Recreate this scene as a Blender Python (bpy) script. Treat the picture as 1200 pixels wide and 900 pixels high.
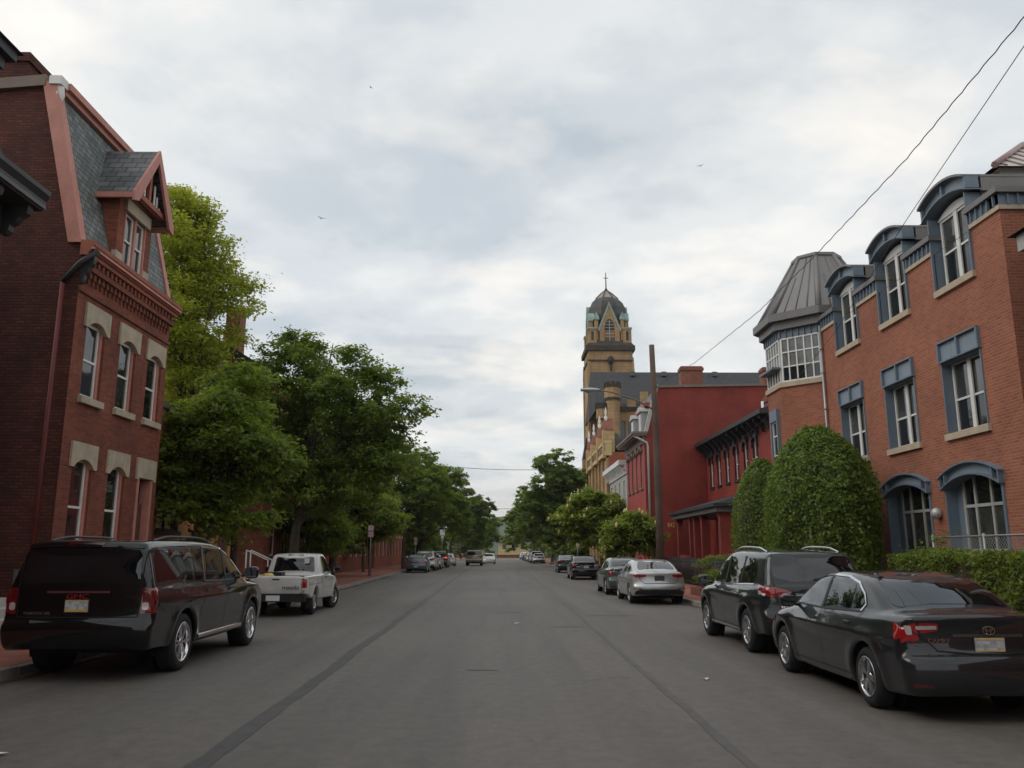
import bpy, bmesh, math, random
import numpy as np
from mathutils import Vector, Matrix
from mathutils.bvhtree import BVHTree
from mathutils.geometry import delaunay_2d_cdt

for _o in list(bpy.data.objects): bpy.data.objects.remove(_o, do_unlink=True)
SC = bpy.context.scene
COL = SC.collection
R = math.radians
rng = random.Random(7)

# ------------------------------------------------------------------ camera
cam = bpy.data.cameras.new('camera'); camo = bpy.data.objects.new('camera', cam); COL.objects.link(camo)
cam.sensor_width = 22.3; cam.lens = 18.0; cam.clip_start = 0.1; cam.clip_end = 6000
camo.location = (0, 0, 1.7)
camo.rotation_euler = (R(90 + 11.45), 0, R(-0.58))
SC.camera = camo

# ------------------------------------------------------------------ light
SUN_ELEV, SUN_AZ = 42.0, 258.0      # compass-like: 0 = +Y, 90 = +X; the sun stands to the left, behind cloud
SC.cycles.max_bounces = 7; SC.cycles.diffuse_bounces = 3; SC.cycles.glossy_bounces = 3; SC.cycles.volume_bounces = 0
SC.view_settings.view_transform = 'Standard'; SC.view_settings.look = 'None'
SC.view_settings.exposure = 0.03; SC.view_settings.gamma = 1.0; SC.view_settings.use_curve_mapping = False
W = bpy.data.worlds.new('World'); SC.world = W; W.use_nodes = True
def build_world():
    nt = W.node_tree; N = nt.nodes; L = nt.links; N.clear()
    out = N.new('ShaderNodeOutputWorld'); bg = N.new('ShaderNodeBackground'); bg.inputs[1].default_value = 0.1
    L.new(bg.outputs[0], out.inputs[0])
    sky = N.new('ShaderNodeTexSky'); sky.sky_type = 'NISHITA'; sky.sun_disc = False
    sky.sun_elevation = R(SUN_ELEV); sky.sun_rotation = R(SUN_AZ); sky.dust_density = 2.0
    tc = N.new('ShaderNodeTexCoord')
    sep = N.new('ShaderNodeSeparateXYZ'); L.new(tc.outputs['Generated'], sep.inputs[0])
    def math_(op, a, b=None, c=None):
        m = N.new('ShaderNodeMath'); m.operation = op
        for i, q in enumerate((a, b, c)):
            if q is None: continue
            if isinstance(q, (int, float)): m.inputs[i].default_value = q
            else: L.new(q, m.inputs[i])
        return m.outputs[0]
    den = math_('ADD', math_('MAXIMUM', sep.outputs[2], 0.0), 0.16)
    cx = math_('DIVIDE', sep.outputs[0], den); cy = math_('DIVIDE', sep.outputs[1], den)
    cmb = N.new('ShaderNodeCombineXYZ'); L.new(cx, cmb.inputs[0]); L.new(cy, cmb.inputs[1])
    def noise(scale, detail, rough, dist, off):
        mp = N.new('ShaderNodeMapping'); mp.inputs['Location'].default_value = off
        L.new(cmb.outputs[0], mp.inputs[0])
        n = N.new('ShaderNodeTexNoise'); n.inputs['Scale'].default_value = scale
        n.inputs['Detail'].default_value = detail; n.inputs['Roughness'].default_value = rough
        n.inputs['Distortion'].default_value = dist; L.new(mp.outputs[0], n.inputs[0]); return n.outputs[0]
    def ramp(x, stops):
        r = N.new('ShaderNodeValToRGB'); r.color_ramp.interpolation = 'EASE'
        e = r.color_ramp.elements
        while len(e) < len(stops): e.new(0.5)
        for q, (p, c) in zip(e, stops): q.position = p; q.color = (*c, 1)
        L.new(x, r.inputs[0]); return r.outputs[0]
    def mixc(f, a, b, mode='MIX'):
        m = N.new('ShaderNodeMix'); m.data_type = 'RGBA'; m.blend_type = mode
        if isinstance(f, (int, float)): m.inputs[0].default_value = f
        else: L.new(f, m.inputs[0])
        L.new(a, m.inputs[6]); L.new(b, m.inputs[7]); return m.outputs[2]
    n1 = noise(1.5, 8, .54, .12, (3.1, 1.7, 0))
    n2 = noise(.55, 3, .5, .2, (8.4, 2.2, 0))
    n3 = noise(1.9, 5, .52, .2, (1.2, 7.7, 0))
    body = ramp(n1, [(.32, (.47, .53, .585)), (.43, (.60, .645, .68)), (.54, (.735, .757, .768)), (.68, (.90, .89, .862))])
    wide = ramp(n2, [(.36, (.88, .90, .92)), (.62, (1.06, 1.04, 1.005))])
    c = mixc(1.0, body, wide, 'MULTIPLY')
    gap = math_('MULTIPLY', math_('SMOOTH_MIN', math_('MAXIMUM', math_('MULTIPLY', math_('SUBTRACT', n3, .53), 5.0), 0.0), 1.0, .1), .75)
    warm = N.new('ShaderNodeRGB'); warm.outputs[0].default_value = (1.04, .96, .86, 1)
    c = mixc(gap, c, warm.outputs[0])
    # thin veil of warm light along the horizon, all the way round
    low = math_('POWER', math_('SUBTRACT', 1.0, math_('MINIMUM', math_('MAXIMUM', math_('MULTIPLY', sep.outputs[2], 8.0), 0.0), 1.0)), 1.6)
    hz = N.new('ShaderNodeRGB'); hz.outputs[0].default_value = (.74, .62, .57, 1)
    c = mixc(math_('MULTIPLY', low, .8), c, hz.outputs[0])
    sc = N.new('ShaderNodeVectorMath'); sc.operation = 'SCALE'; L.new(c, sc.inputs[0]); sc.inputs['Scale'].default_value = 11.7
    c2 = mixc(.93, sky.outputs[0], sc.outputs[0])
    L.new(c2, bg.inputs[0])
build_world()
sun = bpy.data.lights.new('sun', 'SUN'); suno = bpy.data.objects.new('sun', sun); COL.objects.link(suno)
sun.energy = .95; sun.angle = R(40); sun.color = (1.0, .95, .88)
_d = Vector((math.sin(R(SUN_AZ)) * math.cos(R(SUN_ELEV)), math.cos(R(SUN_AZ)) * math.cos(R(SUN_ELEV)), math.sin(R(SUN_ELEV))))
suno.rotation_euler = (-_d).to_track_quat('-Z', 'Y').to_euler(); suno.location = (-30, 0, 40)

# ------------------------------------------------------------------ materials
class NT:
    def __init__(s, name):
        s.m = bpy.data.materials.new(name); s.m.use_nodes = True
        s.N = s.m.node_tree.nodes; s.L = s.m.node_tree.links
        s.b = s.N['Principled BSDF']
    def pos(s):
        if not hasattr(s, '_g'): s._g = s.N.new('ShaderNodeNewGeometry')
        return s._g.outputs['Position']
    def obj(s):
        if not hasattr(s, '_t'): s._t = s.N.new('ShaderNodeTexCoord')
        return s._t.outputs['Object']
    def math(s, op, a, b=None):
        m = s.N.new('ShaderNodeMath'); m.operation = op
        for i, q in enumerate((a, b)):
            if q is None: continue
            if isinstance(q, (int, float)): m.inputs[i].default_value = q
            else: s.L.new(q, m.inputs[i])
        return m.outputs[0]
    def noise(s, vec, scale, detail=5, rough=.55, dist=0):
        n = s.N.new('ShaderNodeTexNoise'); n.inputs['Scale'].default_value = scale; n.inputs['Detail'].default_value = detail
        n.inputs['Roughness'].default_value = rough; n.inputs['Distortion'].default_value = dist; s.L.new(vec, n.inputs[0]); return n.outputs[0]
    def mapping(s, vec, sc):
        n = s.N.new('ShaderNodeMapping'); n.inputs['Scale'].default_value = sc; s.L.new(vec, n.inputs[0]); return n.outputs[0]
    def ramp(s, x, a, b, ca=(0, 0, 0), cb=(1, 1, 1)):
        r = s.N.new('ShaderNodeValToRGB'); e = r.color_ramp.elements
        e[0].position = a; e[1].position = b; e[0].color = (*ca, 1); e[1].color = (*cb, 1); s.L.new(x, r.inputs[0]); return r.outputs[0]
    def mix(s, f, a, b, mode='MIX'):
        m = s.N.new('ShaderNodeMix'); m.data_type = 'RGBA'; m.blend_type = mode
        for i, q in ((0, f), (6, a), (7, b)):
            if isinstance(q, (int, float)): m.inputs[i].default_value = q
            elif isinstance(q, tuple): m.inputs[i].default_value = (*q, 1)
            else: s.L.new(q, m.inputs[i])
        return m.outputs[2]
    def col(s, c):
        if isinstance(c, tuple): s.b.inputs['Base Color'].default_value = (*c, 1)
        else: s.L.new(c, s.b.inputs['Base Color'])
    def bump(s, h, strength, dist=.02):
        n = s.N.new('ShaderNodeBump'); n.inputs['Strength'].default_value = strength; n.inputs['Distance'].default_value = dist
        s.L.new(h, n.inputs['Height']); s.L.new(n.outputs[0], s.b.inputs['Normal'])
    def set(s, **k):
        for a, v in k.items(): s.b.inputs[a.replace('_', ' ')].default_value = v
        return s
MAT = {}
def scl(c, k): return tuple(min(1, q * k) for q in c)
def plain(name, c, rough=.7, var=.14, vs=2.0, fine=14.0, bump=0.0, bscale=40, metal=0, spec=.5, coat=0, obj=False, streak=0):
    """a painted or stone surface: colour that drifts in broad patches and in fine grain"""
    t = NT(name); p = t.obj() if obj else t.pos()
    a = t.mix(t.ramp(t.noise(p, vs, 4), .3, .7), scl(c, 1 - var), scl(c, 1 + var))
    a = t.mix(t.math('MULTIPLY', t.ramp(t.noise(p, fine, 4, .65), .4, .75), .35), a, scl(c, 1 - 2.2 * var))
    if streak:
        q = t.noise(t.mapping(p, (6, 6, .35)), 1.0, 5, .6)
        a = t.mix(t.math('MULTIPLY', t.ramp(q, .52, .75), streak), a, scl(c, .35))
    t.col(a); t.set(Roughness=rough, Metallic=metal, Specular_IOR_Level=spec)
    if coat: t.set(Coat_Weight=coat, Coat_Roughness=.03)
    if bump: t.bump(t.noise(p, bscale, 5), bump)
    MAT[name] = t.m; return t.m
def brickmat(name, c1, c2, mortar, bw=.205, bh=.068, ms=.010, var=.25, soot=.3, paint=0.0, rough=.85, bump=.5):
    t = NT(name); g = t.N.new('ShaderNodeNewGeometry'); t._g = g
    sp = t.N.new('ShaderNodeSeparateXYZ'); t.L.new(g.outputs['Position'], sp.inputs[0])
    sn = t.N.new('ShaderNodeSeparateXYZ'); t.L.new(g.outputs['True Normal'], sn.inputs[0])
    u = t.math('SUBTRACT', t.math('MULTIPLY', sn.outputs[0], sp.outputs[1]), t.math('MULTIPLY', sn.outputs[1], sp.outputs[0]))
    cb = t.N.new('ShaderNodeCombineXYZ'); t.L.new(u, cb.inputs[0]); t.L.new(sp.outputs[2], cb.inputs[1])
    bt = t.N.new('ShaderNodeTexBrick'); t.L.new(cb.outputs[0], bt.inputs[0])
    bt.inputs['Color1'].default_value = (*c1, 1); bt.inputs['Color2'].default_value = (*c2, 1); bt.inputs['Mortar'].default_value = (*mortar, 1)
    bt.inputs['Scale'].default_value = 1.0; bt.inputs['Mortar Size'].default_value = ms; bt.inputs['Mortar Smooth'].default_value = .3
    bt.inputs['Bias'].default_value = -.1; bt.inputs['Brick Width'].default_value = bw; bt.inputs['Row Height'].default_value = bh
    p = g.outputs['Position']
    a = bt.outputs[0]
    a = t.mix(1.0, a, t.ramp(t.noise(p, .55, 5, .6), .3, .72, (1 - var,) * 3, (1 + var,) * 3), 'MULTIPLY')
    a = t.mix(t.math('MULTIPLY', t.ramp(t.noise(t.mapping(p, (1.6, 1.6, .28)), 1.0, 6, .62), .5, .78), soot), a, (.03, .022, .02))
    a = t.mix(t.math('MULTIPLY', t.ramp(t.noise(p, 9, 4, .7), .55, .8), .22), a, scl(c1, .45))
    t.col(a); t.set(Roughness=rough, Specular_IOR_Level=.3)
    h = t.math('ADD', t.math('MULTIPLY', bt.outputs[1], -1.0), t.math('MULTIPLY', t.noise(p, 60, 3), .5))
    t.bump(h, bump, .008); MAT[name] = t.m; return t.m
def slatemat(name, c, row=.16, w=.24):
    t = NT(name); g = t.N.new('ShaderNodeNewGeometry')
    sp = t.N.new('ShaderNodeSeparateXYZ'); t.L.new(g.outputs['Position'], sp.inputs[0])
    sn = t.N.new('ShaderNodeSeparateXYZ'); t.L.new(g.outputs['True Normal'], sn.inputs[0])
    u = t.math('SUBTRACT', t.math('MULTIPLY', sn.outputs[0], sp.outputs[1]), t.math('MULTIPLY', sn.outputs[1], sp.outputs[0]))
    cb = t.N.new('ShaderNodeCombineXYZ'); t.L.new(u, cb.inputs[0]); t.L.new(sp.outputs[2], cb.inputs[1])
    bt = t.N.new('ShaderNodeTexBrick'); t.L.new(cb.outputs[0], bt.inputs[0])
    for k, q in (('Color1', scl(c, .72)), ('Color2', scl(c, 1.3)), ('Mortar', scl(c, .25))): bt.inputs[k].default_value = (*q, 1)
    bt.inputs['Scale'].default_value = 1; bt.inputs['Mortar Size'].default_value = .012; bt.inputs['Brick Width'].default_value = w; bt.inputs['Row Height'].default_value = row
    p = g.outputs['Position']
    a = t.mix(1.0, bt.outputs[0], t.ramp(t.noise(p, 1.3, 6, .65), .28, .72, (.62,) * 3, (1.35,) * 3), 'MULTIPLY')
    t.col(a); t.set(Roughness=.62, Specular_IOR_Level=.35)
    t.bump(t.math('MULTIPLY', bt.outputs[1], -1.0), .7, .012); MAT[name] = t.m; return t.m
def glassmat(name, c=(.012, .014, .016), rough=.04, wob=.0):
    t = NT(name); p = t.pos()
    a = t.mix(t.ramp(t.noise(p, 1.4, 4), .35, .7), scl(c, .6), scl(c, 1.6))
    t.col(a); t.set(Roughness=rough, Specular_IOR_Level=1.0)
    if wob: t.bump(t.noise(p, 3.0, 2), wob, .01)
    MAT[name] = t.m; return t.m
def paintmat(name, c, metal=.0, rough=.35, flake=.0, coat=1.0):
    t = NT(name); p = t.obj()
    a = t.mix(t.ramp(t.noise(p, 3.0, 5), .3, .75), scl(c, .86), scl(c, 1.12))
    dust = t.ramp(t.noise(p, 6, 6, .7), .45, .85)
    sp = t.N.new('ShaderNodeSeparateXYZ'); t.L.new(p, sp.inputs[0])
    lowz = t.math('MULTIPLY', t.math('MAXIMUM', t.math('SUBTRACT', 1.0, t.math('MULTIPLY', sp.outputs[2], 1.9)), 0.0), dust)
    a = t.mix(t.math('MULTIPLY', lowz, .55), a, (.075, .068, .06))
    t.col(a); t.set(Metallic=metal, Coat_Weight=coat, Coat_Roughness=.025, Specular_IOR_Level=.12 if max(c) < .15 else .4)
    rr = t.math('ADD', t.math('MULTIPLY', dust, .05), rough); t.L.new(rr, t.b.inputs['Roughness'])
    MAT[name] = t.m; return t.m
def leafmat(name, c, c2, trans=.35):
    t = NT(name)
    at = t.N.new('ShaderNodeAttribute'); at.attribute_name = 'lv'
    a = t.ramp(at.outputs['Fac'], 0.0, 1.0, c, c2)
    t.col(a); t.set(Roughness=.45, Specular_IOR_Level=.35)
    tr = t.N.new('ShaderNodeBsdfTranslucent'); t.L.new(t.mix(1.0, a, (1.25, 1.2, .6), 'MULTIPLY'), tr.inputs[0])
    mx = t.N.new('ShaderNodeMixShader'); mx.inputs[0].default_value = trans
    o = t.N['Material Output']; t.L.new(t.b.outputs[0], mx.inputs[1]); t.L.new(tr.outputs[0], mx.inputs[2]); t.L.new(mx.outputs[0], o.inputs[0])
    MAT[name] = t.m; return t.m

brickmat('brick_modern', (.38, .130, .072), (.27, .088, .050), (.34, .19, .135), soot=.13, var=.18, bump=.8)
brickmat('brick_old', (.26, .072, .040), (.155, .042, .027), (.17, .085, .062), soot=.40, var=.32, bump=.8)
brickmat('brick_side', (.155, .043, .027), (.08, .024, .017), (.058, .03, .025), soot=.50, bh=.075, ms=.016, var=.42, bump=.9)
brickmat('brick_painted', (.29, .046, .032), (.245, .038, .027), (.19, .034, .026), soot=.26, var=.24, bump=.6, rough=.65)
brickmat('brick_painted_dark', (.125, .022, .018), (.11, .02, .017), (.095, .019, .016), soot=.25, var=.2, bump=.35, rough=.7)
brickmat('brick_painted_light', (.40, .075, .06), (.36, .065, .052), (.32, .06, .05), soot=.10, var=.12, bump=.35, rough=.65)
brickmat('brick_orange', (.36, .10, .05), (.28, .075, .04), (.2, .09, .06), soot=.2)
brickmat('brick_chimney', (.30, .09, .05), (.17, .055, .035), (.2, .14, .11), soot=.4)
brickmat('brick_tan', (.50, .25, .11), (.44, .21, .09), (.38, .2, .1), soot=.15)
brickmat('stone_tan', (.41, .265, .135), (.35, .225, .115), (.25, .17, .10), bw=.9, bh=.42, ms=.02, soot=.42, var=.22)
brickmat('stone_tan_light', (.50, .34, .17), (.43, .28, .14), (.3, .2, .11), bw=.8, bh=.38, ms=.02, soot=.35, var=.2)
plain('stone_sooty', (.06, .05, .042), .9, .35, 1.2, bump=.3)
plain('copper_green', (.29, .39, .345), .7, .25, 1.5, streak=.35)
plain('dome_lead', (.055, .052, .05), .6, .3, 1.0)
plain('dome_bare', (.33, .29, .26), .8, .25, 1.5)
plain('lintel_stone', (.46, .39, .29), .85, .16, 3, bump=.2, streak=.35)
plain('sill_stone', (.50, .40, .29), .85, .12, 3, bump=.15, streak=.2)
plain('trim_salmon', (.50, .215, .165), .6, .14, 2.0, streak=.25)
plain('trim_rust', (.33, .10, .06), .65, .18, 2.0, streak=.2)
plain('trim_brown', (.20, .15, .12), .7, .15)
plain('trim_dark', (.028, .028, .030), .55, .25)
plain('trim_charcoal', (.10, .10, .105), .55, .2)
plain('trim_white', (.74, .73, .70), .5, .07, streak=.1)
plain('trim_grey', (.42, .41, .39), .6, .12, streak=.15)
plain('steel_blue', (.150, .195, .245), .5, .12, 1.5, streak=.22)
plain('steel_blue_panel', (.225, .28, .335), .5, .10, 1.5, streak=.22)
plain('metal_roof', (.20, .19, .185), .5, .10, .8, metal=.15, streak=.1)
plain('metal_roof_pale', (.50, .47, .42), .5, .12, .8)
plain('metal_seam_pink', (.30, .20, .19), .5, .1)
plain('metal_fascia', (.16, .152, .148), .5, .10, 1.0)
plain('roof_asphalt', (.045, .046, .05), .9, .2, 2.0, bump=.2)
slatemat('slate', (.155, .17, .165)); slatemat('slate_dormer', (.12, .125, .13), .20, .3)
plain('concrete', (.40, .37, .33), .9, .15, 1.5, bump=.25)
plain('kerb_stone', (.27, .245, .22), .9, .22, 1.5, bump=.3)
plain('iron_black', (.018, .018, .02), .5, .3)
plain('galvanised', (.36, .37, .37), .45, .15, metal=.5)
plain('pole_wood', (.115, .075, .055), .9, .3, 1.5, fine=30, bump=.5, streak=.4)
plain('wire_black', (.03, .03, .032), .6, .2)
plain('lamp_metal', (.5, .51, .52), .45, .1, metal=.3)
plain('sign_white', (.75, .75, .74), .5, .05); plain('sign_red', (.55, .03, .035), .5, .08); plain('sign_blue', (.03, .09, .3), .5, .1)
plain('gold_paint', (.62, .45, .18), .45, .1)
plain('downspout_red', (.15, .028, .022), .6, .15)
plain('red_chimney_paint', (.45, .07, .045), .7, .15)
plain('bark', (.062, .048, .038), .95, .35, 4, bump=.7, bscale=18)
plain('soil', (.075, .055, .04), .95, .3, 4, bump=.5)
plain('litter_white', (.7, .7, .68), .8, .08)
plain('rubber', (.016, .016, .017), .8, .25, 8, obj=True)
plain('liner_black', (.010, .010, .011), .85, .2, obj=True)
plain('plastic_black', (.018, .018, .02), .5, .2, obj=True)
plain('plastic_grey', (.06, .06, .062), .6, .2, obj=True)
plain('door_wood', (.09, .04, .03), .5, .2)
plain('bird_black', (.03, .03, .035), .8, .2)
plain('ornament_red', (.25, .09, .06), .8, .2); plain('parapet_cream', (.58, .45, .22), .8, .15, streak=.25)
glassmat('window_glass', (.010, .012, .013)); glassmat('window_glass_blind', (.16, .165, .16), .06); glassmat('window_glass_curtain', (.055, .058, .055), .06)
glassmat('car_glass', (.006, .007, .008), .02)
glassmat('leaded_glass', (.02, .02, .022), .3)
def shiny(name, c, metal, rough, **k):
    t = NT(name); p = t.obj()
    t.col(t.mix(t.ramp(t.noise(p, 9, 4), .3, .7), scl(c, .85), scl(c, 1.1))); t.set(Metallic=metal, Roughness=rough)
    for a, v in k.items(): t.b.inputs[a.replace('_', ' ')].default_value = v
    MAT[name] = t.m
shiny('chrome', (.72, .72, .73), 1, .12); shiny('alloy', (.52, .52, .53), 1, .28); shiny('steel_dark', (.1, .1, .105), .6, .4)
shiny('tail_deep', (.17, .008, .010), 0, .08, Coat_Weight=1.0)
shiny('tail_red', (.33, .010, .012), 0, .08, Coat_Weight=1.0); shiny('tail_dark', (.11, .006, .008), 0, .1, Coat_Weight=1.0)
shiny('tail_clear', (.62, .58, .57), .3, .12, Coat_Weight=1.0); shiny('head_clear', (.6, .62, .63), .4, .1, Coat_Weight=1.0)
shiny('brake_lit', (.8, .03, .03), 0, .2, Emission_Color=(1, .03, .03, 1), Emission_Strength=1.2)
shiny('amber', (.65, .25, .03), 0, .15)
def platemat():
    t = NT('plate'); p = t.obj()
    sp = t.N.new('ShaderNodeSeparateXYZ'); t.L.new(p, sp.inputs[0])
    vn = t.N.new('ShaderNodeTexWhiteNoise')
    sn = t.N.new('ShaderNodeVectorMath'); sn.operation = 'SNAP'; sn.inputs[1].default_value = (.035, 10, .035); t.L.new(p, sn.inputs[0]); t.L.new(sn.outputs[0], vn.inputs[0])
    a = t.ramp(vn.outputs[0], 0, 1, (.30, .31, .33), (.55, .55, .55)); t.col(a); t.set(Roughness=.5); MAT['plate'] = t.m
platemat(); plain('plate_yellow', (.62, .44, .12), .5, .08, obj=True)
for nm, c, me, ro in (('paint_black', (.0045, .0045, .005), 0, .25), ('paint_graphite', (.021, .021, .024), .25, .3), ('paint_slate', (.019, .022, .024), .25, .3),
                  ('paint_white', (.62, .61, .58), 0, .4), ('paint_silver', (.47, .47, .475), .55, .35), ('paint_green', (.075, .10, .092), .45, .35), ('paint_tan', (.20, .16, .115), .4, .35),
                  ('paint_charcoal', (.02, .021, .024), .3, .3), ('paint_red', (.3, .02, .02), .1, .3), ('paint_bluegrey', (.10, .12, .14), .4, .35)):
    paintmat(nm, c, me, ro)
leafmat('leaf_mid', (.105, .165, .028), (.235, .305, .054), .58); leafmat('leaf_dark', (.105, .165, .030), (.235, .305, .058), .6)
leafmat('leaf_light', (.25, .30, .038), (.42, .46, .078), .58); leafmat('leaf_fresh', (.135, .195, .030), (.27, .33, .058), .55)
leafmat('leaf_hedge', (.095, .150, .018), (.23, .285, .044), .42); leafmat('leaf_topiary', (.085, .145, .024), (.215, .29, .052), .45)
leafmat('leaf_grey', (.10, .13, .07), (.19, .22, .13))
plain('blossom', (.62, .50, .20), .8, .15)

def asphalt():
    t = NT('asphalt'); p = t.pos()
    a = t.mix(t.ramp(t.noise(p, .22, 5, .6), .3, .7), (.079, .069, .061), (.112, .098, .086))
    a = t.mix(t.ramp(t.noise(p, 90, 4, .8), .35, .7), a, (.20, .18, .16))
    a = t.mix(t.math('MULTIPLY', t.ramp(t.noise(t.mapping(p, (1.1, .05, 1)), 1.0, 5, .6), .45, .7), .45), a, (.060, .055, .050))
    a = t.mix(t.math('MULTIPLY', t.ramp(t.noise(p, 1.7, 6, .7), .58, .74), .40), a, (.05, .047, .044))
    a = t.mix(1.0, a, t.ramp(t.noise(p, 5.5, 6, .72), .32, .68, (.82, .81, .80), (1.16, 1.15, 1.14)), 'MULTIPLY')
    g2 = t.noise(p, 34, 5, .85)
    a = t.mix(t.math('MULTIPLY', t.ramp(g2, .50, .72), .5), a, (.052, .047, .043)); a = t.mix(t.math('MULTIPLY', t.ramp(t.noise(p, 21, 4, .8), .60, .74), .5), a, (.21, .19, .17))
    t.col(a); t.set(Roughness=.66, Specular_IOR_Level=.45)
    t.bump(g2, .6, .008); MAT['asphalt'] = t.m
    t = NT('tar'); p = t.pos()
    t.col(t.mix(t.ramp(t.noise(p, 5, 5), .3, .7), (.044, .041, .039), (.072, .067, .063))); t.set(Roughness=.6)
    t.bump(t.noise(p, 60, 3), .3, .004); MAT['tar'] = t.m
    t = NT('tar_faded'); p = t.pos()
    t.col(t.mix(t.ramp(t.noise(p, 2.2, 6, .7), .35, .62), (.062, .058, .056), (.096, .087, .080))); t.set(Roughness=.62); t.bump(t.noise(p, 40, 3), .3, .004); MAT['tar_faded'] = t.m
asphalt()
def pavers():
    t = NT('brick_paving'); p = t.pos()
    bt = t.N.new('ShaderNodeTexBrick'); t.L.new(p, bt.inputs[0])
    for k, q in (('Color1', (.36, .12, .075)), ('Color2', (.26, .08, .052)), ('Mortar', (.16, .095, .07))): bt.inputs[k].default_value = (*q, 1)
    bt.inputs['Scale'].default_value = 1; bt.inputs['Mortar Size'].default_value = .008; bt.inputs['Brick Width'].default_value = .21; bt.inputs['Row Height'].default_value = .105
    a = t.mix(1.0, bt.outputs[0], t.ramp(t.noise(p, .9, 6, .65), .28, .72, (.62,) * 3, (1.3,) * 3), 'MULTIPLY')
    t.col(a); t.set(Roughness=.9); t.bump(t.math('MULTIPLY', bt.outputs[1], -1.0), .4, .006); MAT['brick_paving'] = t.m
    t = NT('lawn'); p = t.pos()
    t.col(t.mix(t.ramp(t.noise(p, 3, 6, .7), .3, .7), (.035, .06, .016), (.10, .115, .04))); t.set(Roughness=.95); t.bump(t.noise(p, 40, 4), .8, .03); MAT['lawn'] = t.m
    t = NT('woodland'); p = t.pos()
    t.col(t.mix(t.ramp(t.noise(p, .06, 8, .75), .3, .72), (.018, .035, .014), (.075, .105, .04))); t.set(Roughness=1); t.bump(t.noise(p, .12, 6, .7), 1.0, 6); MAT['woodland'] = t.m
pavers()

# ------------------------------------------------------------------ object helpers
ORG = {}
def thing(name, label, cat, loc=(0, 0, 0), group=None, rz=0):
    o = bpy.data.objects.new(name, None); o.empty_display_size = .3; COL.objects.link(o)
    o.location = loc; o.rotation_euler = (0, 0, rz); o['label'] = label; o['category'] = cat
    if group: o['group'] = group
    ORG[o.name] = np.array(loc, float); return o
def tag(o, label, cat, group=None):
    o['label'] = label; o['category'] = cat
    if group: o['group'] = group
    return o
def link(name, me, mat=None, parent=None, kind=None, label=None):
    o = bpy.data.objects.new(name, me); COL.objects.link(o)
    if parent is not None: o.parent = parent; ORG[o.name] = ORG.get(parent.name, np.zeros(3))
    if mat is not None and not me.materials: me.materials.append(MAT[mat] if isinstance(mat, str) else mat)
    if kind: o['kind'] = kind
    if label: o['label'] = label
    return o
def fastmesh(name, V, Fc, smooth=False, attr=None):
    V = np.asarray(V, np.float32); Fc = np.asarray(Fc, np.int32); k = Fc.shape[1]
    me = bpy.data.meshes.new(name); me.vertices.add(len(V)); me.vertices.foreach_set('co', V.ravel())
    me.loops.add(Fc.size); me.loops.foreach_set('vertex_index', Fc.ravel())
    me.polygons.add(len(Fc)); me.polygons.foreach_set('loop_start', np.arange(0, Fc.size, k, dtype=np.int32))
    try: me.polygons.foreach_set('loop_total', np.full(len(Fc), k, np.int32))
    except Exception: pass
    if smooth: me.polygons.foreach_set('use_smooth', np.ones(len(Fc), bool))
    if attr is not None:
        a = me.attributes.new('lv', 'FLOAT', 'FACE'); a.data.foreach_set('value', np.asarray(attr, np.float32))
    me.update(calc_edges=True); return me
class Fr:
    """a wall's own axes: s runs along the wall, z up, n out of it"""
    def __init__(s, o, sd, nd): s.o = np.array(o, float); s.sd = np.array(sd, float); s.nd = np.array(nd, float)
    def p(s, a, z, n=0.0):
        q = s.o + s.sd * a + s.nd * n; return (q[0], q[1], z)
TX = None        # optional placing of a sub-assembly built about its own base
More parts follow.
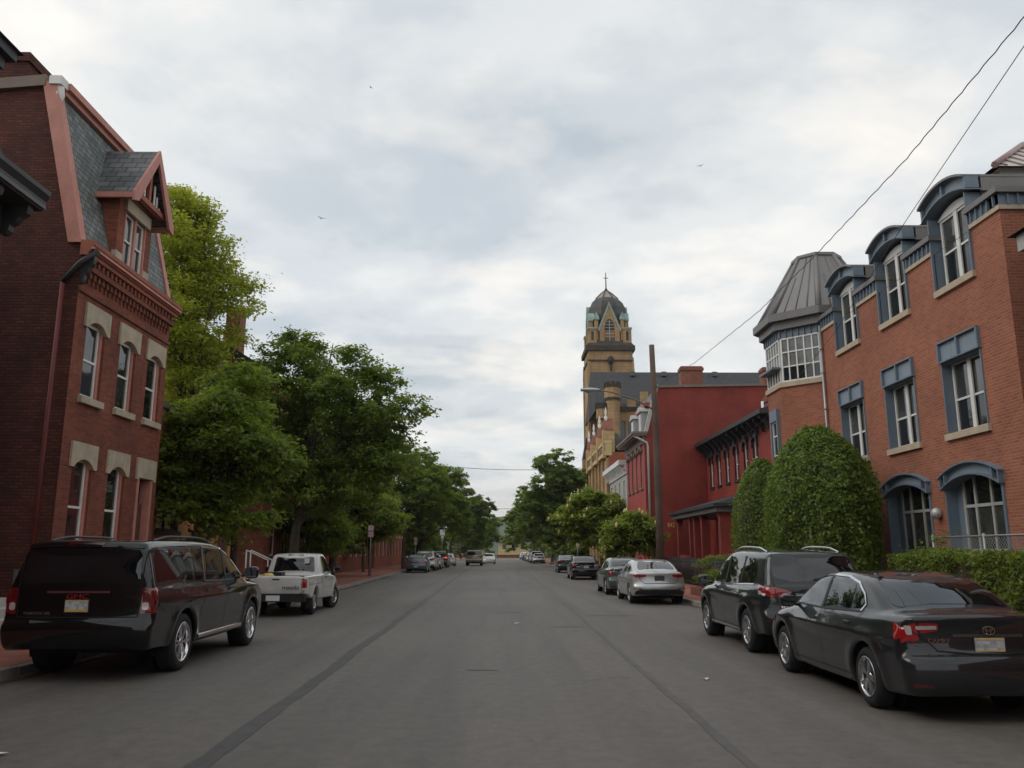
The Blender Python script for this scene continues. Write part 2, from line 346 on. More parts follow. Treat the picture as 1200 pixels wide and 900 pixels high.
class MB:
    def __init__(s): s.v = []; s.f = []; s.sm = []; s.g = []
    def add(s, vs, fs, smooth=False):
        b = len(s.v); s.v += [tuple(map(float, q)) for q in vs]; s.f += [tuple(b + i for i in q) for q in fs]; s.sm += [smooth] * len(fs); s.g.append((b, len(vs), len(s.f) - len(fs), len(fs))); return s
    def box(s, x0, x1, y0, y1, z0, z1):
        return s.hexa([(x0, y0, z0), (x1, y0, z0), (x1, y1, z0), (x0, y1, z0), (x0, y0, z1), (x1, y0, z1), (x1, y1, z1), (x0, y1, z1)])
    def hexa(s, p): return s.add(p, [(0, 3, 2, 1), (4, 5, 6, 7), (0, 1, 5, 4), (1, 2, 6, 5), (2, 3, 7, 6), (3, 0, 4, 7)])
    def fbox(s, fr, s0, s1, z0, z1, n0, n1):
        return s.hexa([fr.p(s0, z0, n0), fr.p(s1, z0, n0), fr.p(s1, z0, n1), fr.p(s0, z0, n1), fr.p(s0, z1, n0), fr.p(s1, z1, n0), fr.p(s1, z1, n1), fr.p(s0, z1, n1)])
    def prism(s, pts, vec):
        n = len(pts); a = [tuple(q) for q in pts]; b = [tuple(np.array(q) + np.array(vec)) for q in pts]
        return s.add(a + b, [tuple(range(n - 1, -1, -1)), tuple(range(n, 2 * n))] + [(i, (i + 1) % n, n + (i + 1) % n, n + i) for i in range(n)])
    def fprism(s, fr, pts, n0, n1):
        return s.prism([fr.p(a, z, n0) for a, z in pts], np.array(fr.p(0, 0, n1)) - np.array(fr.p(0, 0, n0)))
    def poly(s, pts): return s.add(pts, [tuple(range(len(pts)))])
    def tube(s, pts, rad, n=8, cap=True):
        P = [np.array(q, float) for q in pts]; rad = [rad] * len(P) if np.isscalar(rad) else list(rad)
        V = []; up = None
        for i, q in enumerate(P):
            d = P[min(i + 1, len(P) - 1)] - P[max(i - 1, 0)]; d /= (np.linalg.norm(d) + 1e-9)
            if up is None: up = np.array([0, 0, 1.]) if abs(d[2]) < .9 else np.array([1., 0, 0])
            a = np.cross(d, up); a /= (np.linalg.norm(a) + 1e-9); b = np.cross(a, d); up = b
            for k in range(n):
                t = 2 * math.pi * k / n; V.append(q + (a * math.cos(t) + b * math.sin(t)) * rad[i])
        Fs = [(i * n + k, i * n + (k + 1) % n, (i + 1) * n + (k + 1) % n, (i + 1) * n + k) for i in range(len(P) - 1) for k in range(n)]
        s.add(V, Fs, True)
        if cap: s.add([V[k] for k in range(n)] + [V[-n + k] for k in range(n)], [tuple(range(n - 1, -1, -1)), tuple(range(n, 2 * n))])
        return s
    def lathe(s, prof, c, n=20, axis=2, smooth=True, a0=0.0, arc=2 * math.pi):
        V = []; full = abs(arc - 2 * math.pi) < 1e-6; m = n if full else n + 1
        for r, h in prof:
            for k in range(m):
                t = a0 + arc * k / n; q = [r * math.cos(t), r * math.sin(t), h]
                if axis == 0: q = [q[2], q[0], q[1]]
                elif axis == 1: q = [q[0], q[2], q[1]]
                V.append((q[0] + c[0], q[1] + c[1], q[2] + c[2]))
        Fs = [(i * m + k, i * m + (k + 1) % m, (i + 1) * m + (k + 1) % m, (i + 1) * m + k) for i in range(len(prof) - 1) for k in range(n)]
        return s.add(V, Fs, smooth)
    def wall(s, fr, s0, s1, z0, z1, holes=(), rev=.2, n=0.0):
        ss = sorted({s0, s1, *[h[0] for h in holes], *[h[1] for h in holes]}); zz = sorted({z0, z1, *[h[2] for h in holes], *[h[3] for h in holes]})
        for i in range(len(ss) - 1):
            for j in range(len(zz) - 1):
                ms, mz = (ss[i] + ss[i + 1]) / 2, (zz[j] + zz[j + 1]) / 2
                if any(h[0] < ms < h[1] and h[2] < mz < h[3] for h in holes): continue
                s.poly([fr.p(ss[i], zz[j], n), fr.p(ss[i + 1], zz[j], n), fr.p(ss[i + 1], zz[j + 1], n), fr.p(ss[i], zz[j + 1], n)])
        for a, b, c, d in holes:
            for q in ([(a, c), (a, d)], [(b, d), (b, c)], [(a, d), (b, d)], [(b, c), (a, c)]):
                (u0, w0), (u1, w1) = q
                s.poly([fr.p(u0, w0, n), fr.p(u1, w1, n), fr.p(u1, w1, n - rev), fr.p(u0, w0, n - rev)])
        return s
    def build_each(s, name, mat, parent=None):
        """every piece added becomes its own part"""
        for b, nv, f0, nf in s.g:
            m = MB(); m.add(s.v[b:b + nv], [tuple(i - b for i in q) for q in s.f[f0:f0 + nf]]); o = m.build(name, mat, parent)
        return o
    def build(s, name, mat, parent=None, kind=None, label=None, merge=True):
        me = bpy.data.meshes.new(name)
        off = ORG.get(parent.name, np.zeros(3)) if parent is not None else np.zeros(3)
        V = np.array(s.v)
        if TX is not None: V = TX(V)
        V = V - off
        me.from_pydata(V.tolist(), [], s.f); me.polygons.foreach_set('use_smooth', s.sm)
        bm = bmesh.new(); bm.from_mesh(me)
        if merge: bmesh.ops.remove_doubles(bm, verts=bm.verts, dist=1e-5)
        bmesh.ops.recalc_face_normals(bm, faces=bm.faces); bm.to_mesh(me); bm.free()
        return link(name, me, mat, parent, kind, label)
def text_mesh(txt, size, depth=.004, bold=False):
    c = bpy.data.curves.new('text', 'FONT'); c.body = txt; c.size = size; c.extrude = depth; c.align_x = 'CENTER'; c.align_y = 'CENTER'; c.resolution_u = 3
    if bold: c.offset = size * .02
    o = bpy.data.objects.new('text', c); COL.objects.link(o); bpy.context.view_layer.update()
    me = bpy.data.meshes.new_from_object(o.evaluated_get(bpy.context.evaluated_depsgraph_get())); bpy.data.objects.remove(o, do_unlink=True)
    me.materials.clear(); return me
def text_part(txt, size, mat, parent, loc, rot, depth=.004, sx=1.0, name='lettering'):
    me = text_mesh(txt, size, depth)
    o = link(name, me, mat, parent); o.location = np.array(loc) - ORG.get(parent.name, np.zeros(3)); o.rotation_euler = rot; o.scale = (sx, 1, 1); return o
# ------------------------------------------------------------------ setting
def XL(y): return float(np.interp(y, [0, 12, 24, 40, 66, 400], [-6.65, -6.7, -7.0, -7.45, -8.25, -8.35]))
XR = 6.12
def setting():
    MB().poly([(-1200, -140, -.03), (1200, -140, -.03), (1200, 1720, -.03), (-1200, 1720, -.03)]).build('ground', 'lawn', kind='structure')
    m = MB(); ys = [-60] + list(range(0, 212, 6)) + [212]
    for a, b in zip(ys[:-1], ys[1:]):
        m.poly([(XL(a) - .3, a, 0), (XR + .3, a, 0), (XR + .3, b, 0), (XL(b) - .3, b, 0)])
    m.poly([(-80, 107, -.008), (80, 107, -.008), (80, 115, -.008), (-80, 115, -.008)])
    road = m.build('road', 'asphalt', kind='structure')
    def seam(pts, w, nm='tar_seam', z=.004, seed=1, mt='tar'):
        rr = random.Random(seed); P = []
        for (xa, ya), (xb, yb) in zip(pts[:-1], pts[1:]):
            n = max(2, int((yb - ya) / .25))
            for i in range(n): t = i / n; P.append((xa + (xb - xa) * t, ya + (yb - ya) * t))
        m = MB(); L = []; jit = 0
        for x, y in P:
            jit = jit * .8 + rr.uniform(-.012, .012); ww = w * rr.uniform(.82, 1.15); L.append(((x + jit - ww / 2, y, z), (x + jit + ww / 2, y, z)))
        for a, b in zip(L[:-1], L[1:]): m.poly([a[0], a[1], b[1], b[0]])
        return m.build(nm, mt, road)
    seam([(-2.42, 2), (-2.62, 20), (-3.25, 66), (-3.45, 104)], .19, seed=2)
    seam([(1.98, 2), (2.03, 20), (1.98, 60), (1.95, 104)], .10, seed=3, mt='tar_faded')
    for (x, y, w, l, s) in ((.1, 24.2, .9, .1, 4), (1.5, 19.6, .75, .12, 5), (-.9, 31, 1.2, .07, 6), (2.9, 23, 1.4, .06, 7), (-.3, 12.6, .5, .05, 8)):
        MB().poly([(x - w / 2, y, .005), (x + w / 2, y + .04, .005), (x + w / 2 - .06, y + l * 2, .005), (x - w / 2 + .05, y + l * 2, .005)]).build('tar_patch', 'tar_faded', road)
    # wandering cracks and a dirty gutter line along each kerb
    rr = random.Random(5)
    for (x, y, dx, dy, n) in ((.9, 11.5, .14, .05, 8), (-1.6, 15.5, .2, .02, 8), (1.2, 17.2, .05, .2, 9), (-.2, 20.5, .2, .04, 9), (.4, 26, .25, .03, 10)):
        m = MB(); P = []
        for k in range(n): P.append((x, y)); x += dx + rr.uniform(-.10, .10); y += dy + rr.uniform(-.08, .08)
        for (xa, ya), (xb, yb) in zip(P[:-1], P[1:]):
            w = rr.uniform(.003, .009); L = math.hypot(xb - xa, yb - ya); nx, ny = -(yb - ya) / L * w, (xb - xa) / L * w
            m.poly([(xa - nx, ya - ny, .0045), (xa + nx, ya + ny, .0045), (xb + nx, yb + ny, .0045), (xb - nx, yb - ny, .0045)])
        m.build('crack', 'tar_faded', road)
    for side, kx in ((1, XL), (-1, lambda y: XR)):
        m = MB(); pr = None
        for y in np.arange(2, 60, .5):
            w = .22 + .12 * math.sin(y * 1.3) * math.sin(y * .37 + 1) + rr.uniform(-.04, .04); q = ((kx(y) - side * .02, y, .0035), (kx(y) + side * w, y, .0035))
            if pr: m.poly([pr[0], pr[1], q[1], q[0]])
            pr = q
        m.build('gutter_dirt', 'soil', road)
    # sidewalks: brick paving behind stone kerbs
    def walk(nm, kerb, side, y0, y1, back):
        m = MB(); ys = [y0] + [y for y in range(int(y0) + 3, int(y1), 6)] + [y1]
        for a, b in zip(ys[:-1], ys[1:]):
            xa, xb = kerb(a) + side * .16, kerb(b) + side * .16
            m.poly([(xa, a, .13), (back, a, .13), (back, b, .13), (xb, b, .13)])
        o = m.build(nm, 'brick_paving', kind='structure'); y = y0; k = 0
        base = None
        while y < y1 - .3:
            l = 1.83 if y < 75 else 6.0
            l = min(l, y1 - y); xa, xb = kerb(y), kerb(y + l); hh = .13 + rng.uniform(-.006, .01); g = .012
            MB().hexa([(xa, y + g, -.02), (xa + side * .17, y + g, -.02), (xb + side * .17, y + l - g, -.02), (xb, y + l - g, -.02),
                       (xa + side * .012, y + g, hh), (xa + side * .17, y + g, hh), (xb + side * .17, y + l - g, hh), (xb + side * .012, y + l - g, hh)]).build('kerb_stone', 'kerb_stone', o)
            y += l
        return o
    wl = walk('sidewalk_left', XL, -1, -30, 107, -12.4); wr = walk('sidewalk_right', lambda y: XR, 1, -30, 107, 9.2)
    walk('sidewalk_left', XL, -1, 115, 208, -12.4); walk('sidewalk_right', lambda y: XR, 1, 115, 208, 9.2)
    # lawn behind the right-hand sidewalk, a little raised
    MB().box(9.2, 12.9, -30, 52, -.02, .16).build('lawn', 'lawn', kind='structure')
    # hills closing the street
    n = 60; V = []; Fs = []
    for j in range(9):
        for i in range(n + 1):
            x = -900 + 1800 * i / n; t = j / 8
            h = (50 + 9 * math.sin(x * .006 + 1) + 7 * math.sin(x * .017) + 5 * math.sin(x * .045 + 2)) * math.sin(min(1, t * 1.15) * math.pi / 2) - 2
            V.append((x, 1050 + 420 * t + 25 * math.sin(x * .01), h * (1 + .02 * math.sin(i * 2.7 + j))))
    for j in range(8):
        for i in range(n): a = j * (n + 1) + i; Fs.append((a, a + 1, a + n + 2, a + n + 1))
    link('hills', fastmesh('hills', V, Fs, True), 'woodland', kind='structure')
setting()

# ------------------------------------------------------------------ building helpers
def arc(s0, s1, z, rise, n=12):
    """points of a shallow arch from (s0,z) to (s1,z)"""
    c = (s0 + s1) / 2; h = (s1 - s0) / 2; r = (h * h + rise * rise) / (2 * rise); zc = z + rise - r; a = math.asin(min(1, h / r))
    return [(c + r * math.sin(t), zc + r * math.cos(t)) for t in np.linspace(-a, a, n)]
def band(m, fr, A, B, n0, n1):
    for i in range(len(A) - 1):
        m.hexa([fr.p(*A[i], n0), fr.p(*A[i + 1], n0), fr.p(*A[i + 1], n1), fr.p(*A[i], n1), fr.p(*B[i], n0), fr.p(*B[i + 1], n0), fr.p(*B[i + 1], n1), fr.p(*B[i], n1)])
    return m
def grid_window(par, fr, se, ze, n, bar, fmat, glass, name='window', dep=.06, edge=None, skip=None):
    """a glazed frame with bars at every s and z edge; every pane is its own mesh"""
    edge = edge or bar; m = MB(); s0, s1, z0, z1 = se[0], se[-1], ze[0], ze[-1]
    m.fbox(fr, s0, s0 + edge, z0, z1, n - dep, n); m.fbox(fr, s1 - edge, s1, z0, z1, n - dep, n)
    m.fbox(fr, s0 + edge, s1 - edge, z0, z0 + edge, n - dep, n - .001); m.fbox(fr, s0 + edge, s1 - edge, z1 - edge, z1, n - dep, n - .001)
    for s in se[1:-1]: m.fbox(fr, s - bar / 2, s + bar / 2, z0 + edge, z1 - edge, n - dep, n - .003)
    for z in ze[1:-1]: m.fbox(fr, s0 + edge, s1 - edge, z - bar / 2, z + bar / 2, n - dep, n - .006)
    w = m.build(name, fmat, par)
    for j in range(len(ze) - 1):
        for i in range(len(se) - 1):
            a, b = se[i] + (edge if i == 0 else bar / 2), se[i + 1] - (edge if i == len(se) - 2 else bar / 2)
            c, d = ze[j] + (edge if j == 0 else bar / 2), ze[j + 1] - (edge if j == len(ze) - 2 else bar / 2)
            g = glass(i, j) if callable(glass) else glass
            t = rng.uniform(-.004, .004)
            MB().hexa([fr.p(a, c, n - dep - .02), fr.p(b, c, n - dep - .02), fr.p(b, c, n - dep * .6 + t), fr.p(a, c, n - dep * .6 - t),
                       fr.p(a, d, n - dep - .02), fr.p(b, d, n - dep - .02), fr.p(b, d, n - dep * .6 + t * .5), fr.p(a, d, n - dep * .6 - t * .5)]).build('pane', g, w)
    return w
def part_box(par, nm, mat, fr, *a): return MB().fbox(fr, *a).build(nm, mat, par)
def shell(m, x0, x1, y0, y1, z0, z1, sides='lrnf', fx=None):
    """plain walls of a block: n = near (faces the camera), f = far, l / r"""
    if 'n' in sides: m.poly([(x0, y0, z0), (x1, y0, z0), (x1, y0, z1), (x0, y0, z1)])
    if 'f' in sides: m.poly([(x0, y1, z0), (x1, y1, z0), (x1, y1, z1), (x0, y1, z1)])
    if 'l' in sides: m.poly([(x0, y0, z0), (x0, y1, z0), (x0, y1, z1), (x0, y0, z1)])
    if 'r' in sides: m.poly([(x1, y0, z0), (x1, y1, z0), (x1, y1, z1), (x1, y0, z1)])
    return m
def bracket(m, fr, s, w, z0, z1, n0, n1):
    """scrolled cornice bracket: a stepped, curved profile extruded along s"""
    h = z1 - z0; d = n1 - n0
    prof = [(0, 0), (.18, 0), (.3, .12), (.34, .3), (.55, .42), (.7, .6), (.95, .72), (1, .85), (1, 1), (0, 1)]
    a = [fr.p(s - w / 2, z0 + q * h, n0 + p_ * d) for p_, q in prof]
    m.prism(a, np.array(fr.p(s + w / 2, 0, 0)) - np.array(fr.p(s - w / 2, 0, 0)))

# ------------------------------------------------------------------ right: modern brick apartments with blue steel trim
def apartments():
    b = thing('brick_apartment_building', 'modern red brick apartment block with blue steel trim, arched dormers and octagonal corner bay', 'building', (10.5, 16.33, 0))
    fr = Fr((10.5, 0), (0, 1), (-1, 0)); X0, Y0, Y1 = 10.5, 16.33, 26.4
    ZT = 8.8; wc = (18.4, 21.4, 24.42); dc = (18.27, 21.27, 24.33); gc = (18.47, 21.5, 24.5)
    holes = []
    for c in wc: holes.append((c - .84, c + .84, 4.40, 6.55))
    for c in dc: holes.append((c - .80, c + .80, 7.85, ZT))
    for c in gc: holes.append((c - 1.17, c + 1.17, .75, 3.66))
    m = MB(); m.wall(fr, Y0, Y1, 0, ZT, holes, .02)
    fs = Fr((0, Y0), (1, 0), (0, -1)); m.wall(fs, 10.5, 22, 0, ZT, (), .1)
    m.poly([(22, Y0, 0), (22, 32, 0), (22, 32, ZT), (22, Y0, ZT)]); m.poly([(11.2, 30.1, 0), (22, 30.1, 0), (22, 30.1, ZT), (11.2, 30.1, ZT)])
    for c in gc:       # brick above the shallow arches
        A = arc(c - 1.17, c + 1.17, 3.36, .285)
        for p_, q in zip(A[:-1], A[1:]): m.poly([fr.p(*p_), fr.p(*q), fr.p(q[0], 3.66), fr.p(p_[0], 3.66)])
    # octagonal bay, brick part
    oc, ori = (11.26, 28.25), 1.81
    def octp(r, z, k): a = R(22.5 + 45 * k); rr = r / math.cos(R(22.5)); return (oc[0] + rr * math.cos(a), oc[1] + rr * math.sin(a), z)
    vis = (2, 3, 4, 5)     # faces on the street side (normals at 135, 180, 225, 270 degrees)
    for k in range(8):
        m.poly([octp(ori, 0, k), octp(ori, 0, k + 1), octp(ori, 7.16, k + 1), octp(ori, 7.16, k)])
    m.build('wall', 'brick_modern', b)
    # string course, blue frieze and coping, on the street front between the dormers and round the corner
    cop, bl, tan = MB(), MB(), MB()
    segs = [(Y0 - .06, dc[0] - .8), (dc[0] + .8, dc[1] - .8), (dc[1] + .8, dc[2] - .8), (dc[2] + .8, 26.35)]
    for a, c in segs:
        tan.fbox(fr, a + .02, c, 8.8, 8.9, -.3, .05); bl.fbox(fr, a + .03, c, 8.9, 9.16, -.3, .02); cop.fbox(fr, a - .06, c, 9.16, 9.29, -.32, .12)
        s = a + .15
        while s < c - .05: bl.fbox(fr, s, s + .03, 8.9, 9.159, .02, .075); s += .215
    tan.fbox(fs, 10.46, 20, 8.802, 8.898, -.3, .048); bl.fbox(fs, 10.48, 20, 8.902, 9.158, -.3, .018); cop.fbox(fs, 10.42, 20, 9.162, 9.288, -.32, .118)
    s = 10.65
    while s < 16: bl.fbox(fs, s, s + .03, 8.903, 9.155, .018, .073); s += .215
    tan.build_each('string_course', 'sill_stone', b); bl.build_each('frieze', 'steel_blue', b); cop.build_each('coping', 'metal_fascia', b)
    # flat roof deck and hipped metal roof
    MB().box(10.9, 21.9, Y0 + .4, 30, 8.9, 9.0).build('roof_deck', 'roof_asphalt', b)
    ex0, ex1, ey0, ey1, ez, rz = 12.2, 21, 18.95, 24.85, 11.1, 13.2; ym = (ey0 + ey1) / 2; rx0, rx1 = 15.0, 18.2
    hp = MB(); hp.poly([(ex0, ey0, ez), (ex1, ey0, ez), (rx1, ym, rz), (rx0, ym, rz)]); hp.poly([(ex0, ey0, ez), (rx0, ym, rz), (ex0, ey1, ez)])
    hp.poly([(ex0, ey1, ez), (ex1, ey1, ez), (rx1, ym, rz), (rx0, ym, rz)]); hp.poly([(ex1, ey0, ez), (rx1, ym, rz), (ex1, ey1, ez)]); hp.box(ex0 + .3, ex1 - .3, ey0 + .3, ey1 - .3, 9.0, 11.2)
    hip = hp.build('hipped_roof', 'metal_roof_pale', b)
    x = ex0 + .3
    while x < 19:
        top = min(1.0, (x - ex0) / (rx0 - ex0)) if x < rx0 else 1.0
        p0 = np.array((x, ey0, ez)); p1 = np.array((x, ey0 + (ym - ey0) * top, ez + (rz - ez) * top))
        MB().tube([p0 + (0, -.02, .02), p1 + (0, -.02, .02)], .022, 4).build('standing_seam', 'metal_seam_pink', hip); x += .42
    MB().tube([(ex0, ey0, ez + .03), (rx0, ym, rz + .03)], .09, 6).build('hip_cap', 'metal_seam_pink', hip)
    # second-floor windows
    def casement(c, w, z0, z1, par, sill, glass):
        fw = Fr((10.5, 0), (0, 1), (-1, 0))
        win = grid_window(par, fw, [c - w + .30, c + .02, c + w - .06], [z0 + .02, (z0 + z1) / 2 - .05, z1], -.20, .05, 'trim_white', glass, edge=.06)
        mm = MB(); mm.fbox(fw, c - .05, c + .09, z0 + .02, z1, -.21, -.175); mm.build('mullion', 'trim_white', win)
        return win
    gl = lambda i, j: 'window_glass_curtain' if j == 1 else 'window_glass'
    for c in wc:
        w = casement(c, .84, 4.40, 6.1, b, None, gl)
        j = MB()     # blue steel lining of the opening
        j.fbox(fr, c - .839, c - .80, 4.40, 6.08, -.27, .03); j.fbox(fr, c + .80, c + .839, 4.40, 6.08, -.27, .03); j.fbox(fr, c - .8, c + .8, 6.06, 6.10, -.27, -.02)
        j.fbox(fr, c - .80, c - .52, 4.40, 6.06, -.30, -.215); j.fbox(fr, c + .76, c + .80, 4.40, 6.06, -.30, -.215)
        j.build_each('jamb_lining', 'steel_blue', w)
        h = MB(); h.fbox(fr, c - .86, c + .86, 6.10, 6.13, -.15, .09); h.fbox(fr, c - .86, c + .86, 6.57, 6.60, -.15, .09)
        for s in (c - .86, c - .03, c + .80): h.fbox(fr, s, s + .06, 6.13, 6.57, -.1, .085)
        hd = h.build('header', 'steel_blue', w)
        MB().fbox(fr, c - .80, c + .80, 6.135, 6.565, -.12, .01).build('header_panel', 'steel_blue_panel', w)
        part_box(w, 'sill', 'sill_stone', fr, c - .9, c + .9, 4.25, 4.40, -.3, .08)
    # dormers
    for c in dc:
        z0, z1 = 7.85, 9.62
        w = grid_window(b, fr, [c - .56, c + .02, c + .74], [z0 + .02, 8.75, z1], -.20, .05, 'trim_white', gl, edge=.06, name='dormer')
        MB().fbox(fr, c - .05, c + .09, z0 + .02, z1, -.21, -.175).build('mullion', 'trim_white', w)
        A = arc(c - .8, c + .8, 9.62, .22); B_ = [(s, z1) for s, z in A]
        band(MB(), fr, B_, A, -.22, -.17).build('arch_panel', 'trim_white', w)
        j = MB(); j.fbox(fr, c - .799, c - .56, z0, 9.66, -.26, -.215); j.fbox(fr, c + .74, c + .799, z0, 9.66, -.26, -.215)
        j.fbox(fr, c - .84, c - .80, z0, 9.7, -.3, .06); j.fbox(fr, c + .80, c + .84, z0, 9.7, -.3, .06)
        j.build_each('jamb_lining', 'steel_blue', w)
        A = arc(c - 1.0, c + 1.0, 9.70, .24); B2 = arc(c - 1.0, c + 1.0, 10.03, .24); h = MB()
        band(h, fr, A, [(s, z + .03) for s, z in A], -.25, .12); band(h, fr, [(s, z - .03) for s, z in B2], B2, -.25, .13)
        for s in (c - 1.004, c - .03, c + .934):
            za = np.interp(s + .03, [q[0] for q in A], [q[1] for q in A]); h.fbox(fr, s, s + .07, za + .03, za + .31, -.2, .115)
        h.build('arched_header', 'steel_blue', w)
        band(MB(), fr, [(s, z + .04) for s, z in A], [(s, z - .035) for s, z in B2], -.2, .03).build('header_panel', 'steel_blue_panel', w)
        rf = MB(); band(rf, fr, [(s, z - .02) for s, z in B2], [(s, z + .035) for s, z in B2], -2.6, .20)
        for sgn in (-1, 1): rf.fbox(fr, *sorted((c + sgn * .93, c + sgn * .99)), 9.68, 10.05, -2.5, -.26)
        rf.build('dormer_roof', 'metal_roof', w)
        ck = MB()
        for sgn in (-1, 1): ck.fbox(fr, *sorted((c + sgn * .82, c + sgn * .90)), 8.85, 9.69, -2.4, -.31)
        ck.build_each('dormer_cheek', 'metal_roof', w)
        part_box(w, 'sill', 'sill_stone', fr, c - .85, c + .85, 7.70, 7.85, -.3, .08)
    # tall arched ground-floor windows, three by three panes
    gg = lambda i, j: 'window_glass' if j == 2 else 'window_glass_curtain'
    for c in gc:
        w = grid_window(b, fr, [c - 1.08, c - .28, c + .36, c + .85], [.8, 1.72, 2.72, 3.52], -.22, .07, 'trim_grey', gg, edge=.07)
        j = MB(); j.fbox(fr, c - 1.168, c - 1.09, .76, 3.37, -.3, .03); j.fbox(fr, c + .86, c + 1.168, .76, 3.37, -.3, -.24); j.fbox(fr, c + 1.12, c + 1.168, .76, 3.37, -.24, .03)
        j.build_each('jamb_lining', 'steel_blue', w)
        A = arc(c - 1.2, c + 1.2, 3.10, .29); B2 = arc(c - 1.24, c + 1.24, 3.40, .29); h = MB()
        band(h, fr, A, [(s, z + .035) for s, z in A], -.25, .14); band(h, fr, [(s, z - .035) for s, z in B2], B2, -.2, .16)
        for s in (c - 1.206, c - .98, c + .94, c + 1.156):
            za = np.interp(s, [q[0] for q in A], [q[1] for q in A]); h.fbox(fr, s, s + .05, za + .03, za + .29, -.2, .13)
        h.build('arched_header', 'steel_blue', w)
        band(MB(), fr, [(s, z + .035) for s, z in A], [(q[0], q[1] - .035) for q in B2], -.2, .02).build('header_panel', 'steel_blue_panel', w)
        part_box(w, 'sill', 'sill_stone', fr, c - 1.25, c + 1.25, .62, .75, -.3, .07)
    # sconce between the arched windows
    sc = MB(); sc.lathe([(0, -.13), (.06, -.12), (.11, -.07), (.135, 0), (.11, .07), (.06, .12), (0, .13)], (10.40, 19.97, 2.6), 14); sc.fbox(fr, 19.91, 20.03, 2.52, 2.68, 0, .05)
    sc.build('wall_lamp', 'lamp_metal', b)
    # downpipe at the bay
    dp = MB(); dp.tube([(10.42, 26.28, 9.0), (10.42, 26.28, .2)], .045, 8); [dp.tube([(10.42, 26.28, z), (10.42, 26.28, z + .05)], .06, 8) for z in (8.2, 7.4, 6.2, 4.4, 2.6)]
    dp.build('downpipe', 'galvanised', b)
    # bay: stone band, gridded glazing, blue frieze, eaves and seamed metal roof
    def ring(mm, r0, r1, z0, z1, faces=range(8)):
        for k in faces: mm.hexa([octp(r0, z0, k), octp(r1, z0, k), octp(r1, z0, k + 1), octp(r0, z0, k + 1), octp(r0, z1, k), octp(r1, z1, k), octp(r1, z1, k + 1), octp(r0, z1, k + 1)])
        return mm
    ring(MB(), 1.5, 1.88, 7.16, 7.32, vis).build('bay_band', 'sill_stone', b)
    fz = ring(MB(), 1.5, 1.82, 8.87, 9.14, vis)
    for k in vis:
        p0, p1 = np.array(octp(1.82, 0, k)), np.array(octp(1.82, 0, k + 1)); nn = p0 + p1; nn = nn / 2 - (*oc, 0); nn /= np.linalg.norm(nn)
        f2 = Fr(p0[:2], (p1 - p0)[:2] / np.linalg.norm(p1 - p0), nn[:2]); Lk = np.linalg.norm(p1 - p0)
        for s in np.arange(.06, Lk, .22): fz.fbox(f2, s, s + .03, 8.872, 9.138, 0, .05)
        if k in (3, 4):
            bw = grid_window(b, f2, list(np.linspace(.05, Lk - .05, 6)), [7.325, 7.86, 8.36, 8.865], -.01, .045, 'trim_white', lambda i, j: 'window_glass' if j == 0 else 'window_glass_blind', name='bay_window', edge=.06)
            if k == 3: part_box(bw, 'bay_awning', 'steel_blue', f2, .1, Lk + .02, 7.80, 7.87, -.02, .28)
        else:
            bw = grid_window(b, f2, list(np.linspace(.05, Lk - .05, 4)), [7.325, 7.86, 8.36, 8.865], -.01, .045, 'trim_white', 'window_glass_blind', name='bay_window', edge=.06)
        if k == 3:
            ww = grid_window(b, f2, [.45, 1.05], [4.9, 5.6, 6.1], .03, .05, 'trim_white', 'window_glass'); part_box(ww, 'header', 'steel_blue', f2, .38, 1.12, 6.1, 6.5, -.02, .1); MB().fbox(f2, .38, .45, 4.85, 6.1, -.02, .09).fbox(f2, 1.05, 1.12, 4.85, 6.1, -.02, .09).build_each('jamb_lining', 'steel_blue', ww)
    fz.build('bay_frieze', 'steel_blue', b)
    ring(MB(), 1.4, 1.98, 9.14, 9.42).build('bay_soffit', 'metal_fascia', b)
    ring(MB(), 1.2, 2.16, 9.42, 9.68).build('bay_fascia', 'metal_fascia', b)
    rf = MB(); V0 = [octp(1.98, 9.68, k) for k in range(8)]; V1 = [octp(.74, 11.95, k) for k in range(8)]; V2 = [octp(.80, 12.1, k) for k in range(8)]
    for k in range(8): rf.poly([V0[k], V0[(k + 1) % 8], V1[(k + 1) % 8], V1[k]])
    rf.poly(V1); bay = rf.build('bay_roof', 'metal_roof', b)
    ring(MB(), .5, .80, 11.93, 12.03).build('roof_cap', 'metal_roof', bay)
    for k in range(8):
        a, c = np.array(V0[k]), np.array(V1[k]); MB().tube([a, c], [.10, .07], 6).build('hip_cap', 'metal_roof', bay)
        a2, c2 = np.array(V0[(k + 1) % 8]), np.array(V1[(k + 1) % 8])
        for t, hi in ((.25, .62), (.5, .99), (.75, .99)):
            p0 = a + (a2 - a) * t; tt = (.5 + (t - .5)); p1 = c + (c2 - c) * tt
            p1 = p0 + (p1 - p0) * hi; MB().tube([p0, p1], .028, 4).build('standing_seam', 'metal_fascia', bay)
apartments()

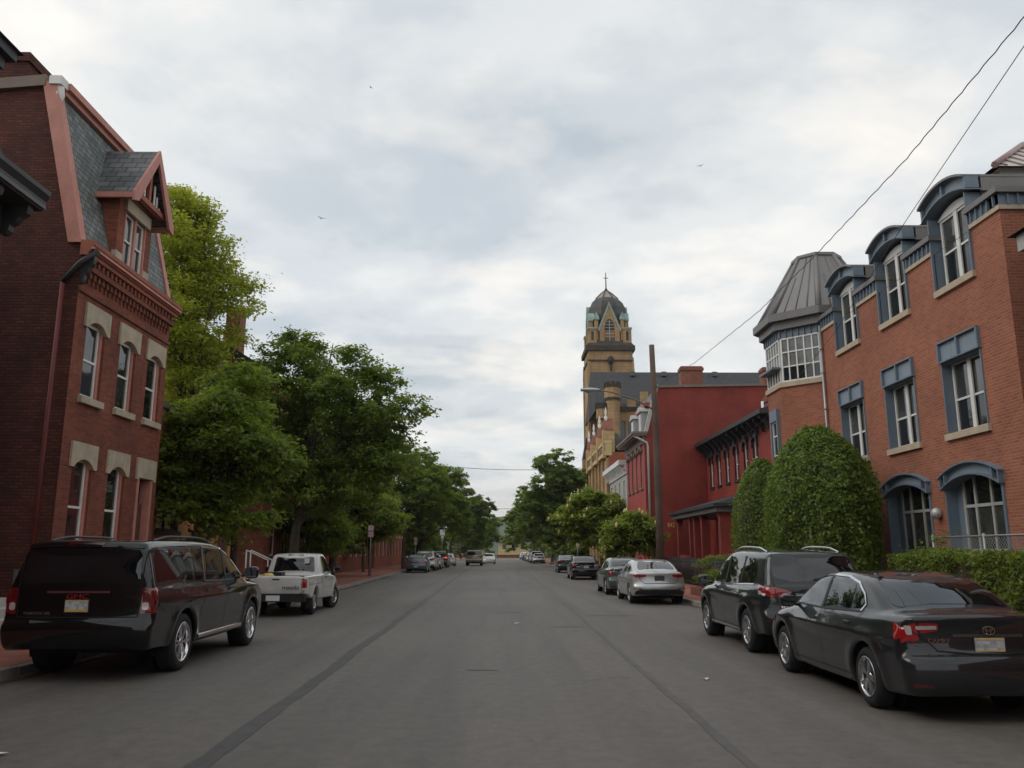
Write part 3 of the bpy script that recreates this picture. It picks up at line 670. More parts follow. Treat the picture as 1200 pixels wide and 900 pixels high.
# neighbour's porch roof: only its eave reaches into the picture at the right edge
def neighbour():
    b = thing('neighbouring_porch', 'dark shingled porch roof with grey fascia at the far right edge, before the apartment block', 'porch', (11.6, 13.4, 0))
    m = MB(); x0, x1, y0, y1 = 9.9, 14.5, 11.0, 15.3
    m.add([(x0, y0, 7.75), (x1, y0, 7.75), (x1, y1, 7.75), (x0, y1, 7.75), (x0 + 2, 13.0, 9.0), (x1 - 1, 13.0, 9.0)], [(0, 1, 5, 4), (1, 2, 5), (2, 3, 4, 5), (3, 0, 4)]); m.build('roof', 'roof_asphalt', b)
    m = MB(); m.box(x0 + .12, x1 - .1, y0 + .1, y1 - .12, 7.42, 7.745); m.build('fascia', 'trim_grey', b)
    fr = Fr((11.2, 0), (0, 1), (-1, 0)); cs = [-24 + 3.4 * i for i in range(11)]; hs = [(c - .5, c + .5, z, z + 1.9) for c in cs for z in (1.2, 4.6)]
    w = MB(); w.wall(fr, -27, 14.6, 0, 9.2, hs, .15); shell(w, 11.2, 21, -27, 14.6, 0, 9.2, 'nfr'); w.build('unseen_house_wall', 'brick_old', b); MB().box(10.8, 21, -27, 14.7, 9.2, 9.6).build('unseen_house_cornice', 'trim_dark', b)  # house run unseen behind the camera, added to darken reflections in the cars
    for h in hs: MB().fbox(fr, h[0], h[1], h[2], h[3], -.14, -.08).build('window', 'window_glass', b)
    for x, y in ((x0 + .5, y1 - .5), (x0 + .5, y0 + .5), (x0 + .5, y0 + 2.2)): MB().lathe([(.12, 0), (.12, 7.42)], (x, y, 0), 10).build('post', 'trim_grey', b)
neighbour()

# ------------------------------------------------------------------ right: low red house with porch
def porch_house():
    b = thing('red_porch_house', 'low red painted brick house with dark bracketed eave and columned porch', 'house', (12.8, 38.6, 0))
    fr = Fr((12.8, 0), (0, 1), (-1, 0)); ws = [41.7, 43.4, 45.2, 47.1, 48.95, 50.7]; y0, y1 = 38.6, 51.95
    holes = [(c - .36, c + .36, 5.55, 7.35) for c in ws] + [(47.0, 48.6, .9, 3.0), (44.2, 45.3, .3, 2.9), (41.5, 43.1, .9, 3.0)]
    m = MB(); m.wall(fr, y0, y1, 0, 8.1, holes, .16); shell(m, 12.8, 21, y0, y1, 0, 8.1, 'nrf'); m.build('wall', 'brick_painted', b)
    for c in ws:
        w = grid_window(b, fr, [c - .36, c + .36], [5.56, 6.4, 7.34], -.08, .05, 'trim_white', 'window_glass', edge=.06)
        part_box(w, 'sill', 'trim_dark', fr, c - .45, c + .45, 5.42, 5.55, -.1, .09)
        h = MB(); A = arc(c - .36, c + .36, 7.2, .2, 9); Bq = [(s * 1 + (s - c) * .45, z + .22) for s, z in A]; band(h, fr, A, Bq, 0, .12); h.fbox(fr, c - .5, c - .37, 6.9, 7.3, 0, .1); h.fbox(fr, c + .37, c + .5, 6.9, 7.3, 0, .1); h.fbox(fr, c - .07, c + .07, 7.5, 7.72, 0, .15)
        h.build('hood_mould', 'trim_dark', w)
        MB().fbox(fr, c - .40, c - .36, 5.55, 7.3, -.02, .03).fbox(fr, c + .36, c + .40, 5.55, 7.3, -.02, .03).build_each('casing', 'trim_dark', w)
    for s0, s1 in ((47.0, 48.6), (41.5, 43.1)):
        grid_window(b, fr, [s0, (s0 + s1) / 2, s1], [.9, 2.0, 3.0], -.08, .07, 'trim_dark', 'window_glass')
    d = part_box(b, 'door', 'door_wood', fr, 44.22, 45.28, .3, 2.9, -.14, -.06); part_box(d, 'door_light', 'window_glass', fr, 44.5, 45.0, 1.5, 2.6, -.06, -.05)
    co = MB(); co.fbox(fr, y0, y1 - .02, 7.75, 8.1, 0, .06); co.fbox(fr, y0 - .3, y1 - .01, 8.10, 8.32, -.3, .75); co.build('cornice', 'trim_dark', b)
    for i in range(14):
        mm = MB(); bracket(mm, fr, y0 + .35 + i * .98, .14, 7.42, 8.10, .06, .6); mm.build('bracket', 'trim_dark', b)
    rf = MB(); rf.poly([(12.1, y0 - .3, 8.325), (12.1, y1, 8.325), (17, y1, 9.5), (17, y0 - .3, 9.5)]); rf.poly([(21.3, y0 - .3, 8.325), (21.3, y1, 8.325), (17, y1, 9.5), (17, y0 - .3, 9.5)]); rf.poly([(12.1, y0 - .3, 8.32), (17, y0 - .3, 9.5), (21.3, y0 - .3, 8.32)])
    roof = rf.build('roof', 'roof_asphalt', b)
    ch = MB(); ch.box(14.0, 14.95, 43.0, 43.7, 8.5, 9.85); ch.box(13.93, 15.02, 42.93, 43.77, 9.5, 9.75); c_ = ch.build('chimney', 'brick_chimney', b); MB().lathe([(.13, 9.85), (.12, 10.15), (.0, 10.2)], (14.6, 43.4, 0), 10).build('chimney_pot', 'trim_grey', c_)
    MB().tube([(13.45, 42.2, 8.3), (13.45, 42.2, 9.35)], .07, 8).build('vent_pipe', 'trim_white', b)
    # porch
    pf = Fr((10.25, 0), (0, 1), (-1, 0)); py0, py1 = 39.4, 50.3
    MB().box(10.3, 12.78, py0 + .3, py1 - .3, .1, .55).build('porch_floor', 'trim_charcoal', b)
    rp = MB(); rp.add([(10.0, py0, 3.95), (10.0, py1, 3.95), (12.79, py1 - .6, 4.75), (12.79, py0 + .6, 4.75), (10.0, py0, 3.9), (10.0, py1, 3.9), (12.79, py1, 3.9), (12.79, py0, 3.9)], [(0, 1, 2, 3), (4, 5, 6, 7), (0, 3, 7, 4), (1, 2, 6, 5), (0, 1, 5, 4)])
    pr = rp.build('porch_roof', 'roof_asphalt', b)
    MB().box(10.08, 12.79, py0 + .08, py1 - .08, 3.55, 3.86).build('porch_beam', 'trim_charcoal', pr); MB().box(9.93, 12.79, py0 - .07, py1 + .07, 3.80, 3.955).build('porch_gutter', 'trim_dark', pr)
    for y in (40.0, 43.6, 45.3, 46.4, 49.6):
        q = MB(); q.box(10.3, 10.58, y - .14, y + .14, .55, 3.55); q.box(10.26, 10.62, y - .18, y + .18, 3.38, 3.548); q.box(10.26, 10.62, y - .18, y + .18, .552, .75); q.build('porch_post', 'brick_painted', b)
    for a, c in ((40.14, 43.46), (46.54, 49.46)):
        MB().box(10.36, 10.50, a, c, .56, 1.5).build('porch_parapet', 'brick_painted', b)
    MB().box(10.3, 12.2, 39.72, 39.86, .56, 3.55).build('porch_side_screen', 'brick_painted', b)
porch_house()

# ------------------------------------------------------------------ right: tall red house, its blank side wall to the camera
def tall_red_house():
    b = thing('tall_red_house', 'tall painted house with blank red side wall, mansard front and downspout beside the wooden pole', 'house', (8.9, 52, 0))
    fr = Fr((8.9, 0), (0, 1), (-1, 0)); y0, y1 = 52.0, 59.6
    ws = [53.3, 55.1, 56.9, 58.6]
    holes = [(c - .42, c + .42, 5.7, 8.1) for c in ws] + [(c - .5, c + .5, 1.7, 4.1) for c in ws[:3]] + [(58.0, 59.1, .3, 3.3)]
    m = MB(); m.wall(fr, y0, y1, 0, 8.9, holes, .16); m.build('front_wall', 'brick_painted_light', b)
    sw = MB(); sw.poly([(8.9, y0, 0), (22, y0, 0), (22, y0, 12.25), (9.85, y0, 12.05), (9.05, y0, 9.15), (8.9, y0, 8.9)]); sw.poly([(8.9, y1, 0), (22, y1, 0), (22, y1, 12.25), (9.85, y1, 12.05), (8.9, y1, 8.9)]); sw.poly([(22, y0, 0), (22, y1, 0), (22, y1, 12.2), (22, y0, 12.2)]); sw.build('side_wall', 'brick_painted', b)
    fs = Fr((0, y0), (1, 0), (0, -1))
    cp = MB(); cp.fprism(fs, [(9.6, 12.0), (22.05, 12.25), (22.05, 12.40), (9.6, 12.15)], -.3, .1); cp.build_each('coping', 'trim_brown', b)
    for c in ws:
        w = grid_window(b, fr, [c - .42, c + .42], [5.72, 6.9, 8.05], -.09, .06, 'trim_grey', 'window_glass')
        h = MB(); A = arc(c - .42, c + .42, 7.88, .33, 9); Bq = [(s + (s - c) * .42, z + .18) for s, z in A]; band(h, fr, A, Bq, -.05, .12); h.build('hood_mould', 'trim_brown', w)
        part_box(w, 'sill', 'trim_brown', fr, c - .5, c + .5, 5.56, 5.7, -.1, .1)
    for c in ws[:3]:
        w = grid_window(b, fr, [c - .5, c + .5], [1.72, 2.9, 4.08], -.09, .06, 'trim_grey', 'window_glass'); part_box(w, 'sill', 'trim_brown', fr, c - .58, c + .58, 1.56, 1.7, -.1, .1)
    part_box(b, 'door', 'door_wood', fr, 58.02, 59.08, .3, 3.28, -.14, -.06)
    co = MB(); co.fbox(fr, y0 - .02, y1 - .01, 8.4, 8.9, 0, .1); co.fbox(fr, y0 - .12, y1 - .01, 8.90, 9.02, -.2, .66); co.fbox(fr, y0 - .16, y1 - .01, 9.02, 9.16, -.2, .74); co.build('cornice', 'trim_brown', b)
    mm = MB(); mm.poly([(9.0, y0 + .1, 9.16), (9.0, y1, 9.16), (9.9, y1, 12.1), (9.9, y0 + .1, 12.1)]); mm.poly([(9.9, y0 + .1, 12.1), (9.9, y1, 12.1), (22, y1, 12.3), (22, y0 + .1, 12.3)]); mr = mm.build('mansard', 'slate', b)
    MB().hexa([(8.92, y0 - .05, 9.16), (9.16, y0 - .05, 9.16), (9.16, y0 + .2, 9.16), (8.92, y0 + .2, 9.16), (9.72, y0 - .05, 12.2), (9.96, y0 - .05, 12.2), (9.96, y0 + .2, 12.2), (9.72, y0 + .2, 12.2)]).build('mansard_trim', 'trim_grey', b)
    for c in (54.0, 57.2):
        d = MB(); d.box(9.02, 10.0, c - .6, c + .6, 9.18, 10.7); A = arc(c - .72, c + .72, 10.7, .35, 9); fd = Fr((9.02, 0), (0, 1), (-1, 0)); band(d, fd, [(s, 10.68) for s, z in A], A, -1.0, .12); dd = d.build('dormer', 'trim_grey', b)
        grid_window(dd, fd, [c - .4, c + .4], [9.75, 10.4, 11.0], .03, .06, 'trim_white', 'window_glass') if False else MB().fbox(fd, c - .38, c + .38, 9.35, 10.6, .0, .02).build('pane', 'window_glass', dd)
        MB().box(9.25, 10.0, c - .66, c + .66, 11.05, 11.3).build('dormer_top', 'red_chimney_paint', dd)
    for (x0, x1, top) in ((11.45, 12.85, 13.45), (16.75, 17.6, 13.4)):
        ch = MB(); ch.box(x0, x1, y0 + .05, y0 + .8, 11.9, top); ch.box(x0 - .06, x1 + .06, y0 - .01, y0 + .86, top - .28, top - .1); ch.build('chimney', 'brick_chimney', b)
    dp = MB(); dp.tube([(8.3, y0 + .1, 8.9), (8.5, y0 - .05, 8.75), (9.05, y0 - .08, 8.45), (9.12, y0 - .08, 8.2), (9.12, y0 - .08, .3)], .075, 8); dp.build('downspout', 'trim_grey', b)
    text_part('842', .40, 'gold_paint', b, (10.42, y0 - .012, 3.3), (R(90), 0, 0), .012, .78, name='house_number')
tall_red_house()

def white_row():
    b = thing('white_painted_row_house', 'narrow white painted row house with heavy bracketed cornice between red and tan fronts', 'house', (8.9, 59.7, 0))
    fr = Fr((8.9, 0), (0, 1), (-1, 0)); y0, y1 = 59.7, 69.4; ws = (61.2, 63.6, 66.0, 68.2)
    m = MB(); m.wall(fr, y0, y1, 0, 7.5, [(c - .45, c + .45, 4.6, 6.8) for c in ws] + [(c - .5, c + .5, 1.2, 3.6) for c in ws], .15); shell(m, 8.9, 20, y0, y1, 0, 7.5, 'nfr'); m.build('wall', 'trim_grey', b)
    for c in ws:
        grid_window(b, fr, [c - .45, c + .45], [4.62, 5.6, 6.78], -.08, .08, 'trim_white', 'window_glass'); grid_window(b, fr, [c - .5, c + .5], [1.22, 2.4, 3.58], -.08, .08, 'trim_white', 'window_glass')
    co = MB(); co.fbox(fr, y0 - .05, y1, 7.2, 7.5, 0, .1); co.fbox(fr, y0 - .1, y1, 7.85, 8.2, -.2, .6); co.fbox(fr, y0 - .08, y1, 7.5, 7.85, -.2, .2); co.build('cornice', 'trim_white', b)
    for i in range(9): mm = MB(); bracket(mm, fr, y0 + .5 + i * 1.1, .2, 7.3, 7.85, .2, .55); mm.build('bracket', 'trim_white', b)
    MB().box(9.0, 20, y0, y1, 7.85, 8.0).build('roof', 'roof_asphalt', b)
white_row()

def tan_parapet_building():
    b = thing('tan_parapet_building', 'tan stone fronted building with cream ornamental parapet, in front of the church', 'building', (8.85, 69.5, 0))
    fr = Fr((8.85, 0), (0, 1), (-1, 0)); y0, y1 = 69.5, 84.6; ws = (71.6, 74.4, 77.1, 79.8, 82.5)
    m = MB(); m.wall(fr, y0, y1, 0, 9.65, [(c + d - .35, c + d + .35, 7.4, 9.2) for c in ws for d in (-.5, .5)] + [(c - .9, c + .9, 3.8, 6) for c in ws] + [(c - 1, c + 1, .5, 3) for c in ws], .15); m.build('front_wall', 'stone_tan_light', b)
    m = MB(); shell(m, 8.85, 19.5, y0, y1, 0, 9.95, 'nfr'); m.build('side_wall', 'brick_orange', b)
    for c in ws:
        for d in (-.5, .5): grid_window(b, fr, [c + d - .35, c + d + .35], [7.42, 8.3, 9.18], -.06, .1, 'trim_white', 'window_glass_blind')
        grid_window(b, fr, [c - .9, c, c + .9], [3.82, 5.98], -.06, .1, 'trim_brown', 'window_glass'); grid_window(b, fr, [c - 1, c, c + 1], [.52, 2.98], -.06, .1, 'trim_brown', 'window_glass')
    for y in (y0 + .35, 73.0, 75.75, 78.45, 81.15, y1 - .35): MB().fbox(fr, y - .32, y + .32, 0, 9.65, 0, .18).build('pilaster', 'stone_tan', b)
    p = MB(); p.fbox(fr, y0 - .04, y1, 9.65, 9.95, -.3, .35); p.fbox(fr, y0 - .02, y1, 9.95, 10.65, -.29, .25); p.fbox(fr, y0 - .04, y1, 10.65, 10.90, -.3, .35); p.build('parapet', 'parapet_cream', b)
    for i in range(12): part_box(b, 'parapet_panel', 'stone_sooty', fr, y0 + 1.0 + i * 1.13, y0 + 1.75 + i * 1.13, 10.07, 10.53, .25, .262)
    for y in (y0 + .45, 74.6, 79.5, y1 - .5):
        q = MB(); q.fbox(fr, y - .42, y + .42, 9.45, 11.85, -.55, .42); pr = q.build('parapet_pier', 'stone_tan_light', b)
        q = MB(); q.fprism(fr, [(y - .5, 11.85), (y + .5, 11.85), (y, 12.85)], -.5, .3); q.build('pier_gable', 'ornament_red', pr)
        q = MB(); q.lathe([(.10, 12.65), (.16, 12.95), (.05, 13.15), (.12, 13.40), (.02, 13.85)], (8.75, y, 0), 8); q.tube([(8.75, y - .2, 13.50), (8.75, y + .2, 13.50)], .04, 5); q.build('finial', 'trim_white', pr)
    MB().box(9.2, 19.4, y0 + .1, y1 - .1, 10.2, 10.4).build('roof', 'roof_asphalt', b)
tan_parapet_building()

# ------------------------------------------------------------------ church
def church():
    b = thing('stone_church', 'tan stone church with square bell tower, green copper gables and dark slate nave roof', 'church', (12.6, 98, 0))
    global TX
    TX = lambda V: (V - (12.65, 97.8, 0)) * 1.137 + (14.38, 111.2, -.2)      # the tower stands at the nave's far corner
    tx0, tx1, ty0, ty1 = 10.0, 15.25, 95.15, 100.4; cx, cy = (tx0 + tx1) / 2, (ty0 + ty1) / 2
    m = MB(); shell(m, tx0, tx1, ty0, ty1, 0, 25.0)
    for x in (tx0, tx1):
        for y in (ty0, ty1): m.box(x - .16, x + .16, y - .16, y + .16, 0, 22.8)       # clasping buttresses
    for x in (tx0, tx1):
        for y in (ty0, ty1): m.hexa([(x - .16, y - .16, 22.8), (x + .16, y - .16, 22.8), (x + .16, y + .16, 22.8), (x - .16, y + .16, 22.8), (x - .1, y - .1, 24.2), (x + .1, y - .1, 24.2), (x + .1, y + .1, 24.2), (x - .1, y + .1, 24.2)])
    m.box(tx0 - .9, tx0 + .6, ty0 - .7, ty0 + .7, 0, 12); m.build('tower', 'stone_tan', b)
    MB().hexa([(tx0 - .92, ty0 - .72, 12), (tx0 + .6, ty0 - .72, 12), (tx0 + .6, ty0 + .7, 12), (tx0 - .92, ty0 + .7, 12), (tx0 - .45, ty0 - .47, 14.5), (tx0 + .6, ty0 - .47, 14.5), (tx0 + .6, ty0 + .7, 14.5), (tx0 - .45, ty0 + .7, 14.5)]).build('buttress_slope', 'stone_sooty', b)
    co = MB(); co.box(tx0 - .3, tx1 + .3, ty0 - .3, ty1 + .3, 25.0, 25.6); co.hexa([(tx0 - .2, ty0 - .2, 25.6), (tx1 + .2, ty0 - .2, 25.6), (tx1 + .2, ty1 + .2, 25.6), (tx0 - .2, ty1 + .2, 25.6), (tx0 + .5, ty0 + .5, 26.7), (tx1 - .5, ty0 + .5, 26.7), (tx1 - .5, ty1 - .5, 26.7), (tx0 + .5, ty1 - .5, 26.7)]); co.box(tx0 - .12, tx1 + .12, ty0 - .12, ty1 + .12, 23.7, 23.9); co.build('tower_cornice', 'stone_sooty', b)
    fs = Fr((0, ty0), (1, 0), (0, -1))
    MB().lathe([(0, 23.2), (.3, 23.5), (.42, 23.85), (.3, 24.2), (0, 24.4)], (cx, ty0 - .15, 0), 8).tube([(cx, ty0 - .12, 23.3), (cx, ty0 - .12, 22.3)], [.2, .02], 6).build('tower_corbel', 'stone_sooty', b)
    # belfry: octagon with a gabled louvre on each main side, pinnacles on the corners, domed cap
    r = 2.2
    def o8(rr, z, k): a = R(22.5 + 45 * k); q = rr / math.cos(R(22.5)); return (cx + q * math.cos(a), cy + q * math.sin(a), z)
    bf = MB()
    for k in range(8): bf.poly([o8(r, 25.6, k), o8(r, 25.6, k + 1), o8(r, 29.3, k + 1), o8(r, 29.3, k)])
    bf.build('belfry', 'stone_tan', b)
    dm = MB(); prof = [(2.25, 27.6), (2.3, 29.6), (2.2, 30.7), (1.85, 31.5), (1.35, 32.05)]
    for (r0, z0), (r1, z1) in zip(prof[:-1], prof[1:]):
        for k in range(8): dm.poly([o8(r0, z0, k), o8(r0, z0, k + 1), o8(r1, z1, k + 1), o8(r1, z1, k)])
    dome = dm.build('dome', 'dome_lead', b)
    dc_ = MB()
    for (r0, z0), (r1, z1) in (((1.35, 32.05), (.7, 32.75)), ((.7, 32.75), (.05, 33.35))):
        for k in range(8): dc_.poly([o8(r0, z0, k), o8(r0, z0, k + 1), o8(r1, z1, k + 1), o8(r1, z1, k)])
    dc_.build('dome_cap', 'dome_bare', dome)
    for k in range(8): MB().tube([o8(1.37, 32.05, k), o8(.72, 32.77, k), (cx, cy, 33.4)], .07, 5).build('dome_rib', 'dome_lead', dome)
    cr = MB(); cr.tube([(cx, cy, 33.2), (cx, cy, 35.6)], [.09, .05], 6); cr.tube([(cx - .28, cy, 34.9), (cx + .28, cy, 34.9)], .05, 6); cr.lathe([(.05, 33.2), (.2, 33.4), (.05, 33.6)], (cx, cy, 0), 8); cr.build('cross', 'iron_black', b)
    for ang in (0, 90, 180, 270):
        n = np.array((math.cos(R(ang)), math.sin(R(ang)))); f = Fr(np.array((cx, cy)) + n * 2.42, (-n[1], n[0]), n); hw = 1.2
        g = MB()
        A = [(-.62, 28.0)] + [(-.62 + .62 * t, 28.0 + .95 * (1 - (1 - t) ** 2) ** .6) for t in (.3, .6, .85, 1)] + [(.62 - .62 * t, 28.0 + .95 * (1 - (1 - t) ** 2) ** .6) for t in (.85, .6, .3)] + [(.62, 28.0)]
        g.fbox(f, -hw, -.62, 25.6, 28.0, -.9, 0); g.fbox(f, .62, hw, 25.6, 28.0, -.9, 0); g.fbox(f, -.62, .62, 25.6, 26.2, -.9, 0)
        for p_, q in zip(A[:-1], A[1:]):
            t0 = 30.7 - abs(p_[0]) * 2.5; t1 = 30.7 - abs(q[0]) * 2.5
            g.hexa([f.p(*p_, -.9), f.p(*q, -.9), f.p(*q, 0), f.p(*p_, 0), f.p(p_[0], t0, -.9), f.p(q[0], t1, -.9), f.p(q[0], t1, 0), f.p(p_[0], t0, 0)])
        g.fprism(f, [(-hw, 28.0), (-.62, 28.0), (-.62, 29.15)], -.9, 0); g.fprism(f, [(hw, 28.0), (.62, 28.0), (.62, 29.15)], -.9, 0)
        ga = g.build('belfry_gable', 'stone_tan', b)
        q = MB()
        for sg in (-1, 1): q.fprism(f, [(sg * 1.24, 27.4), (sg * 1.42, 27.6), (0, 31.15), (0, 30.65)], -.55, .08)
        q.build('gable_coping', 'copper_green', ga)
        for sg in (-1, 1):
            q = MB(); q.fbox(f, sg * 1.55 - .22, sg * 1.55 + .22, 25.6, 28.9, -.5, -.1); q.build('gable_pier', 'stone_tan', ga); q = MB(); q.fprism(f, [(sg * 1.55 - .35, 28.9), (sg * 1.55 + .35, 28.9), (sg * 1.55 + .3, 29.3), (sg * 1.55, 29.9), (sg * 1.55 - .3, 29.3)], -.7, 0); q.build('pier_cap', 'copper_green', ga)
        MB().fbox(f, -.62, .62, 26.2, 28.9, -.55, -.5).build('belfry_opening', 'liner_black', ga)
        for z in np.arange(26.35, 28.8, .38): MB().hexa([f.p(-.62, z, -.45), f.p(.62, z, -.45), f.p(.62, z, -.1), f.p(-.62, z, -.1), f.p(-.62, z + .16, -.45), f.p(.62, z + .16, -.45), f.p(.62, z + .06, -.1), f.p(-.62, z + .06, -.1)]).build('louvre', 'trim_grey', ga)
        MB().fbox(f, -.04, .04, 26.2, 28.9, -.12, -.04).build('louvre_mullion', 'trim_grey', ga)
    for x in (tx0 + .55, tx1 - .55):
        for y in (ty0 + .55, ty1 - .55):
            q = MB(); q.box(x - .5, x + .5, y - .5, y + .5, 25.6, 27.7); pn = q.build('pinnacle', 'stone_tan', b)
            MB().box(x - .58, x + .58, y - .58, y + .58, 27.7, 27.88).build('pinnacle_cap', 'copper_green', pn); MB().box(x - .14, x + .14, y - .52, y + .52, 26.3, 27.4).build('pinnacle_slot', 'stone_sooty', pn)
    TX = None
    # nave, its side towards the camera
    nx0, nx1, ny0, ny1 = 12.5, 38, 96.5, 112.5; ym = (ny0 + ny1) / 2
    fn = Fr((0, ny0), (1, 0), (0, -1)); wn = [14.05, 14.95, 18.6, 19.55, 22.2, 23.15, 25.8, 26.75]
    m = MB(); m.wall(fn, nx0, nx1, 0, 18.6, [(c - .32, c + .32, 13.9, 17.0) for c in wn], .3); shell(m, nx0, nx1, ny0, ny1, 0, 18.6, 'fr'); m.poly([(nx0, ny0, 0), (nx0, ny1, 0), (nx0, ny1, 18.6), (nx0, ym, 24.3), (nx0, ny0, 18.6)]); m.build('nave_wall', 'stone_tan', b)
    for c in wn:
        A = arc(c - .32, c + .32, 16.55, .31, 7); w = MB().fbox(fn, c - .31, c + .31, 13.9, 17.0, -.28, -.2).build('lancet_window', 'leaded_glass', b)
        q = MB(); band(q, fn, A, [(s, 17.05) for s, z in A], -.2, .02); q.build('lancet_arch', 'stone_tan', w); part_box(w, 'sill', 'stone_sooty', fn, c - .45, c + .45, 13.5, 13.9, -.2, .2)
    st = MB(); st.fbox(fn, nx0, nx1, 18.0, 18.5, 0, .25); st.fbox(fn, nx0, nx1, 13.1, 13.5, 0, .22); st.build_each('string_course', 'stone_sooty', b)
    for i in range(14): part_box(b, 'merlon', 'stone_tan', fn, nx0 + .4 + i * 1.75, nx0 + 1.4 + i * 1.75, 18.5, 19.4, -.4, .15)
    for x in (16.6, 20.9, 24.5, 28.1): MB().fbox(fn, x - .4, x + .4, 0, 20.2, 0, .9).build('buttress', 'stone_tan', b)
    rf = MB(); rf.poly([(11.2, ny0 + .1, 18.6), (nx1, ny0 + .1, 18.6), (nx1, ym, 24.45), (11.2, ym, 24.45)]); rf.poly([(11.2, ny1, 18.6), (nx1, ny1, 18.6), (nx1, ym, 24.45), (11.2, ym, 24.45)]); rf.poly([(11.2, ny0 + .1, 18.6), (11.2, ny1, 18.6), (11.2, ym, 24.45)]); roof = rf.build('nave_roof', 'roof_asphalt', b)
    for x in (16.5, 20.5, 27): MB().box(x - .3, x + .3, 103.1, 103.9, 23.7, 24.25).build('roof_vent', 'trim_charcoal', roof)
    # stair turrets with battlements
    for (x, y, rr, top) in ((12.75, 95.2, .82, 20.8), (11.4, 95.4, .5, 18.4), (22.0, 95.4, .8, 20.4)):
        q = MB(); q.lathe([(rr, 0), (rr, top - 1.8), (rr * 1.16, top - 1.5), (rr * 1.16, top - .3)], (x, y, 0), 8, smooth=False); t_ = q.build('stair_turret', 'stone_tan', b)
        for k in range(8): a = R(45 * k); MB().box(x + rr * 1.0 * math.cos(a) - .2, x + rr * 1.0 * math.cos(a) + .2, y + rr * 1.0 * math.sin(a) - .2, y + rr * 1.0 * math.sin(a) + .2, top - .3, top + .35).build('merlon', 'stone_sooty', t_)
        MB().lathe([(rr * 1.2, top - 1.75), (rr * 1.2, top - 1.5)], (x, y, 0), 8, smooth=False).build('turret_band', 'stone_sooty', t_)
    q = MB(); q.lathe([(.85, 0), (.85, 13.2)], (12.5, 93.6, 0), 8, smooth=False); lw = q.build('low_turret', 'stone_tan', b); MB().lathe([(1.0, 13.2), (.9, 14.1), (.6, 14.8), (.0, 15.2)], (12.5, 93.6, 0), 8, smooth=False).build('low_turret_roof', 'dome_lead', lw)
church()

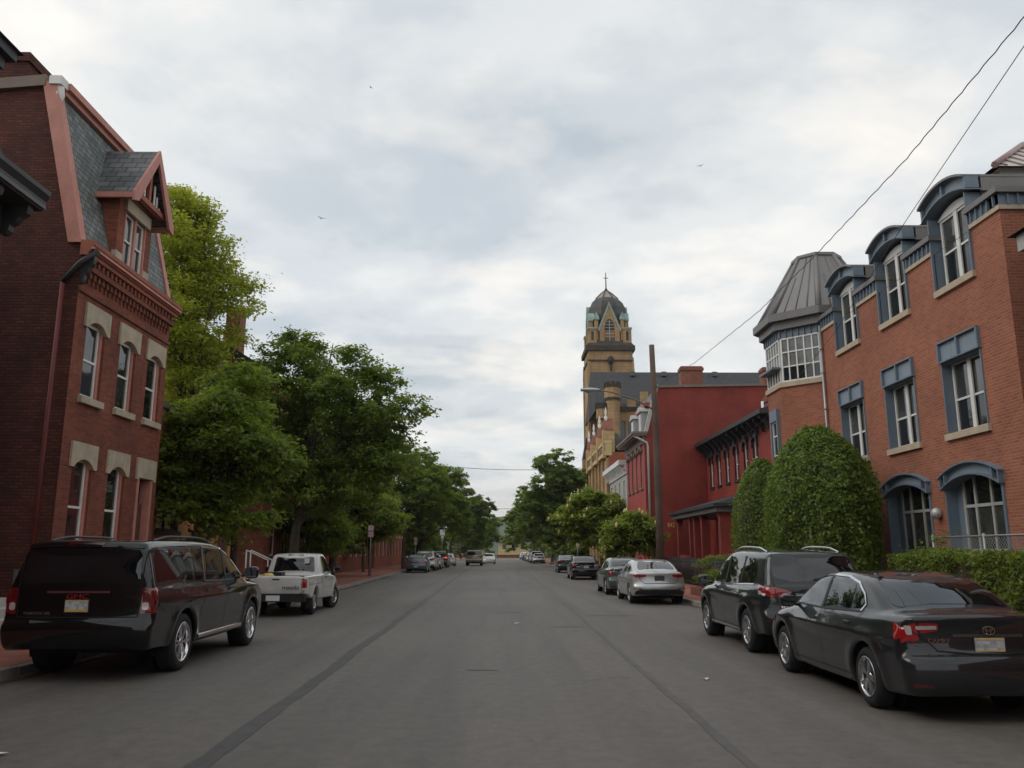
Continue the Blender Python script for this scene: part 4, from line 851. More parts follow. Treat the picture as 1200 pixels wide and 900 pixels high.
# ------------------------------------------------------------------ left: brick house with slate mansard
def mansard_house():
    b = thing('mansard_brick_house', 'old red brick house with slate mansard, gabled dormer and salmon trim', 'house', (-10, 18.7, 0))
    fr = Fr((-10, 0), (0, 1), (1, 0)); y0, y1 = 18.7, 24.0; ws = (19.72, 21.5, 23.2)
    holes = [(c - .47, c + .47, 5.3, 7.28) for c in ws] + [(c - .47, c + .47, 1.62, 3.95) for c in ws[:2]] + [(ws[2] - .5, ws[2] + .5, .75, 3.90)]
    m = MB(); m.wall(fr, y0, y1, 0, 8.75, holes, .18); m.build('front_wall', 'brick_old', b)
    m = MB(); m.poly([(-10, y0, 0), (-22, y0, 0), (-22, y0, 12.0), (-11.15, y0, 13.0), (-10.12, y0, 8.9), (-10, y0, 8.75)]); m.poly([(-10, y1, 0), (-22, y1, 0), (-22, y1, 12.0), (-11.15, y1, 13.0), (-10.12, y1, 8.9), (-10, y1, 8.75)]); m.poly([(-22, y0, 0), (-22, y1, 0), (-22, y1, 12), (-22, y0, 12)]); m.build('side_wall', 'brick_side', b)
    def lintel(c, z, par, arched=True):
        q = MB(); A = arc(c - .47, c + .47, z - .02, .2, 9) if arched else [(c - .47, z + .02), (c + .47, z + .02)]
        band(q, fr, A, [(s, z + .56) for s, _ in A], -.17, .05); q.fbox(fr, c - .62, c - .47, z - .03, z + .559, 0, .05); q.fbox(fr, c + .47, c + .62, z - .03, z + .559, 0, .05); return q.build('lintel', 'lintel_stone', par)
    for c in ws:
        w = grid_window(b, fr, [c - .36, c + .36], [5.33, 6.22, 7.12], -.10, .055, 'trim_white', 'window_glass', edge=.06)
        q = MB(); q.fbox(fr, c - .468, c - .365, 5.31, 7.0, -.17, -.06); q.fbox(fr, c + .365, c + .468, 5.31, 7.0, -.17, -.06); q.fbox(fr, c - .365, c + .365, 7.12, 7.26, -.17, -.07); q.build_each('casing', 'trim_salmon', w)
        lintel(c, 7.0, w); part_box(w, 'sill', 'lintel_stone', fr, c - .56, c + .56, 5.14, 5.3, -.18, .10)
    for c in ws[:2]:
        w = grid_window(b, fr, [c - .36, c + .36], [1.65, 2.72, 3.84], -.10, .055, 'trim_white', 'window_glass', edge=.06)
        q = MB(); q.fbox(fr, c - .468, c - .365, 1.63, 3.7, -.17, -.06); q.fbox(fr, c + .365, c + .468, 1.63, 3.7, -.17, -.06); q.fbox(fr, c - .365, c + .365, 3.84, 3.94, -.17, -.07); q.build_each('casing', 'trim_salmon', w)
        lintel(c, 3.66, w); part_box(w, 'sill', 'lintel_stone', fr, c - .56, c + .56, 1.46, 1.62, -.18, .10)
    c = ws[2]; d = part_box(b, 'door', 'door_wood', fr, c - .34, c + .34, .76, 3.0, -.34, -.17)
    q = MB(); q.fbox(fr, c - .5, c - .36, .76, 3.66, -.35, .02); q.fbox(fr, c + .36, c + .5, .76, 3.66, -.35, .02); q.build_each('door_casing', 'trim_salmon', d)
    part_box(d, 'transom', 'window_glass', fr, c - .36, c + .36, 3.05, 3.66, -.3, -.26); MB().lathe([(0, -.03), (.035, 0), (0, .03)], (-10.14, c - .26, 1.8), 8).build('handle', 'chrome', d); lintel(c, 3.66, d, False)
    st = MB()
    for i in range(4): st.box(-10, -9.0 + .27 * (3 - i) - .5, c - .75, c + .75, .13 + i * .155 if i else .1, .13 + (i + 1) * .155)
    st.build('door_steps', 'concrete', b)
    # corbelled brick cornice below a moulded rust and salmon gutter
    co = MB()
    co.fbox(fr, y0, y1, 7.72, 7.80, 0, .05); co.fbox(fr, y0, y1, 8.28, 8.40, 0, .14); co.build('brick_cornice', 'brick_old', b)
    s = y0 + .08
    while s < y1 - .1:
        q = MB(); q.fbox(fr, s, s + .10, 8.12, 8.28, 0, .085); q.fbox(fr, s + .02, s + .08, 8.0, 8.12, 0, .045); q.build('corbel', 'brick_old', b); s += .215
    s = y0 + .05
    while s < y1 - .1: part_box(b, 'dentil', 'brick_old', fr, s, s + .11, 8.40, 8.56, 0, .155); s += .225
    g = MB(); prof = [(0, 8.56), (.20, 8.56), (.21, 8.64), (.26, 8.66), (.27, 8.74), (.32, 8.80), (.33, 8.90), (.29, 8.93), (0, 8.93)]
    g.prism([fr.p(y0 - .12, z, n) for n, z in prof], (0, y1 - y0 + .14, 0)); g.build('gutter', 'trim_rust', b); part_box(b, 'gutter_bead', 'trim_salmon', fr, y0 - .125, y1 + .025, 8.70, 8.755, .26, .318)
    q = MB(); bracket(q, fr, y0 + .06, .14, 7.9, 8.56, 0, .3); q.build('cornice_end_dark', 'trim_dark', b)  # dark block of bracket profile, standing for a dark mark at the cornice end
    # mansard: slate slope, salmon rake boards, ridge trim, coping
    sx0, sz0, sx1, sz1 = -10.06, 8.93, -11.1, 13.05
    MB().poly([(sx0, y0 + .03, sz0), (sx0, y1 - .03, sz0), (sx1, y1 - .03, sz1), (sx1, y0 + .03, sz1)]).build('mansard_slope', 'slate', b)
    for y, yy in ((y0 - .10, .28), (y1 - .14, .24)):
        MB().prism([(sx0 + .06, y, sz0 - .05), (sx0 - .26, y, sz0 - .05), (sx1 - .28, y, sz1 + .02), (sx1 + .06, y, sz1 + .02)], (0, yy, 0)).build('rake_board', 'trim_salmon', b)
    q = MB(); q.box(sx1 - .2, sx1 + .16, y0 + .2, y1 + .12, 12.86, 13.0); q.box(sx1 - .2, sx1 + .26, y0 + .2, y1 + .15, 13.0, 13.18); q.build('ridge_trim', 'trim_salmon', b)
    MB().box(sx1 - .1, sx1 + .2, y0 - .14, y0 + .19, 12.98, 13.2).lathe([(.06, 12.55), (.13, 12.75), (.1, 12.98)], (sx1 + .1, y0 + .02, 0), 8).build('corner_block', 'trim_white', b)
    fs = Fr((0, y0), (1, 0), (0, -1)); MB().fprism(fs, [(-22, 11.95), (sx1 - .2, 12.95), (sx1 - .2, 13.24), (-22, 12.2)], -.35, .12).build_each('coping', 'trim_brown', b)
    MB().poly([(sx1, y0 + .1, 13.1), (sx1, y1, 13.1), (-22, y1, 12.1), (-22, y0 + .1, 12.1)]).build('flat_roof', 'roof_asphalt', b)
    ch = MB(); ch.box(-13.5, -11.95, y0 + .15, y0 + 1.3, 12.6, 13.75); ch.box(-13.56, -11.89, y0 + .09, y0 + 1.36, 13.75, 13.98); ch.build('chimney', 'brick_side', b)
    MB().tube([(-10.35, y0 - .07, 7.9), (-10.35, y0 - .07, .2)], .055, 8).build('downspout', 'downspout_red', b)
    MB().tube([(-9.62, y0 - .02, 8.7), (-10.0, y0 - .08, 8.35), (-10.35, y0 - .07, 7.9)], .07, 8).build('downspout_elbow', 'trim_dark', b)
    # dormer
    dcn = 21.2; fd = Fr((-9.98, 0), (0, 1), (1, 0)); hw = .98
    q = MB(); q.wall(fd, dcn - hw, dcn + hw, 8.93, 11.0, [(dcn - .62, dcn + .62, 9.05, 10.5)], .16)
    for sg in (-1, 1): q.poly([(-9.98, dcn + sg * hw, 8.93), (-9.98, dcn + sg * hw, 11.0), (-10.55, dcn + sg * hw, 11.0), (-10.08, dcn + sg * hw, 8.93)])
    q.poly([fd.p(dcn - hw, 11.0), fd.p(dcn + hw, 11.0), fd.p(dcn, 12.3)]); do = q.build('dormer', 'brick_old', b)
    q = MB(); q.fbox(fd, dcn - .72, dcn + .72, 10.5, 10.82, -.1, .09); q.fbox(fd, dcn - .99, dcn - .63, 8.98, 9.3, -.1, .02); q.fbox(fd, dcn + .63, dcn + .99, 8.98, 9.3, -.1, .02); q.build_each('dormer_lintel', 'lintel_stone', do)
    for a, e in ((dcn - .58, dcn - .05), (dcn + .05, dcn + .58)):
        q = MB(); q.fbox(fd, a, e, 9.07, 9.12, -.13, -.05); q.fbox(fd, a, e, 10.44, 10.5, -.13, -.05); q.fbox(fd, a, a + .06, 9.12, 10.44, -.13, -.05); q.fbox(fd, e - .06, e, 9.12, 10.44, -.13, -.05); q.fbox(fd, a, e, 9.74, 9.79, -.12, -.045); q.build('dormer_sash', 'trim_white', do)
        part_box(do, 'pane', 'window_glass', fd, a + .06, e - .06, 9.12, 9.74, -.11, -.09); part_box(do, 'pane', 'window_glass_curtain', fd, a + .06, e - .06, 9.79, 10.44, -.11, -.08)
    q = MB(); q.fbox(fd, dcn - .05, dcn + .05, 9.06, 10.5, -.12, .01); q.fbox(fd, dcn - .62, dcn - .58, 9.06, 10.5, -.12, .01); q.fbox(fd, dcn + .58, dcn + .62, 9.06, 10.5, -.12, .01); q.build_each('dormer_casing', 'trim_salmon', do)
    pz, ez, eh = 12.45, 10.75, 1.2; xf, xb = -9.55, -11.2
    rf = MB()
    for sg in (-1, 1): rf.hexa([(xf, dcn, pz), (xf, dcn + sg * eh, ez), (xb, dcn + sg * eh, ez), (xb, dcn, pz), (xf, dcn, pz + .07), (xf, dcn + sg * eh, ez + .07), (xb, dcn + sg * eh, ez + .07), (xb, dcn, pz + .07)])
    rf.build('dormer_roof', 'slate_dormer', do)
    q = MB()
    for sg in (-1, 1):
        q.fprism(Fr((-9.55, 0), (0, 1), (1, 0)), [(dcn, pz + .09), (dcn + sg * (eh + .06), ez + .05), (dcn + sg * (eh + .06), ez - .2), (dcn + sg * (eh - .2), ez - .12), (dcn, pz - .28)], 0, .07); q.box(-10.6, -9.55, *sorted((dcn + sg * (eh - .03), dcn + sg * (eh + .05))), ez - .12, ez + .03)
    q.build('bargeboard', 'trim_salmon', do)
    q = MB(); f2 = Fr((-9.72, 0), (0, 1), (1, 0)); q.fbox(f2, dcn - .95, dcn + .95, 10.88, 11.02, -.05, .1); q.fbox(f2, dcn - .06, dcn + .06, 11.02, 12.2, -.02, .06); q.build('gable_truss', 'trim_rust', do)
    for sg in (-1, 1):
        for t in (.25, .5, .75): MB().fbox(f2, *sorted((dcn + sg * (.10 + t * .7), dcn + sg * (.16 + t * .7))), 11.02, 12.15 - (t * .75 + .2) * 1.35, .02, .05).build('gable_spindle', 'trim_white', do)
    part_box(do, 'gable_back', 'trim_dark', Fr((-9.95, 0), (0, 1), (1, 0)), dcn - .7, dcn + .7, 11.03, 11.35, -.02, .01)
mansard_house()

def end_house():
    b = thing('red_house_dark_cornice', 'red painted house with heavy black bracketed cornice at the left edge', 'house', (-10.3, 10, 0))
    X = -10.25; fr = Fr((X, 0), (0, 1), (1, 0)); y0, y1 = -27, 16.05  # stretch behind the camera is unseen, added for reflections on the cars
    m = MB(); m.wall(fr, y0, y1, 0, 8.6, [(14.1, 15.0, 1.6, 3.9), (14.1, 15.0, 5.2, 7.3), (11.3, 12.2, 1.6, 3.9), (11.3, 12.2, 5.2, 7.3)], .18); shell(m, -20, X, y0, y1, 0, 8.6, 'lnf'); m.build('wall', 'brick_painted_dark', b)
    for c in (14.55, 11.75):
        for z0, z1 in ((1.6, 3.9), (5.2, 7.3)): grid_window(b, fr, [c - .45, c + .45], [z0, (z0 + z1) / 2, z1], -.1, .07, 'trim_dark', 'window_glass')
    co = MB(); co.fbox(fr, y0, y1 + .05, 8.1, 8.6, 0, .10); co.build('frieze', 'trim_dark', b)
    co = MB(); co.prism([fr.p(y0, z, n) for n, z in ((-.3, 8.6), (.68, 8.6), (.74, 8.72), (.74, 8.80), (.82, 8.92), (.82, 9.02), (-.3, 9.02))], (0, y1 - y0 + .12, 0)); co.build('cornice', 'trim_dark', b)
    part_box(b, 'cornice_bead', 'trim_charcoal', fr, y0, y1 + .122, 8.64, 8.72, .68, .745)
    for i in range(9):
        q = MB(); bracket(q, fr, y1 - .15 - i * 1.0, .18, 7.98, 8.6, .10, .6); q.build('bracket', 'trim_dark', b)
    MB().poly([(X + .15, y0, 9.03), (X + .15, y1, 9.03), (X - 1.0, y1, 11.6), (X - 1.0, y0, 11.6)]).poly([(X - 1.0, y0, 11.6), (X - 1, y1, 11.6), (-20, y1, 11.7), (-20, y0, 11.7)]).build('mansard', 'roof_asphalt', b)
    q = MB(); q.box(X - 1.2, X + .80, 11.9, 14.55, 10.98, 11.18); q.box(X - 1.2, X + .66, 12.0, 14.42, 10.75, 10.98); q.box(X - .9, X + .30, 12.2, 14.1, 9.0, 10.75); dd = q.build('dormer', 'trim_dark', b)
    MB().hexa([(X - 1.2, 11.8, 11.182), (X + .88, 11.8, 11.182), (X + .88, 14.65, 11.182), (X - 1.2, 14.65, 11.182), (X - 1.2, 12.3, 11.7), (X + .2, 12.3, 11.7), (X + .2, 13.9, 11.7), (X - 1.2, 13.9, 11.7)]).build('dormer_roof', 'roof_asphalt', dd)
    s = MB()
    for i in range(4): s.box(X, -8.75 - .32 * i, 14.9, 16.9, .13 + i * .17 if i else .1, .13 + (i + 1) * .17)
    tag(s.build('concrete_steps', 'concrete'), 'concrete doorstep flight on the brick sidewalk, half hidden by the black SUV', 'steps')
end_house()

def left_rest():
    b = thing('tan_brick_building', 'tan brick building behind the street trees beside the white pickup', 'building', (-10.9, 24.6, 0))
    fr = Fr((-10.9, 0), (0, 1), (1, 0)); y0, y1 = 24.6, 34.0
    hs = [(26.4, 28.2, 2.35, 4.0), (29.6, 31.6, 2.35, 4.0), (32.2, 33.4, .2, 2.9)]
    m = MB(); m.wall(fr, y0, y1, 0, 6.2, hs, .2); shell(m, -20, -10.9, y0, y1, 0, 6.2, 'lnf'); m.build('wall', 'brick_tan', b)
    for h in hs[:2]: w = grid_window(b, fr, [h[0], (h[0] + h[1]) / 2, h[1]], [h[2], 3.4, h[3]], -.1, .08, 'trim_dark', 'window_glass'); part_box(w, 'sill', 'trim_dark', fr, h[0] - .1, h[1] + .1, h[2] - .14, h[2], -.1, .08)
    part_box(b, 'door', 'door_wood', fr, 32.25, 33.35, .2, 2.88, -.15, -.08); part_box(b, 'coping', 'trim_brown', fr, y0, y1, 6.2, 6.4, -.3, .1); MB().box(-20, -11.1, y0 + .1, y1 - .1, 6.0, 6.15).build('roof', 'roof_asphalt', b)
    b = thing('gabled_brick_house', 'dark red brick house whose chimney and gable rise behind the trees', 'house', (-11.2, 39.5, 0))
    y0, y1 = 39.5, 49.0; X = -11.2; fr = Fr((X, 0), (0, 1), (1, 0)); ws = (41, 43.2, 45.4, 47.6)
    hs = [(c - .45, c + .45, z, z + 2.0) for c in ws for z in (1.5, 5.2)]
    m = MB(); m.wall(fr, y0, y1, 0, 9.9, hs, .18); m.poly([(X, y0, 0), (-20, y0, 0), (-20, y0, 9.9), (-15.6, y0, 12.5), (X, y0, 9.9)]); m.poly([(X, y1, 0), (-20, y1, 0), (-20, y1, 9.9), (-15.6, y1, 12.5), (X, y1, 9.9)]); m.build('wall', 'brick_old', b)
    for h in hs: w = grid_window(b, fr, [h[0], h[1]], [h[2], h[2] + 1, h[3]], -.1, .07, 'trim_white', 'window_glass'); part_box(w, 'lintel', 'lintel_stone', fr, h[0] - .1, h[1] + .1, h[3], h[3] + .3, -.1, .05)
    rf = MB(); rf.hexa([(X + .5, y0 - .35, 9.75), (X + .5, y1, 9.75), (-15.6, y1, 12.6), (-15.6, y0 - .35, 12.6), (X + .5, y0 - .35, 9.95), (X + .5, y1, 9.95), (-15.6, y1, 12.82), (-15.6, y0 - .35, 12.82)]); rf.hexa([(-20.5, y0 - .35, 9.75), (-20.5, y1, 9.75), (-15.6, y1, 12.6), (-15.6, y0 - .35, 12.6), (-20.5, y0 - .35, 9.95), (-20.5, y1, 9.95), (-15.6, y1, 12.82), (-15.6, y0 - .35, 12.82)]); rf.build('roof', 'trim_dark', b)
    ch = MB(); ch.box(-13.75, -13.05, y0 + .1, y0 + 1.0, 10.5, 13.6); ch.box(-13.82, -12.98, y0 + .04, y0 + 1.06, 12.0, 12.15); ch.build('chimney', 'brick_chimney', b)
    st = MB(); st.box(X, -9.8, 45.7, 47.2, .1, .7); st.box(-9.8, -9.45, 45.7, 47.2, .1, .4); st.build('door_steps', 'concrete', b)
    k = 0
    looks = (('narrow red painted row house behind the small bright street tree', 'brick_painted', 8.6), ('dark red brick row house behind the grey parked hatchback', 'brick_old', 10.2), ('orange red brick row house near the left street corner, behind parked cars', 'brick_orange', 8.2))
    for (y0, y1), (lab, mt, H) in zip(((50.5, 62.5), (63, 80), (81, 104)), looks):
        X = -12.4; fr = Fr((X, 0), (0, 1), (1, 0)); b = thing('row_house', lab, 'house', (X, y0, 0), 'row houses far down the left side')
        n = int((y1 - y0) / 2.4); ws = [y0 + (y1 - y0) * (i + .5) / n for i in range(n)]; hs = [(c - .45, c + .45, z, z + 1.9) for c in ws for z in (1.3, 4.7)]
        m = MB(); m.wall(fr, y0, y1, 0, H, hs, .15); shell(m, -22, X, y0, y1, 0, H, 'lnf'); m.build('wall', mt, b)
        for h in hs: w = grid_window(b, fr, [h[0], h[1]], [h[2], h[2] + .95, h[3]], -.08, .08, 'trim_white', 'window_glass'); part_box(w, 'lintel', 'lintel_stone', fr, h[0] - .1, h[1] + .1, h[3], h[3] + .25, -.1, .05)
        co = MB(); co.fbox(fr, y0, y1, H - .5, H, 0, .15); co.fbox(fr, y0, y1, H, H + .25, -.2, .5); co.build('cornice', 'trim_dark', b); MB().box(-22, X - .1, y0, y1, H - .1, H + .05).build('roof', 'roof_asphalt', b)
        MB().box(X - 3, X - 2.2, y0 + .3, y0 + 1.1, H, H + 1.6).build('chimney', 'brick_chimney', b)
    # far end of the street
    b = thing('cream_far_building', 'small cream building closing the far end of the street', 'building', (3, 240, 0)); fs = Fr((0, 240), (1, 0), (0, -1))
    hs = [(x, x + 1.2, 2.2, 3.8) for x in (-.4, 2.2, 4.8)]
    m = MB(); m.wall(fs, -1.5, 7, 0, 4.4, hs, .2); shell(m, -1.5, 7, 240, 250, 0, 4.4, 'lrf'); m.build('wall', 'parapet_cream', b)
    for h in hs: grid_window(b, fs, [h[0], h[1]], [h[2], h[3]], -.1, .1, 'trim_white', 'window_glass')
    MB().hexa([(-2, 239, 4.4), (7.5, 239, 4.4), (7.5, 251, 4.4), (-2, 251, 4.4), (.5, 244, 5.6), (5, 244, 5.6), (5, 246, 5.6), (.5, 246, 5.6)]).build('roof', 'roof_asphalt', b)
    tag(MB().box(-14, 16, 228, 228.5, 0, .7).box(-14.1, 16.1, 227.95, 228.55, .7, .82).build('low_brick_wall', 'brick_old'), 'low brick wall across the far end of the street', 'wall')
left_rest()
# ------------------------------------------------------------------ vehicles
def chaikin(P, it=2, closed=True):
    P = [np.array(p, float) for p in P]
    for _ in range(it):
        Q = []; n = len(P)
        for i in range(n if closed else n - 1):
            a, b = P[i], P[(i + 1) % n]; Q += [a * .75 + b * .25, a * .25 + b * .75]
        if not closed: Q = [P[0]] + Q + [P[-1]]
        P = Q
    return np.array(P)
def rnd(pts, r=.05, n=4):
    """polygon with rounded corners"""
    P = [np.array(p, float) for p in pts]; Q = []; m = len(P)
    for i in range(m):
        a, b, c = P[i - 1], P[i], P[(i + 1) % m]; u = a - b; w = c - b; lu, lw = np.linalg.norm(u), np.linalg.norm(w); k = min(r, lu * .45, lw * .45)
        p0, p1 = b + u / lu * k, b + w / lw * k
        for t in np.linspace(0, 1, n + 1): Q.append((1 - t) ** 2 * p0 + 2 * t * (1 - t) * b + t * t * p1)
    return np.array(Q)
class Sdf2:
    """signed distance to a closed outline, tabulated on a fine grid"""
    def __init__(s, poly, h=.02, pad=.5):
        P = np.asarray(poly); lo = P.min(0) - pad; hi = P.max(0) + pad; n = np.ceil((hi - lo) / h).astype(int) + 1
        s.lo, s.h, s.n = lo, h, n
        gy, gz = np.meshgrid(lo[0] + np.arange(n[0]) * h, lo[1] + np.arange(n[1]) * h, indexing='ij')
        d = np.full(gy.shape, 1e9); ins = np.zeros(gy.shape, bool)
        for a, b in zip(P, np.roll(P, -1, 0)):
            e = b - a; L = e @ e + 1e-12; t = np.clip(((gy - a[0]) * e[0] + (gz - a[1]) * e[1]) / L, 0, 1)
            d = np.minimum(d, (gy - a[0] - t * e[0]) ** 2 + (gz - a[1] - t * e[1]) ** 2)
            if a[1] != b[1]:
                c = ((a[1] > gz) != (b[1] > gz)) & (gy < (b[0] - a[0]) * (gz - a[1]) / (b[1] - a[1]) + a[0]); ins ^= c
        s.t = np.where(ins, -1, 1) * np.sqrt(d)
    def __call__(s, y, z):
        fy = np.clip((y - s.lo[0]) / s.h, 0, s.n[0] - 1.001); fz = np.clip((z - s.lo[1]) / s.h, 0, s.n[1] - 1.001)
        i = fy.astype(int); j = fz.astype(int); a = fy - i; b = fz - j; t = s.t
        return t[i, j] * (1 - a) * (1 - b) + t[i + 1, j] * a * (1 - b) + t[i, j + 1] * (1 - a) * b + t[i + 1, j + 1] * a * b
def smin(a, b, k): h = np.maximum(k - np.abs(a - b), 0) / k; return np.minimum(a, b) - h * h * k * .25
def smax(a, b, k): return -smin(-a, -b, k)
def sstep(a, b, x): t = np.clip((x - a) / (b - a), 0, 1); return t * t * (3 - 2 * t)
def surface_nets(f, lo, hi, h):
    """mesh of f = 0, corners pulled onto the surface"""
    n = np.ceil((np.array(hi) - lo) / h).astype(int) + 1; ax = [lo[i] + np.arange(n[i]) * h for i in range(3)]
    X, Y, Z = np.meshgrid(*ax, indexing='ij'); F = f(X.ravel(), Y.ravel(), Z.ravel()).reshape(X.shape)
    ins = F < 0; c = np.zeros([m - 1 for m in n], int)
    for dx in (0, 1):
        for dy in (0, 1):
            for dz in (0, 1): c += ins[dx:n[0] - 1 + dx, dy:n[1] - 1 + dy, dz:n[2] - 1 + dz]
    act = (c > 0) & (c < 8); idx = -np.ones(act.shape, int); cells = np.argwhere(act); idx[act] = np.arange(len(cells))
    V = np.zeros((len(cells), 3)); W_ = np.zeros(len(cells)); cor = [(a, b, d) for a in (0, 1) for b in (0, 1) for d in (0, 1)]
    val = {q: F[cells[:, 0] + q[0], cells[:, 1] + q[1], cells[:, 2] + q[2]] for q in cor}
    for q in cor:
        for k in range(3):
            if q[k]: continue
            r = tuple(q[i] + (i == k) for i in range(3)); a, b = val[q], val[r]; m = (a < 0) != (b < 0); t = a[m] / (a[m] - b[m])
            P = np.tile(np.array(q, float), (m.sum(), 1)); P[:, k] += t; V[m] += P; W_[m] += 1
    V = np.array(lo) + (cells + V / W_[:, None]) * h
    Q = []
    for k in range(3):
        sl = [slice(1, -1)] * 3; sl[k] = slice(0, -1)
        A = ins[tuple(sl)]; sl2 = list(sl); sl2[k] = slice(1, None); B = ins[tuple(sl2)]
        e = np.argwhere(A != B); off = [1, 1, 1]; off[k] = 0; e = e + off; u, w = [(1, 2), (2, 0), (0, 1)][k]
        du = np.zeros(3, int); du[u] = 1; dw = np.zeros(3, int); dw[w] = 1
        g = lambda p: idx[p[:, 0], p[:, 1], p[:, 2]]
        q = np.stack([g(e - du - dw), g(e - dw), g(e), g(e - du)], 1); fl = ~ins[e[:, 0], e[:, 1], e[:, 2]]; q[fl] = q[fl][:, ::-1]; Q.append(q)
    Q = np.concatenate(Q); Q = Q[(Q >= 0).all(1)]
    for _ in range(3):
        e = .004; f0 = f(*V.T); G = np.stack([f(V[:, 0] + e * (k == 0), V[:, 1] + e * (k == 1), V[:, 2] + e * (k == 2)) - f0 for k in range(3)], 1) / e
        g2 = np.maximum((G ** 2).sum(1), .1); V = V - np.clip(f0 / g2, -.5 * h, .5 * h)[:, None] * G * .9
    return V, Q
class Car:
    """a car's body as a blended solid; windows, lamps, seams and trim are laid on its surface"""
    def __init__(s, p): s.p = p; s.low = Sdf2(chaikin(p['low'], p.get('soft', 2))); s.cab = Sdf2(chaikin(p['cab'], 2)) if 'cab' in p else None
    def f(s, x, y, z):
        p = s.p; x = np.abs(x); hw = p['hw']; xn = x / hw; L2 = p['L'] / 2; sg = np.sign(y)
        kend = np.where(y < 0, p.get('kr', .10), p.get('kf', .22))
        ye = y + sg * kend * np.clip(xn, 0, 1.2) ** p.get('pe', 2.6) * sstep(.55, 1., np.abs(y) / L2)
        d = s.low(ye, z + p.get('crown', .03) * xn ** 2)
        zm = p.get('zm', .62)
        Wl = hw - p.get('tuck', .05) * (np.clip(zm - z, 0, 1) / .4) ** 2 - p.get('shoulder', .06) * (np.clip(z - zm, 0, 1) / .4) ** 2
        Wl = Wl - p.get('tapr', .05) * sstep(.5, 1.0, -y / L2) ** 2 - p.get('tapf', .09) * sstep(.45, 1.0, y / L2) ** 2
        if 'crease' in p:
            zc, amp, wd = p['crease']; Wl = Wl + amp * np.exp(-((z - zc) / wd) ** 2)
        for ya in p['ax']:   # slight flare over each wheel
            rr = np.sqrt((y - ya) ** 2 + (z - p['wr']) ** 2); Wl = Wl + p.get('flare', .018) * np.exp(-((rr - p['wr'] - .10) / .09) ** 2)
        F = smax(d, x - Wl, p.get('kb', .07))
        if s.cab:
            zb = p['zb']; yc, yl = p['cabc']
            yc2 = y + np.where(y < yc, -1, 1) * p.get('kcab', .10) * np.clip(xn, 0, 1.2) ** 2
            dc = s.cab(yc2, z + p.get('ccrown', .045) * xn ** 2)
            Wc = p['wb'] - p.get('tumble', .42) * np.clip(z - zb, -.2, 2) - p.get('cabtap', .07) * np.clip(np.abs(y - yc) / yl, 0, 1.3) ** 2.5
            F = smin(F, smax(dc, x - Wc, p.get('kc', .10)), p.get('ku', .03))
        if 'bed' in p:
            x1, y0, y1, z0 = p['bed']; bd = np.maximum(np.maximum(np.abs(x) - x1, np.maximum(y0 - y, y - y1)), z0 - z); F = smax(F, -bd, .03)
        for ya in p['ax']:
            rr = np.sqrt((y - ya) ** 2 + (z - p['wr']) ** 2); F = smax(F, -np.maximum(rr - p['wr'] - p.get('gap', .055), (hw - .30) - x), .02)
        return F
    def mesh(s, h):
        p = s.p; zmax = max(q[1] for q in p['low'] + p.get('cab', [])) + .06; L2 = p['L'] / 2 + .12
        g = lambda x, y, z: s.f(x, y, z)
        V, Q = surface_nets(g, np.array((-p['hw'] - .13, -L2, .08)), np.array((p['hw'] + .13, L2, zmax)), h)
        s.V, s.Q = V, Q; s.bvh = BVHTree.FromPolygons(V.tolist(), Q.tolist()); return fastmesh('body', V, Q, True)
    def cast(s, axis, a, b, off, lim=0.0):
        o, d = {'x': ((3, a, b), (-1, 0, 0)), '-x': ((-3, a, b), (1, 0, 0)), '-y': ((a, -5, b), (0, 1, 0)), 'y': ((a, 5, b), (0, -1, 0)), 'z': ((a, b, 4), (0, 0, -1))}[axis]
        loc, nor, _, _ = s.bvh.ray_cast(Vector(o), Vector(d))
        if loc is None: return None
        if nor.dot(Vector(d)) > 0: nor = -nor
        if -nor.dot(Vector(d)) < lim: return None
        return np.array(loc + nor * off)
    def patch(s, poly, axis, off=.004, step=.07, lim=.12):
        """an outline laid on the body: triangles whose corners sit on the surface"""
        P = [Vector(q) for q in poly]; n = len(P); A = np.array(poly); lo, hi = A.min(0), A.max(0)
        for a in np.arange(lo[0] + step / 2, hi[0], step):
            for b in np.arange(lo[1] + step / 2, hi[1], step):
                ins = False; mind = 9
                for p, q in zip(A, np.roll(A, -1, 0)):
                    if (p[1] > b) != (q[1] > b) and a < (q[0] - p[0]) * (b - p[1]) / (q[1] - p[1]) + p[0]: ins = not ins
                    mind = min(mind, abs(p[0] - a) + abs(p[1] - b))
                if ins and mind > step * .4: P.append(Vector((a, b)))
        v, _, fc, *_ = delaunay_2d_cdt(P, [], [list(range(n))], 1, 1e-5)
        pts = [s.cast(axis, q[0], q[1], off, lim) for q in v]; ok = [q is not None for q in pts]
        good = np.array([q for q in pts if q is not None]); mp = np.cumsum(ok) - 1
        
        T = [tuple(int(mp[i]) for i in t) for t in fc if all(ok[i] for i in t)]
        return good, [t for t in T if max(np.linalg.norm(good[t[i]] - good[t[i - 1]]) for i in range(3)) < .34]
    def strip(s, line, axis, w, off=.003, closed=False):
        """a ribbon along a line on the body: seams, mouldings, chrome"""
        L = [np.array(q, float) for q in line]
        if closed: L.append(L[0])
        D = []
        for a, b in zip(L[:-1], L[1:]):
            m = max(1, int(np.linalg.norm(b - a) / .06)); D += [a + (b - a) * i / m for i in range(m)]
        if not closed: D.append(L[-1])
        m = len(D); V = []
        for i in range(m):
            t = D[(i + 1) % m] - D[i - 1] if closed else D[min(i + 1, m - 1)] - D[max(i - 1, 0)]
            t = t / (np.linalg.norm(t) + 1e-9); nn = np.array((-t[1], t[0])) * w / 2
            V.append((s.cast(axis, *(D[i] - nn), off), s.cast(axis, *(D[i] + nn), off)))
        vs, fs = [], []
